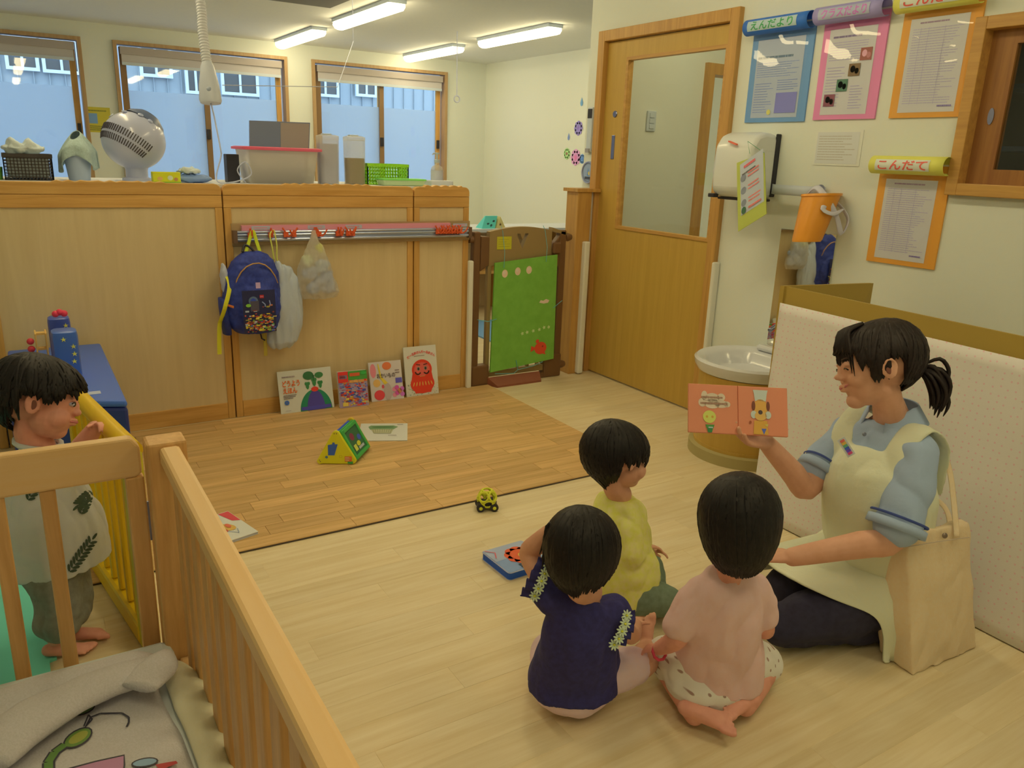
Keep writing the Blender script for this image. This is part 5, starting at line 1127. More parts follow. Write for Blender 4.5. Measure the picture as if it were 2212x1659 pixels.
# printed drawing, projected onto the sheet in bed coordinates
def bp(x, y):
    p = on(2,.215,x,y); return p.x, p.y
def bfn(a, b, l): return Vector((a, b, bl_z(a, b)+.0025+l*.6))
pr = Print((0,0,0),(1,0,0),(0,1,0),(0,0,1), fn=bfn)
def dense(pts, n=4):
    o = []
    for (a, b), (c, d) in zip(pts, pts[1:]+pts[:1]):
        for k in range(n): o.append((a+(c-a)*k/n, b+(d-b)*k/n))
    return o
def shape(px, rgb, L):
    pr.L = L; P_ = [bp(*q_) for q_ in px]; cxm = sum(p[0] for p in P_)/len(P_); cym = sum(p[1] for p in P_)/len(P_); P_ = dense(P_, 2); pr._m(rgb)
    cv = pr.mb.bm.verts.new(pr.pt(cxm, cym, L+1)); vs = [pr.mb.bm.verts.new(pr.pt(a, b, L+1)) for a, b in P_]
    for i in range(len(vs)): pr.mb._f([cv, vs[i], vs[(i+1) % len(vs)]])
def stroke(px, w, rgb, L): pr.L = L-1; pr.line([bp(*q_) for q_ in px], w, rgb)
OUT = (55,48,42)
def ellp(cx, cy, a, b, rot, n=16): return [(cx+a*math.cos(k*6.2832/n)*math.cos(rot)-b*math.sin(k*6.2832/n)*math.sin(rot), cy+a*math.cos(k*6.2832/n)*math.sin(rot)+b*math.sin(k*6.2832/n)*math.cos(rot)) for k in range(n)]
shape(ellp(167,1585,36,17,-.55), OUT, 0); shape(ellp(167,1585,32,14,-.55), (100,120,40), 1); shape(ellp(168,1584,24,9,-.55), (150,140,45), 2)
for w_, c_, l_ in ((.022,OUT,0),(.015,(90,115,40),1)): stroke([(140,1600),(118,1618),(104,1640),(104,1680)], w_, c_, l_+1)
shape(ellp(178,1523,28,12,-.35), OUT, 0); shape(ellp(178,1523,25,9,-.35), (95,110,50), 1)
stroke([(185,1560),(195,1540),(215,1532),(262,1530),(277,1538),(277,1548),(272,1558)], .004, OUT, 3); stroke([(183,1562),(198,1545),(190,1535),(180,1560)], .003, OUT, 3)
shape([(140,1655),(268,1620),(270,1645),(262,1700),(140,1700)], OUT, 0); shape([(144,1658),(266,1624),(266,1645),(262,1690),(150,1690)], (172,112,106), 1)
shape(ellp(312,1642,30,11,-.1), OUT, 0); shape(ellp(312,1642,26,8,-.1), (130,145,125), 1); shape([(335,1648),(380,1640),(384,1645),(345,1660)], (170,55,40), 1); shape([(270,1665),(330,1655),(335,1680),(270,1690)], (190,185,165), 1)
pr.build('drawing', t)
me = bpy.data.meshes.new('x')
# cream pad edge beside the blanket
pd = [on(2,.20,x,y) for x, y in ((372,1440),(395,1470),(420,1520),(440,1570),(462,1640),(478,1700))]
obj('cream_pad', MB().tube(pd, [(.022,.014),(.035,.02),(.04,.02),(.035,.02),(.03,.018),(.03,.018)], 14, side=(1,0,0), smooth=4), M('pad_cream', (214,188,120), .9, 'cloth', (206,180,112), 20, bump=.3, k=.8), smooth=True, label='cream pad edge peeking out right of the blanket in the crib', cat='pad')
# ================================================================ YELLOW FENCE
YF = M('fence_yellow', (222,166,10), .35, k=.85); YF2 = M('fence_ochre', (165,140,20), .45, k=.85)
t = thing('yellow_fence', 'yellow plastic play fence panel the toddler is holding', 'fence', (.12,2.4,0))
FA, FB = Vector((.185,2.115,0)), Vector((.09,2.74,0)); fd = (FB-FA); fl_ = fd.length; fd.normalize(); fz = Vector((0,0,1))
obj('top_bar', MB().tube([FA+fz*.59, FB+fz*.59], .026, 18), YF, t, smooth=2); obj('bottom_bar', MB().slab(FA+fz*.035+fd*.03, FB+fz*.035, .05, .07), YF, t, bevel=.012)
obj('end_post', MB().slab(FA+fz*.0+fd*.02, FA+fd*.02+fz*.585, .045, .05, up=fd), YF2, t, bevel=.006); obj('end_post', MB().slab(FB+fz*.0, FB+fz*.585, .045, .04, up=fd), YF, t, bevel=.006)
for i in range(7): p = FA+fd*(.09+i*.082); obj('fence_bar', MB().slab(p+fz*.07, p+fz*.575, .028, .022, up=fd), YF, t, bevel=.008)
# ================================================================ PEOPLE
def G(x, y, z=0.): return on(2, z, x, y)
SKIN = M('skin', (182,124,74), .55, 'cloth', (176,117,68), 6, k=.9)
SKINR = M('skin_flushed', (190,122,76), .55, 'cloth', (182,112,70), 6, k=.9)
HAIRB = M('black_hair', (26,19,12), .5, 'cloth', (16,12,8), 14, k=1.1, spec=.3)
HAIRD = M('dark_brown_hair', (38,25,15), .48, 'cloth', (24,16,10), 14, k=1.1, spec=.3)
LIP = M('lip', (175,92,68), .5); EYEW = M('eye_white', (195,180,150), .3); EYED = M('eye_dark', (30,22,16), .25); BROW = M('brow', (60,40,25), .8); EAR_SHADE = M('ear_shade_brown', (110,60,35), .7)
class Head:
    def __init__(s, C, S, fwd, up=(0,0,1), child=True):
        s.C, s.S, s.child = C, S, child; f = Vector(fwd).normalized(); r = f.cross(Vector(up)).normalized(); u = r.cross(f); s.R = Matrix((r, f, u)).transposed()
    def p(s, x, y, z): return s.C+s.R@Vector((x, y, z))*s.S
    def e(s, mb, c, r, rx=0): 
        R = s.R @ Matrix.Rotation(rx, 3, 'X'); mb.ell(s.p(*c), tuple(v*s.S for v in r), R)
    def build(s, mb):
        ch = s.child
        s.e(mb, (0,-.09,.10), (.37,.45,.40)); s.e(mb, (0,.10,.02), (.33,.30,.36))
        if ch:
            s.e(mb, (0,.10,-.20), (.32,.27,.26)); s.e(mb, (0,.20,-.36), (.15,.13,.11))
            for k in (-1,1): s.e(mb, (k*.17,.20,-.19), (.16,.16,.15))
            s.e(mb, (0,.36,-.04), (.05,.07,.09)); s.e(mb, (0,.395,-.105), (.058,.065,.05))
        else:
            s.e(mb, (0,.10,-.20), (.27,.26,.27)); s.e(mb, (0,.24,-.395), (.125,.12,.10)); s.e(mb, (0,.02,-.30), (.24,.28,.14), .35)
            for k in (-1,1): s.e(mb, (k*.15,.22,-.13), (.13,.14,.12))
            s.e(mb, (0,.372,.01), (.032,.052,.13), .22); s.e(mb, (0,.418,-.088), (.040,.060,.040))
        for k in (-1,1):
            s.e(mb, (k*.13,.34,.055), (.10,.05,.035)); s.e(mb, (k*.036,.39,-.112), (.030,.040,.026))
        s.e(mb, (0,.375,-.205), (.085,.055,.026)); s.e(mb, (0,.365,-.255), (.075,.055,.028))
        for k in (-1,1):   # ears
            R = s.R @ Matrix.Rotation(k*.35, 3, 'Z') @ Matrix.Rotation(-.15, 3, 'X')
            mb.ell(s.p(k*.40,-.04,-.05), (.030*s.S,.085*s.S,.125*s.S), R); mb.tube([s.p(k*(.415+.03*math.sin(a)), -.045-.075*math.cos(a), -.05+.115*math.sin(a)) for a in [i*math.pi/6 for i in range(-1,8)]], .019*s.S, 8, smooth=2)
    def neck(s, mb, base, r): mb.limb([s.p(0,-.10,-.18), s.p(0,-.12,-.42), base], [r*.98, r*.95, r*1.25], sm=5)
    def face(s, t, smile=False, closed=False):
        for k in (-1,1):
            c = s.p(k*.15,.378,.0); 
            if smile or closed:
                obj('eye', MB().tube([s.p(k*(.15+d), .385-abs(d)*.25, -.01+(.022 if smile else -.012)*(1-(d/.075)**2)) for d in (-.075,-.04,0,.04,.075)], .009*s.S, 6), EYED, t, smooth=True)
            else:
                mb = MB(); mb.ell(s.p(k*.15,.345,.0), (.070*s.S,.045*s.S,.030*s.S), s.R); e = obj('eye', mb, EYEW, t, smooth=True)
                mb = MB(); mb.ell(s.p(k*.15,.375,.0), (.034*s.S,.022*s.S,.033*s.S), s.R); obj('iris', mb, EYED, e, smooth=True)
                obj('eyelid_line', MB().tube([s.p(k*(.15+d), .385-abs(d)*.3, .026-(d/.08)**2*.02) for d in (-.08,-.04,0,.04,.08)], .008*s.S, 6), EYED, e, smooth=True)
            obj('eyebrow', MB().tube([s.p(k*(.08+d), .385-d*.28, .115+.02*math.sin(d*16)) for d in (0,.05,.10,.15)], [(.008*s.S,.012*s.S)]*3+[.004*s.S], 6, smooth=2), BROW, t, smooth=True)
        mo = .02 if smile else 0
        obj('mouth', MB().tube([s.p(x, .415-abs(x)*.55-mo*.3, -.228+(abs(x)**1.5)*(1.2 if smile else .1)) for x in (-.11,-.06,0,.06,.11)], [.004*s.S,.016*s.S,.022*s.S,.016*s.S,.004*s.S], 8, smooth=3), LIP, t, smooth=True)
def lerp_tab(tab, a):
    a = abs(a)
    for (a0, v0), (a1, v1) in zip(tab, tab[1:]):
        if a <= a1: f = (a-a0)/(a1-a0); f = f*f*(3-2*f); return v0+(v1-v0)*f
    return tab[-1][1]
def hair(t, H, tab, mat, thick=.06, n=260, flare=0., drop=2.6, seed=1, wild=.02, crown=(0,-.25), tips=.05, lockw=.05, part=0, taper=.88, name='hair'):
    R_ = random.Random(seed); rx, ry, rz = .385+thick, .465+thick, .41+thick; c = Vector((0,-.085,.10))
    def S(az, f, zl, off=0.):       # az degrees from front, f 0..1 from crown to hairline
        th = f*math.acos(max(-1, min(1, (zl-c.z)/rz))) if zl > c.z-rz*.98 else None
        a = math.radians(az)
        zz = c.z+rz-(c.z+rz-zl)*(1-math.cos(f*math.pi/2)) if drop > 1.05 and zl < c.z-.2 else None
        if zz is None:
            th = f*math.acos(max(-1, min(1, (zl-c.z)/rz))); z = c.z+rz*math.cos(th); h = math.sin(th)
        else:
            z = zz
            if z >= c.z: h = math.sqrt(max(0, 1-((z-c.z)/rz)**2))
            else: h = math.sqrt(max(.05, 1-((z-c.z)/(rz*drop))**2))
        # crown whorl shift near the top
        w = (1-f)**2
        x = c.x+rx*h*math.sin(a)*(1+off)+crown[0]*w*.4; y = c.y+ry*h*math.cos(a)*(1+off)+crown[1]*w*.4
        return H.p(x, y, z+off*rz*max(0, 1-f)*.9)
    mb = MB(); na, nf = 56, 14
    V = [[mb.bm.verts.new(S(i*360/na-180, j/nf, lerp_tab(tab, i*360/na-180))) for j in range(1, nf+1)] for i in range(na)]
    VI = [[mb.bm.verts.new(S(i*360/na-180, j/nf, lerp_tab(tab, i*360/na-180), -.12)) for j in range(1, nf+1)] for i in range(na)]
    top = mb.bm.verts.new(S(0, 0, 0)); 
    for i in range(na):
        k = (i+1) % na; mb._f([top, V[i][0], V[k][0]])
        for j in range(nf-1): mb._f([V[i][j], V[i][j+1], V[k][j+1], V[k][j]])
        mb._f([V[i][-1], VI[i][-1], VI[k][-1], V[k][-1]])
        for j in range(nf-1): mb._f([VI[k][j], VI[k][j+1], VI[i][j+1], VI[i][j]])
    for q in range(n):
        az = R_.uniform(-180, 180); zl = lerp_tab(tab, az)-R_.uniform(-.02, tips)-0.0; st = R_.choice((0,0,.1,.25)); pts = []; rr = []; sw = R_.gauss(0, 9)+part; m = 9; ph = R_.uniform(0, 6)
        o0 = R_.uniform(.004, .03)
        for j in range(m+1):
            f = st+(1-st)*j/m; o = o0+flare*f**4+wild*R_.random()*f
            pts.append(S(az+sw*f+2*math.sin(f*4+ph), f, zl, o)); 
            w_ = lockw*H.S*(.35+.65*math.sin(min(1, .25+f*.75)*math.pi*.85)); rr.append((w_*(1 if j < m else .15), .012*H.S))
        mb.tube(pts, rr, 6, side=H.R@Vector((math.cos(math.radians(az)), -math.sin(math.radians(az)), 0)))
    return obj(name, mb, mat, t, smooth=True)
def hand(mb, w, d, nrm, s, curl=(.35,.35,.35,.35), thumb=1, spread=.12, tcurl=.3, tdir=None):
    """w wrist, d direction of the palm, nrm palm side normal, s hand length, thumb = +-1 side"""
    d = d.normalized(); nrm = (nrm-d*nrm.dot(d)).normalized(); x = d.cross(nrm)*thumb   # thumb side
    pl = s*.50; mb.tube([w, w+d*pl*.35, w+d*pl*.8, w+d*pl], [(s*.15,s*.10),(s*.20,s*.085),(s*.215,s*.075),(s*.18,s*.06)], 12, side=x, smooth=3)
    L = (.40,.45,.42,.33)
    for i in range(4):
        o = (1.5-i)/1.5; p = w+d*pl*.88+x*s*.155*o; dd = (d+x*spread*o).normalized(); r = s*(.052 if i < 3 else .044); pts = [p]; ang = 0
        for k, l in enumerate((.45,.32,.23)):
            ang += curl[i]*(1, 1.2, .8)[k]; v = dd*math.cos(ang)+nrm*math.sin(ang); pts.append(pts[-1]+v*s*L[i]*l)
        mb.limb(pts, [r*1.08, r*1.02, r*.95, r*.82], 9, 3)
    tb = w+d*pl*.22+x*s*.13; td = tdir.normalized() if tdir is not None else (d*.75+x*.75+nrm*.2).normalized(); td2 = (td+nrm*tcurl+d*.25).normalized()
    mb.limb([tb, tb+td*s*.20, tb+td*s*.20+td2*s*.15, tb+td*s*.20+td2*s*.26], [s*.075, s*.066, s*.058, s*.045], 9, 3)
def foot(mb, ank, d, sole, s, big=1):
    d = d.normalized(); sole = (sole-d*sole.dot(d)).normalized(); x = d.cross(sole)*big
    mb.limb([ank-d*s*.20+sole*s*.12, ank+d*s*.15+sole*s*.15, ank+d*s*.52+sole*s*.20], [(s*.15,s*.14),(s*.16,s*.15),(s*.20,s*.085)], 12, 4, side=x)
    for i in range(5):
        o = (2-i)/2; p = ank+d*s*(.56-.035*abs(i-1))+x*s*.16*o+sole*s*.21; r = s*(.062,.048,.044,.041,.038)[i]; mb.limb([p, p+d*s*(.15 if i == 0 else .12-.012*i), p+d*s*(.20 if i == 0 else .17-.018*i)+sole*s*.02], [r, r, r*.85], 8, 3)
def cloth(name, t, mb, mat, vox=.006, it=5, amp=.0, sc=9, st=(1,1,1), seed=0, **kw):
    me = fuse(mb, vox, it)
    if amp: crumple(me, amp, sc, st, seed); crumple(me, -amp*.45, sc*2.3, st, seed+5)
    return link(name, me, mat, t, smooth=True, **kw)
def Wm(a, b, f=.5): return a+(b-a)*f

# ---------------------------------------------------------------- the woman
t = thing('person', 'woman with dark ponytail in pale blue polo and cream apron holding up a book', 'person', G(1880,1380))
H = Head(W(1886,792,2.20), .228, -RT*.97-UP*.10+FW*.10, UP*.98+RT*.16, child=False)
nb = W(1928,900,2.27); shL, shR = W(1992,990,2.15), W(1822,940,2.40); sd = (shL-shR); sd.z = 0; sd.normalize(); fw = Vector((sd.y,-sd.x,0)); fw = fw if fw.dot(RT) < 0 else -fw
pel = W(1905,1300,2.43); pel.z = max(pel.z, .17); wai = W(1898,1190,2.37); che = W(1905,1060,2.30); ups = W(1918,955,2.28)
elL, wrL = W(1925,1165,2.14), W(1712,1203,2.16); elR, wrR = W(1742,1055,2.36), W(1656,957,2.27)
mb = MB(); H.build(mb); H.neck(mb, nb-Vector((0,0,.01)), .042)
mb.tube([pel, wai, che, ups, nb], [(.14,.10),(.105,.075),(.12,.09),(.115,.06),(.045,.045)], 20, side=sd, smooth=4)
mb.limb([shL, Wm(shL,elL), elL, Wm(elL,wrL,.3), wrL], [.036,.038,.037,.038,.026]); mb.limb([shR, Wm(shR,elR), elR, Wm(elR,wrR,.35), wrR], [.036,.036,.036,.036,.025])
hd = (W(1585,948,2.22)-wrR); hand(mb, wrR, hd, UP*.85+RT*.1-FW*.35, .165, (.45,.38,.32,.30), 1, .10, .3, tdir=(-RT*.55+UP*.55-FW*.5))
hand(mb, wrL, (W(1640,1200,2.20)-wrL), -UP+FW*.3, .16, (.3,.3,.35,.4), -1)
kL, kR = W(1690,1352,2.28), W(1690,1325,2.50); kL.z = .075; kR.z = .075
hL, hR = pel+sd*.09, pel-sd*.09
aL, aR = hL-fw*.0, hR-fw*.0; aL.z = aR.z = .05
mb.limb([hL, Wm(hL,kL), kL, Wm(kL,aL), aL], [.08,.075,.052,.05,.035]); mb.limb([hR, Wm(hR,kR), kR, Wm(kR,aR), aR], [.08,.075,.052,.05,.035])
foot(mb, aL, -fw, Vector((0,0,1)), .2); foot(mb, aR, -fw, Vector((0,0,1)), .2)
link('body', fuse(mb, .0036, 3), SKIN, t, smooth=True)
H.face(t, smile=True)
# dark ellipsoid painting the shade inside the ear, teeth
obj('ear_shade_spot', MB().ell(H.p(-.425,-.035,-.05), (.010*H.S,.040*H.S,.060*H.S), H.R), EAR_SHADE, t, smooth=True)
POLO = M('polo_blue', (184,186,160), .8, 'cloth', (176,179,154), 14, bump=.25, k=.8)
mb = MB()
mb.tube([pel+Vector((0,0,-.02)), wai, che, ups, nb-Vector((0,0,.02))], [(.165,.13),(.135,.105),(.148,.118),(.140,.088),(.066,.062)], 24, side=sd, smooth=5)
seL, seR = Wm(shL,elL,.80), Wm(shR,elR,.62)
mb.limb([shL-sd*.02, Wm(shL,seL,.4), seL], [.060,.060,.066], 18, 5, side=None); mb.limb([shR+sd*.02, Wm(shR,seR), seR], [.060,.056,.056], 18, 5)
cloth('polo_shirt', t, mb, POLO, .006, 5, .009, 8, (1,1,.8), 5)
NAVY = M('navy_trim', (50,60,85), .7)
for a, b, r in ((shL, seL, .0745), (shR, seR, .063)):
    d = (b-a).normalized(); obj('sleeve_trim', MB().lathe([(r,-.0035),(r+.0025,0),(r,.0035)], b-d*.014, d, 32), NAVY, t, smooth=True)
    obj('sleeve_cuff', MB().lathe([(r-.002,-.012),(r+.003,-.010),(r+.004,.012),(r-.008,.013)], b+d*.008, d, 32), POLO, t, smooth=True)
# collar : two flaps round the neck
mb = MB(); nk = nb+Vector((0,0,.012))
def colp(a, b):
    az = math.radians(-165+330*a); v = fw*math.cos(az)*(.062+.034*b)+sd*math.sin(az)*(.060+.038*b); front = max(0, math.cos(az))
    return nk+v+Vector((0,0,.034-.050*b-.045*b*front**2-.030*front))
def colp2(a, b):
    az = -150+300*a; az = math.radians(az+180); front = max(0, -math.cos(az+math.pi)); front = max(0, math.cos(az))
    v = fw*math.cos(az)*(.060+.030*b+.012*front)+sd*math.sin(az)*(.060+.036*b); return nk+v+Vector((0,0,.032-.048*b-.05*b*front-.035*front))
mb.grid(colp2, 36, 6); obj('collar', mb, POLO, t, smooth=True, recalc=False, solid=.003)
obj('collar_button', MB().ell(nk+fw*.10+Vector((0,0,-.055)), (.006,.006,.006)), M('button_grey', (110,105,90), .4), t, smooth=True)
# apron
APR = M('apron_cream', (214,196,128), .85, 'cloth', (206,187,120), 12, bump=.25, k=.85)
mb = MB()
tp = Wm(che, ups, .55)
mb.tube([pel+fw*.02, wai+fw*.012, che+fw*.014, Wm(che,ups,.5)+fw*.018, Wm(che,ups,.92)+fw*.016], [(.185,.155),(.158,.130),(.168,.142),(.150,.130),(.108,.088)], 26, side=sd, smooth=5)
for k in (1,-1):      # wide shoulder straps
    s0 = tp+sd*.080*k+fw*.095; s1 = ups+sd*.098*k+fw*.070+Vector((0,0,.020)); s2 = ups+sd*.100*k-fw*.0+Vector((0,0,.078)); s3 = ups+sd*.09*k-fw*.095+Vector((0,0,.01)); s4 = che-fw*.14+sd*.05*k
    mb.tube([s0, s1, s2, s3, s4], [(.040,.010)]*5, 12, side=sd, smooth=5)
cloth('apron_bib', t, mb, APR, .005, 4, .006, 7, (1,1,.5), 9)
# apron skirt draped over the thighs, down to the floor on the near side
SKT = []
def drape(u, v):   # u waist -> knees, v far side -> top -> near side -> floor
    c0 = Wm(wai, pel, .80)+fw*.02; c1 = (kL+kR)/2+fw*.02
    near = max(0, (v-.5)/.5); near = near*near*(3-2*near)
    uu = u*(1-.62*near)+.02*math.sin(v*14)*u
    c = c0+(c1-c0)*uu
    ph = math.radians(-82+190*v); sn, cs = math.sin(ph), math.cos(ph)
    s_ = (.198+.004*(1-uu))*math.copysign(abs(sn)**.75, sn); hz = (.318-.135*uu)
    z = .012+hz*(max(0, cs)**.5)+.012*math.sin(v*16+u*5)*max(0, cs)
    if ph > math.pi/2: s_ += (ph-math.pi/2)*.03; z = .008
    p = Vector((c.x, c.y, 0))+sd*s_
    p += sd*noise.noise(Vector((u*3, v*4, 1.1)))*.012
    p.z = max(.006, z+noise.noise(Vector((u*4, v*5, 4.1)))*.012*(1 if z > .03 else 0)); return p
mb = MB().grid(drape, 40, 50); obj('apron_skirt', mb, APR, t, smooth=True, recalc=False, solid=.005)
TRO = M('trousers_dark', (42,36,40), .8, 'cloth', (34,29,34), 10, bump=.3)
mb = MB(); 
for h_, k_, a_ in ((hL,kL,aL),(hR,kR,aR)):
    mb.limb([h_, Wm(h_,k_)+Vector((0,0,.005)), k_], [.098,.090,.066], 18, 5); mb.limb([k_, Wm(k_,a_), a_+fw*.03], [.064,.058,.05], 16, 4)
mb.ell(pel, (.15,.15,.12)); me = fuse(mb, .007, 5); crumple(me, .008, 8, seed=12)
for v in me.vertices: v.co.z = max(v.co.z, .003)
link('trousers', me, TRO, t, smooth=True)
# name badge, polo hem
bq = [on(0,1.0,0,0)]
def surf(px, py, d): return W(px, py, d)
bd = 2.145; b0, b1, b2, b3 = surf(1808,950,bd), surf(1836,990,bd+.0), surf(1842,985,bd), surf(1817,945,bd)
bu = (W(1834,984,bd)-W(1812,950,bd)); wb_ = bu.length; bu.normalize(); bn = -(FW+RT*.25).normalized(); bv = bn.cross(bu).normalized()
obj('name_badge', MB().prism([(0,0),(.055,0),(.055,.022),(0,.022)], W(1808,952,bd), bu, bv, bn, .003), M('badge_white', (200,185,140), .5), t)
pr = Print(W(1808,952,bd)+bn*.003, bu, bv, bn)
for i, c in enumerate(((200,90,60),(200,150,50),(90,140,80),(80,110,170),(110,70,140),(190,60,80))): pr.L = 0; pr.rect(.004+i*.0078,.005,.0112+i*.0078,.017,c)
pr.build('badge_print', t)
hair(t, H, [(0,.24),(34,.22),(52,.10),(64,-.02),(74,-.16),(80,-.10),(86,.08),(104,.10),(118,-.20),(180,-.34)], HAIRD, thick=.05, n=300, drop=1.05, seed=3, wild=.008, crown=(0,-.3), tips=.05, lockw=.055)
pt0 = H.p(-.02,-.56,-.02); pt1 = W(1990,800,2.2)
mb = MB(); R_ = random.Random(8)
base_ = [H.p(0,-.50,.0), W(1991,797,2.19), W(2018,810,2.18), W(2034,838,2.18), W(2034,860,2.18), W(2028,876,2.18)]
mb.tube(base_, [.012,.013,.023,.024,.017,.004], 12, smooth=5)
for i in range(46):
    o = Vector((R_.gauss(0,1),R_.gauss(0,1),R_.gauss(0,1)))*.008; mb.tube([base_[0]+o*.4, base_[1]+o*.5, base_[2]+o*1.5, base_[3]+o*1.8, base_[4]+o*1.6, base_[5]+o*1.3+Vector((0,0,-R_.random()*.012))], [.004,.004,.006,.006,.005,.001], 5, smooth=3)
obj('ponytail', mb, HAIRD, t, smooth=True); obj('hair_tie', MB().tube([W(1989,796,2.19)+Vector((0,math.cos(k*.6283)*.0145,math.sin(k*.6283)*.0145)) for k in range(10)], .004, 6, closed=True), M('hair_tie_tan', (120,85,50), .7), t, smooth=True)
mb = MB()          # bangs sweeping over the brow
for i in range(70):
    a = R_.uniform(-.27,.24); y_ = .40-abs(a)*.35; s_ = R_.uniform(.0,.02); lo = .10-R_.random()*.10-(.10 if a < -.2 else 0)
    mb.tube([H.p(a*.5,.10,.535+s_*.3), H.p(a*.8,.30,.45+s_), H.p(a,y_+.010+s_,.28), H.p(a*1.06,y_+.012,.17), H.p(a*1.12+.01,y_+.002,lo)], [(.02*H.S,.008*H.S),(.030*H.S,.008*H.S),(.026*H.S,.007*H.S),(.018*H.S,.006*H.S),(.003*H.S,.003*H.S)], 5, smooth=3)
obj('bangs', mb, HAIRD, t, smooth=True)
# ---------------------------------------------------------------- open book in her hand
kb = [W(1487,933,2.20),W(1703,944,2.20),W(1708,836,2.23),W(1491,828,2.23)]
t = thing('open_board_book', 'open coral board book with a chef dog picture held up by the woman', 'book', (kb[0]+kb[1])/2)
u = (kb[1]-kb[0]); w = u.length; u.normalize(); n = u.cross(kb[3]-kb[0]).normalized(); n = n if n.dot(FW) < 0 else -n; v = n.cross(u); v = v if v.dot(UP) > 0 else -v; h = (kb[3]-kb[0]).dot(v)
COR = P((214,124,70))
obj('left_board', MB().prism([(0,0),(w*.499,0),(w*.499,h),(0,h)], kb[0], u, v, -n, .009), [COR], t, bevel=.0015); obj('right_board', MB().prism([(w*.501,0),(w,0),(w,h),(w*.501,h)], kb[0], u, v, -n, .011), [COR], t, bevel=.0015)
obj('page_block', MB().prism([(.002,.002),(w-.002,.002),(w-.002,h-.002),(.002,h-.002)], kb[0]-n*.009, u, v, -n, .006), PAPER, t)
pr = Print(kb[0], u, v, n)
CRM = (215,180,120)
for a, b, ra, rb in ((.16,.76,.04,.10),(.24,.72,.09,.10),(.33,.74,.05,.08),(.14,.62,.05,.09),(.24,.60,.10,.10),(.33,.60,.09,.08),(.39,.60,.04,.06)): pr.L = 0; pr.ell(w*a,h*b,w*ra*.8,h*rb,CRM)
pr.L = 2; pr.lines(w*.13,h*.70,w*.38,h*.76,1,(150,105,65),.005).lines(w*.12,h*.575,w*.40,h*.635,1,(150,105,65),.005)
pr.L = 1; pr.ell(w*.21,h*.33,w*.066,h*.13,(205,190,70)); pr.L = 3; pr.ell(w*.185,h*.33,w*.012,h*.025,(190,140,40)).ell(w*.24,h*.33,w*.012,h*.025,(190,140,40)); pr.L = 2; pr.poly([(w*.17,h*.17),(w*.26,h*.17),(w*.25,h*.10),(w*.18,h*.10)],(70,120,40)).poly([(w*.185,h*.10),(w*.245,h*.10),(w*.235,h*.01),(w*.195,h*.01)],(50,110,45)).rect(w*.20,h*.10,w*.245,h*.125,(190,190,150))
pr.L = 1; pr.poly([(w*.67,h*.70),(w*.78,h*.70),(w*.79,h*.85),(w*.80,h*.93),(w*.65,h*.93),(w*.66,h*.85)],(215,205,150)); pr.L = 1; pr.ell(w*.725,h*.55,w*.075,h*.19,(200,140,50)); pr.L = 2; pr.ell(w*.655,h*.60,w*.018,h*.10,(110,55,30)).ell(w*.80,h*.60,w*.018,h*.10,(110,55,30)); pr.L = 3; pr.ell(w*.655,h*.42,w*.03,h*.08,(215,205,150)).ell(w*.80,h*.42,w*.03,h*.08,(215,205,150)); pr.L = 4; pr.ell(w*.725,h*.40,w*.06,h*.10,(205,150,60)); pr.L = 5; pr.ell(w*.722,h*.47,w*.022,h*.045,(70,50,40)); pr.L = 2; pr.poly([(w*.66,h*.30),(w*.79,h*.30),(w*.80,h*.02),(w*.65,h*.02)],(195,135,40)); pr.L = 4; pr.poly([(w*.73,h*.14),(w*.78,h*.14),(w*.755,h*.02)],(110,120,170)).poly([(w*.76,h*.22),(w*.80,h*.24),(w*.79,h*.18)],(190,160,60)); pr.L = 5; pr.ell(w*.62,h*.26,w*.012,h*.03,(150,70,30)); pr.rect(w*.498,0,w*.502,h,(190,95,50))
pr.build('page_print', t)
# ---------------------------------------------------------------- tote bag
t = thing('tote_bag', 'cream canvas tote bag standing on the floor beside the kneeling woman', 'bag', G(1990,1440))
B0, B1, B3 = G(1972,1462), G(2112,1402), G(1897,1408); B2 = B1+(B3-B0)*.8
T0_, T1_, T3_, T2_ = W(1960,1152,2.14), W(2094,1128,2.22), W(1915,1160,2.20), W(2075,1120,2.27)
TOTE = M('canvas_cream', (214,176,108), .85, 'cloth', (206,166,98), 16, bump=.35, k=.9)
rings = []
for k in range(13):
    f = k/12; a, b, c, d = B0+(T0_-B0)*f, B1+(T1_-B1)*f, B2+(T2_-B2)*f, B3+(T3_-B3)*f
    bul = .012*math.sin(f*math.pi); P_ = []
    for p, q_ in ((a,b),(b,c),(c,d),(d,a)):
        o = (q_-p).cross(Vector((0,0,1))).normalized()
        for i in range(8): g_ = i/8; P_.append(p+(q_-p)*g_+o*bul*math.sin(g_*math.pi)*(1 if i else 0))
    rings.append(P_)
me = fuse(MB().loft(rings), .006, 4); crumple(me, .007, 10, (1,1,.6), 21)
for v_ in me.vertices: v_.co.z = max(v_.co.z, .001)
link('bag_body', me, TOTE, t, smooth=True)
sr = [Wm(a, b, .5) for a, b in ((T0_,T1_),)]
obj('stud', MB().lathe([(0,.003),(.007,.002),(.008,0)], W(2041,1157,2.175), -FW, 14), M('stud_brass', (120,95,60), .4, metal=.6), t, smooth=True)
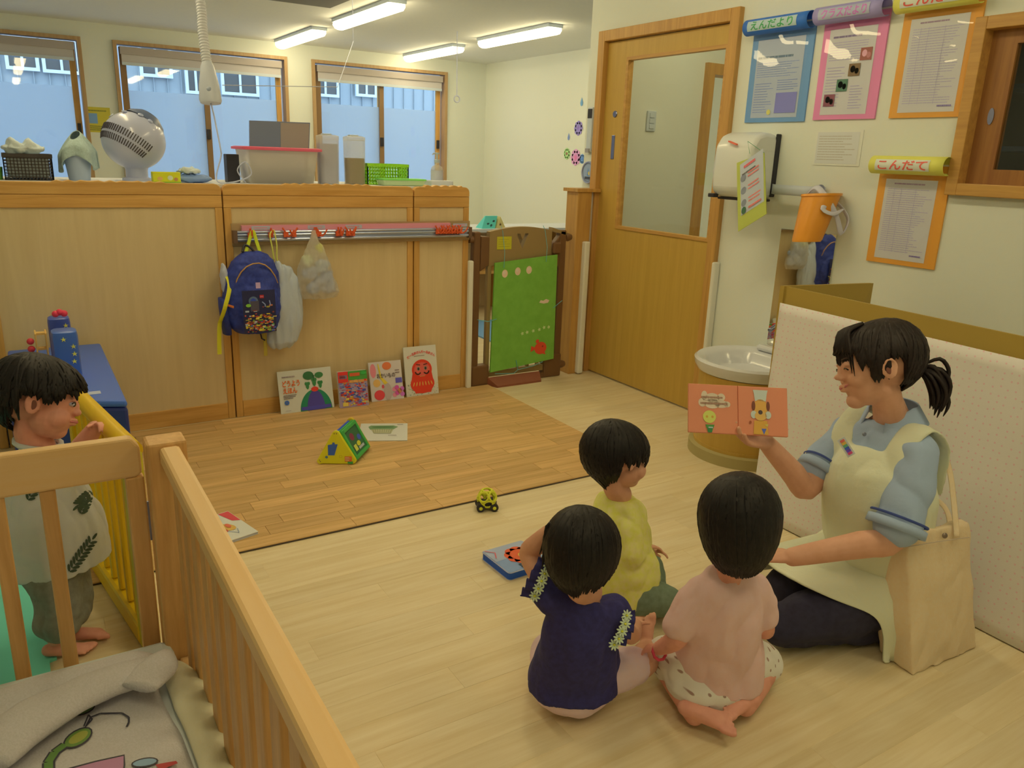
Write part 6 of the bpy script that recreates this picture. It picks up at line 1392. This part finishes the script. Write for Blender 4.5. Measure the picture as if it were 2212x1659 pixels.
# handles in one curve each
hA = [W(1975,1165,2.155), W(1974,1125,2.16), W(1990,1060,2.20), W(2030,990,2.26), W(2046,965,2.26), W(2056,1010,2.26), W(2060,1080,2.24), W(2068,1150,2.19)]
hA = [W(1975,1165,2.135), W(1976,1138,2.135), W(1986,1120,2.2), W(2025,1010,2.40), W(2040,975,2.36), W(2050,1000,2.28), W(2060,1080,2.24), W(2067,1150,2.19)]
obj('handle', MB().tube([W(2067,1160,2.185), W(2061,1090,2.22), W(2052,1020,2.25), W(2036,975,2.26), W(2012,955,2.24), W(1990,962,2.20)], [(.0085,.002)]*6, 8, side=RT, smooth=6), TOTE, t, smooth=True)
obj('handle', MB().tube([W(1975,1162,2.135), W(1976,1125,2.15), W(1982,1095,2.22), W(2000,1075,2.30), W(2030,1085,2.30), W(2048,1110,2.28), W(2054,1150,2.25)], [(.0085,.002)]*7, 8, side=RT, smooth=6), TOTE, t, smooth=True)
for a, b in (((1960,1180,2.14),(2092,1160,2.21)),): obj('top_seam', MB().tube([W(*a)-FW*.006, W((a[0]+b[0])/2,(a[1]+b[1])/2,(a[2]+b[2])/2-.012), W(*b)-FW*.004], .0014, 5), M('seam_tan', (170,138,90), .8), t)
# ---------------------------------------------------------------- girl in navy
t = thing('person', 'small girl in navy top with daisy trimmed sleeves sitting with back turned', 'person', G(1240,1530))
H = Head(W(1262,1192,1.84), .185, FW*.80+RT*.42-UP*.08, UP*.97+RT*.06)
pel = G(1240,1462,.085); nb = W(1268,1278,1.88); che = W(1252,1350,1.90); sd = (RT*.98+FW*.1); sd.z = 0; sd.normalize()
sL, sR = W(1192,1300,1.88), W(1333,1322,1.90); eL, wL = W(1143,1196,1.95), W(1183,1150,1.90); eR, wR = W(1362,1372,1.97), W(1372,1350,2.06)
mb = MB(); H.build(mb); H.neck(mb, nb, .030)
mb.tube([pel, Wm(pel,che), che, nb], [(.075,.06),(.07,.055),(.06,.045),(.028,.028)], 18, side=sd, smooth=4)
mb.limb([sL, Wm(sL,eL), eL, Wm(eL,wL), wL], [.020,.026,.026,.026,.018]); mb.limb([sR, eR, wR], [.020,.024,.018])
hand(mb, wL, (W(1203,1136,1.86)-wL), RT*.6-UP*.3, .085, (.6,.6,.6,.6), 1); hand(mb, wR, UP*.2+FW+RT*.3, -UP, .08, thumb=-1)
kR_, aR_ = W(1388,1432,2.05), W(1398,1398,2.14); kR_.z = max(kR_.z,.07); hR_ = pel+sd*.05
mb.limb([hR_, Wm(hR_,kR_), kR_, Wm(kR_,aR_), aR_], [.05,.046,.038,.036,.024]); foot(mb, aR_, (W(1402,1320,2.13)-aR_), FW*.9-UP*.1, .115, -1)
hL_ = pel-sd*.05; kL_, aL_ = W(1182,1400,2.10), W(1250,1400,2.16); kL_.z = max(kL_.z,.06); aL_.z = max(aL_.z,.035)
mb.limb([hL_, Wm(hL_,kL_), kL_, aL_], [.05,.044,.036,.025]); foot(mb, aL_, RT+FW*.3, -UP, .11)
link('body', fuse(mb, .0030, 3), SKIN, t, smooth=True); H.face(t)
NVC = M('navy_cotton', (42,36,62), .8, 'cloth', (34,29,52), 12, bump=.3, k=.9)
mb = MB(); mb.tube([pel+Vector((0,0,-.028)), pel+Vector((0,0,.02)), Wm(pel,che,.55), che, W(1262,1300,1.885), nb-Vector((0,0,.01))], [(.120,.108),(.118,.106),(.100,.088),(.092,.070),(.070,.052),(.040,.038)], 24, side=sd, smooth=5)
uL, uR = W(1172,1262,1.90), W(1342,1345,1.925)
mb.limb([sL+sd*.02, sL, uL], [.040,.038,.036]); mb.limb([sR-sd*.02, sR, uR], [.040,.038,.034])
cloth('navy_top', t, mb, NVC, .005, 5, .006, 10, (1,1,.5), 3)
def ruffle(pts, out, r):
    mb = MB(); cp_, _ = cr([Vector(p) for p in pts], [1]*len(pts), 8); o = Vector(out).normalized(); m = len(cp_)-1
    mb.grid(lambda a, b: cp_[int(round(a*m))]+o*b*r+(FW*.6+UP*.4)*(.007*math.sin(a*24)*b)+UP*.004*math.cos(a*31)*b, m, 4); return mb
lp = [W(1190,1213,1.86),W(1176,1240,1.845),W(1162,1268,1.85),W(1150,1292,1.87)]; rp_ = [W(1352,1322,1.885),W(1350,1350,1.87),W(1342,1372,1.865),W(1330,1392,1.865)]
obj('sleeve_ruffle', ruffle(lp, -RT*.9+UP*.25, .030), NVC, t, smooth=True, recalc=False, solid=.002); obj('sleeve_ruffle', ruffle(rp_, RT*.9-UP*.1+FW*.3, .026), NVC, t, smooth=True, recalc=False, solid=.002)
DW, DYm = M('daisy_white', (205,200,130), .7), M('daisy_yellow', (190,175,40), .7)
def daisy(p, n_):
    n_ = n_.normalized(); a = n_.orthogonal().normalized(); b = n_.cross(a); mb = MB()
    for k in range(9): d = a*math.cos(k*.698)+b*math.sin(k*.698); Rm = Matrix((d, n_.cross(d), n_)).transposed(); mb.ell(p+d*.0085, (.0062,.0026,.0015), Rm, 8, 6)
    f = obj('daisy', mb, DW, t, smooth=True, kind=None); obj('daisy_centre', MB().ell(p+n_*.001, (.0035,.0035,.0025), None, 8, 6), DYm, f, smooth=True)
for q_ in ((1184,1222,1.85),(1177,1238,1.843),(1170,1254,1.84),(1163,1270,1.843),(1155,1286,1.855)): daisy(W(*q_)-FW*.006, -FW+UP*.3-RT*.3)
for q_ in ((1353,1328,1.875),(1350,1346,1.865),(1343,1362,1.86),(1336,1378,1.858),(1326,1391,1.862)): daisy(W(*q_)-FW*.006, -FW+UP*.3+RT*.2)
SHO = M('shorts_pale', (205,165,128), .85, 'cloth', (196,155,118), 12, bump=.25, k=.9)
mb = MB(); mb.ell(pel+Vector((0,0,-.022)), (.108,.100,.064)); 
for h_, k_ in ((hR_,kR_),(hL_,kL_)): mb.limb([h_, Wm(h_,k_,.45), Wm(h_,k_,.80)], [.062,.058,.052])
me = fuse(mb, .005, 5); crumple(me, .005, 10, seed=5)
for v_ in me.vertices: v_.co.z = max(v_.co.z, .002)
link('shorts', me, SHO, t, smooth=True)
hair(t, H, [(0,.10),(50,.02),(75,-.12),(95,-.20),(115,-.36),(180,-.48)], HAIRB, thick=.07, n=340, drop=1.35, seed=11, wild=.015, crown=(0,-.2), tips=.08, lockw=.05)
mb = MB(); R_ = random.Random(14); tc = W(1196,1135,1.80)
for i in range(26):
    o = Vector((R_.gauss(0,1),R_.gauss(0,1),R_.gauss(0,1)))*.006; mb.tube([W(1225,1150,1.79)+o*.5, tc+o, W(1192,1165,1.80)+o*1.4, W(1184+R_.uniform(-6,10),1205+R_.uniform(-8,20),1.81)+o*1.4], [.003,.005,.005,.001], 5, smooth=3)
obj('side_tail', mb, HAIRB, t, smooth=True)
# ---------------------------------------------------------------- girl in pink
t = thing('person', 'small girl with black bob in pink t-shirt kneeling with bare feet behind her', 'person', G(1540,1540))
H = Head(W(1595,1126,1.88), .192, FW*.93+RT*.16-UP*.05, UP+RT*.02)
pel = G(1535,1440,.10); nb = W(1580,1222,1.90); che = W(1568,1310,1.94); sd = (RT*.98+FW*.12); sd.z = 0; sd.normalize()
sL, sR = W(1500,1275,1.93), W(1645,1275,1.96); eL, wL = W(1463,1378,1.93), W(1425,1400,1.99); eR, wR = W(1652,1360,2.00), W(1640,1330,2.12)
mb = MB(); H.build(mb); H.neck(mb, nb, .030)
mb.tube([pel, Wm(pel,che), che, nb], [(.08,.065),(.07,.055),(.06,.045),(.028,.028)], 18, side=sd, smooth=4)
mb.limb([sL, Wm(sL,eL), eL, wL], [.020,.025,.027,.018]); mb.limb([sR, Wm(sR,eR), eR, wR], [.020,.024,.025,.018])
hand(mb, wL, (W(1395,1400,2.02)-wL), -UP*.7+FW*.4, .085, (.4,.4,.4,.4), -1); hand(mb, wR, FW, -UP, .08)
hL_, hR_ = pel-sd*.055, pel+sd*.055
kL_, kR_ = W(1432,1415,2.13), W(1648,1440,2.13); kL_.z = max(.06,kL_.z); kR_.z = .07
aL_, aR_ = G(1500,1545,.035), G(1610,1525,.04)
mb.limb([hL_, kL_, Wm(kL_,aL_), aL_], [.055,.042,.036,.025]); mb.limb([hR_, kR_, Wm(kR_,aR_), aR_], [.055,.044,.040,.026])
foot(mb, aL_, (G(1578,1578,.02)-aL_), Vector((0,0,1))-FW*.6, .135, 1); foot(mb, aR_, (G(1555,1556,.03)-aR_), Vector((0,0,1))-FW*.4, .12, -1)
link('body', fuse(mb, .0030, 3), SKINR, t, smooth=True); H.face(t)
PNK = M('pink_cotton', (232,178,130), .85, 'cloth', (226,170,122), 10, bump=.25, k=.95)
mb = MB(); mb.tube([pel+Vector((0,0,-.035))+sd*.015, pel+Vector((0,0,.03))+sd*.015, Wm(pel,che,.6), che, W(1575,1250,1.92), nb-Vector((0,0,.01))], [(.126,.108),(.122,.104),(.104,.088),(.096,.072),(.074,.052),(.040,.036)], 24, side=sd, smooth=5)
mb.limb([sL+sd*.02, Wm(sL,eL,.35), Wm(sL,eL,.72)], [.042,.044,.047]); mb.limb([sR-sd*.02, Wm(sR,eR,.35), Wm(sR,eR,.62)], [.042,.042,.040])
cloth('pink_shirt', t, mb, PNK, .005, 5, .010, 9, (1,1,.6), 17)
BLM = bpy.data.materials.new('printed_bloomer'); BLM.use_nodes = True; dots(BLM, (206,182,128), (140,104,70), 34, .10, 'xz', k=.95)
mb = MB(); mb.ell(pel+Vector((0,0,-.030)), (.130,.112,.066))
mb.limb([hL_, Wm(hL_,kL_,.5), Wm(hL_,kL_,.95)], [.072,.068,.055]); mb.limb([hR_, Wm(hR_,kR_,.5), Wm(hR_,kR_,.9)], [.072,.068,.055])
me = fuse(mb, .005, 5); crumple(me, .006, 10, seed=25)
for v_ in me.vertices: v_.co.z = max(v_.co.z, .026)
link('bloomers', me, BLM, t, smooth=True)
obj('bracelet', MB().tube([wL+Vector((math.cos(k*.7)*.02, math.sin(k*.7)*.012, -.012+math.sin(k*.7)*.015)) for k in range(9)], .004, 6, closed=True), P((185,50,50)), t, smooth=True)
hair(t, H, [(0,.06),(45,.03),(62,-.30),(80,-.48),(120,-.58),(180,-.62)], HAIRB, thick=.10, n=420, drop=1.55, seed=21, wild=.008, crown=(.05,-.15), tips=.05, lockw=.055)
# ---------------------------------------------------------------- boy in yellow
t = thing('person', 'small boy in yellow long-sleeved shirt sitting cross-legged nearest the mat', 'person', G(1350,1320))
H = Head(W(1338,988,2.33), .190, RT*.90+FW*.40-UP*.03, UP)
pel = G(1345,1290,.09); pel = W(1345,1265,2.42); pel.z = max(.085, pel.z); nb = W(1338,1068,2.37); che = W(1334,1140,2.40); fw = (RT*.9+FW*.35); fw.z = 0; fw.normalize(); sd = Vector((fw.y,-fw.x,0))
sN, sF = nb+sd*.07+Vector((0,0,-.045)), nb-sd*.07+Vector((0,0,-.045)); eN, wN = W(1368,1205,2.30), W(1390,1182,2.40); eF, wF = W(1385,1180,2.48), W(1398,1190,2.44)
mb = MB(); H.build(mb); H.neck(mb, nb, .030)
mb.tube([pel, Wm(pel,che), che, nb], [(.08,.07),(.07,.06),(.06,.05),(.028,.028)], 18, side=sd, smooth=4)
mb.limb([sN, eN, wN], [.020,.022,.018]); mb.limb([sF, eF, wF], [.020,.022,.018]); hand(mb, wN, RT+FW*.2, -UP, .08); hand(mb, wF, RT, -UP, .08, thumb=-1)
hN, hF = pel+sd*.05, pel-sd*.05; kN, kF = W(1442,1300,2.38), W(1402,1222,2.56); kN.z = max(.06,kN.z); kF.z = max(.06,kF.z); aN, aF = W(1375,1345,2.42), W(1420,1290,2.5); aN.z = .04; aF.z = .04
mb.limb([hN, kN, aN], [.05,.038,.025]); mb.limb([hF, kF, aF], [.05,.038,.025]); foot(mb, aN, -RT*.3+FW, -UP, .11); foot(mb, aF, RT*.2-FW, -UP, .11)
link('body', fuse(mb, .0032, 3), SKIN, t, smooth=True); H.face(t)
YLC = M('yellow_cotton', (216,190,92), .85, 'cloth', (204,185,62), 10, bump=.25, k=.95)
mb = MB(); mb.tube([pel+Vector((0,0,-.02)), pel+Vector((0,0,.05)), Wm(pel,che,.6), che, Wm(che,nb,.6), nb-Vector((0,0,.004))], [(.110,.110),(.110,.110),(.108,.104),(.102,.098),(.086,.080),(.046,.044)], 24, side=sd, smooth=5)
mb.limb([sN-sd*.02, Wm(sN,eN), eN, Wm(eN,wN,.8)], [.040,.038,.036,.028]); mb.limb([sF+sd*.02, Wm(sF,eF), eF, Wm(eF,wF,.8)], [.040,.038,.036,.028])
cloth('yellow_shirt', t, mb, YLC, .005, 5, .009, 9, (1,1,.8), 31)
GRP = M('grey_green_cotton', (104,108,66), .85, 'cloth', (94,98,58), 10, bump=.3)
mb = MB(); mb.ell(pel+Vector((0,0,-.015)), (.095,.095,.07))
for h_, k_, a_ in ((hN,kN,aN),(hF,kF,aF)): mb.limb([h_, Wm(h_,k_), k_], [.062,.058,.048]); mb.limb([k_, Wm(k_,a_), a_], [.046,.040,.034])
me = fuse(mb, .005, 5); crumple(me, .006, 10, seed=35)
for v_ in me.vertices: v_.co.z = max(v_.co.z, .002)
link('trousers', me, GRP, t, smooth=True)
hair(t, H, [(0,.12),(40,.08),(58,-.02),(72,-.08),(88,.0),(100,-.04),(118,-.32),(180,-.46)], HAIRB, thick=.075, n=340, drop=1.1, seed=41, wild=.02, crown=(0,-.2), tips=.06, lockw=.05)
# ---------------------------------------------------------------- toddler behind the crib
t = thing('person', 'toddler in white leaf-print smock and grey trousers standing behind the crib', 'person', G(120,1390))
H = Head(W(92,866,2.06), .205, RT*.86+FW*.36-UP*.12, UP*.99-RT*.04)
f1, f2 = G(125,1395,.035), G(160,1362,.035)
nb = W(84,965,2.08); che = W(96,1060,2.12); pel = W(100,1185,2.16); fw = (RT*.9+FW*.30); fw.z = 0; fw.normalize(); sd = Vector((fw.y,-fw.x,0))
sN, sF = nb+sd*.075+Vector((0,0,-.045)), nb-sd*.075+Vector((0,0,-.045)); hb_ = on(2,.622,222,908); eF, wF = W(178,985,2.22), W(196,925,2.22)
eN, wN = W(60,1060,2.10), W(70,1130,2.14)
mb = MB(); H.build(mb); H.neck(mb, nb, .032); mb.tube([pel, Wm(pel,che), che, nb], [(.08,.07),(.08,.065),(.075,.06),(.035,.035)], 18, side=sd, smooth=4)
eF = W(150,1000,2.2); wF = W(205,925,2.19)
mb.limb([sF, Wm(sF,eF), eF, Wm(eF,wF), wF], [.022,.027,.028,.028,.021]); mb.limb([sN, eN, wN], [.020,.020,.016]); hand(mb, wF, (hb_+RT*.02-wF), -UP*.9-FW*.2, .095, (.5,.5,.5,.5), -1); hand(mb, wN, -UP, sd, .07)
h1, h2 = pel+sd*.045, pel-sd*.045; k1, k2 = Wm(h1,f1,.5)+fw*.02, Wm(h2,f2,.5)+fw*.02
mb.limb([h1, k1, f1+Vector((0,0,.03))], [.052,.040,.026]); mb.limb([h2, k2, f2+Vector((0,0,.03))], [.052,.040,.026]); foot(mb, f1+Vector((0,0,.005)), fw, Vector((0,0,-1)), .12); foot(mb, f2+Vector((0,0,.005)), fw, Vector((0,0,-1)), .12, -1)
link('body', fuse(mb, .0030, 3), SKINR, t, smooth=True); H.face(t)
obj('ear_shade_spot', MB().ell(H.p(.425,-.035,-.05), (.010*H.S,.040*H.S,.060*H.S), H.R), EAR_SHADE, t, smooth=True)  # shade of the ear's hollow put in as dark colour
SMK = M('smock_white', (206,190,142), .85, 'cloth', (198,182,134), 8, bump=.3, k=.82)
mb = MB(); hem = pel+Vector((0,0,-.045))+fw*.03
mb.tube([hem, Wm(hem,che,.35), Wm(hem,che,.7), che, Wm(che,nb,.65), nb+Vector((0,0,.005))], [(.122,.135),(.128,.136),(.120,.122),(.104,.098),(.080,.070),(.046,.044)], 28, side=sd, smooth=5)
mb.limb([sF+sd*.02, sF, Wm(sF,eF,.4)], [.042,.042,.042]); mb.limb([sN-sd*.02, sN, Wm(sN,eN,.3)], [.042,.042,.042])
me = fuse(mb, .005, 5); crumple(me, .009, 9, (1.4,1.4,.5), 51)
for v_ in me.vertices:     # rounded hem: lower in the front, raised at the back
    d = (v_.co-hem).dot(fw); lim = hem.z-.02-max(-.05, min(.07, d*.6)); 
link('smock', me, SMK, t, smooth=True)
obj('smock_neckband', MB().tube([nb+Vector((0,0,.012))+fw*.052*math.cos(a)+sd*.052*math.sin(a)-Vector((0,0,1))*.012*math.cos(a) for a in [k*.449 for k in range(14)]], (.007,.010) and .008, 8, closed=True), SMK, t, smooth=True)
LEAF = M('leaf_print', (58,66,38), .85)
from mathutils.bvhtree import BVHTree
bv_ = BVHTree.FromPolygons([v.co+ROOT[t] for v in me.vertices], [p.vertices[:] for p in me.polygons])
def leafspray(c, ang, n, ln, lab=None):
    mb = MB(); d0 = (math.cos(ang), math.sin(ang))
    def prj(x, y):
        o = EYE; r = (W(x, y, 1)-EYE).normalized(); hit = bv_.ray_cast(o, r); return (hit[0]-r*.003) if hit[0] else None
    def leaf(x, y, a, l, w):
        pts = []
        for k in range(8):
            tt = k/7*2*math.pi; lx, ly = l/2+l/2*math.cos(tt), w*math.sin(tt); q_ = prj(x+lx*math.cos(a)-ly*math.sin(a), y+lx*math.sin(a)+ly*math.cos(a))
            if q_ is None: return
            pts.append(q_)
        mb._f([mb.bm.verts.new(p) for p in pts])
    for i in range(n):
        f = i/n*ln; x, y = c[0]+d0[0]*f, c[1]+d0[1]*f
        for s_ in (-1,1): leaf(x, y, ang+s_*.75, 20-6*abs(i/n-.4), 3.2)
    leaf(c[0]+d0[0]*ln, c[1]+d0[1]*ln, ang, 18, 3)
    if mb.bm.faces: obj('leaf_print', mb, LEAF, t, recalc=False)
    else: mb.bm.free()
leafspray((150,1235), -.95, 9, 85); leafspray((198,1062), 2.35, 6, 40); leafspray((175,1110), -1.2, 5, 35); leafspray((60,1080), -1.0, 5, 45)
GRT = M('grey_trousers', (122,112,76), .9, 'cloth', (110,100,66), 10, bump=.3)
mb = MB(); mb.ell(pel, (.10,.098,.085))
for h_, k_, f_ in ((h1,k1,f1),(h2,k2,f2)): mb.limb([h_, k_, Wm(k_,f_,.62)+Vector((0,0,.02))], [.070,.060,.056], 16, 5)
cloth('trousers', t, mb, GRT, .005, 5, .009, 9, (1,1,.8), 61)
hair(t, H, [(0,.24),(40,.20),(56,.08),(70,.0),(80,.10),(104,.10),(118,-.22),(180,-.38)], HAIRB, thick=.075, n=380, drop=1.1, seed=51, wild=.04, crown=(0,-.2), tips=.06, lockw=.055, flare=.03)
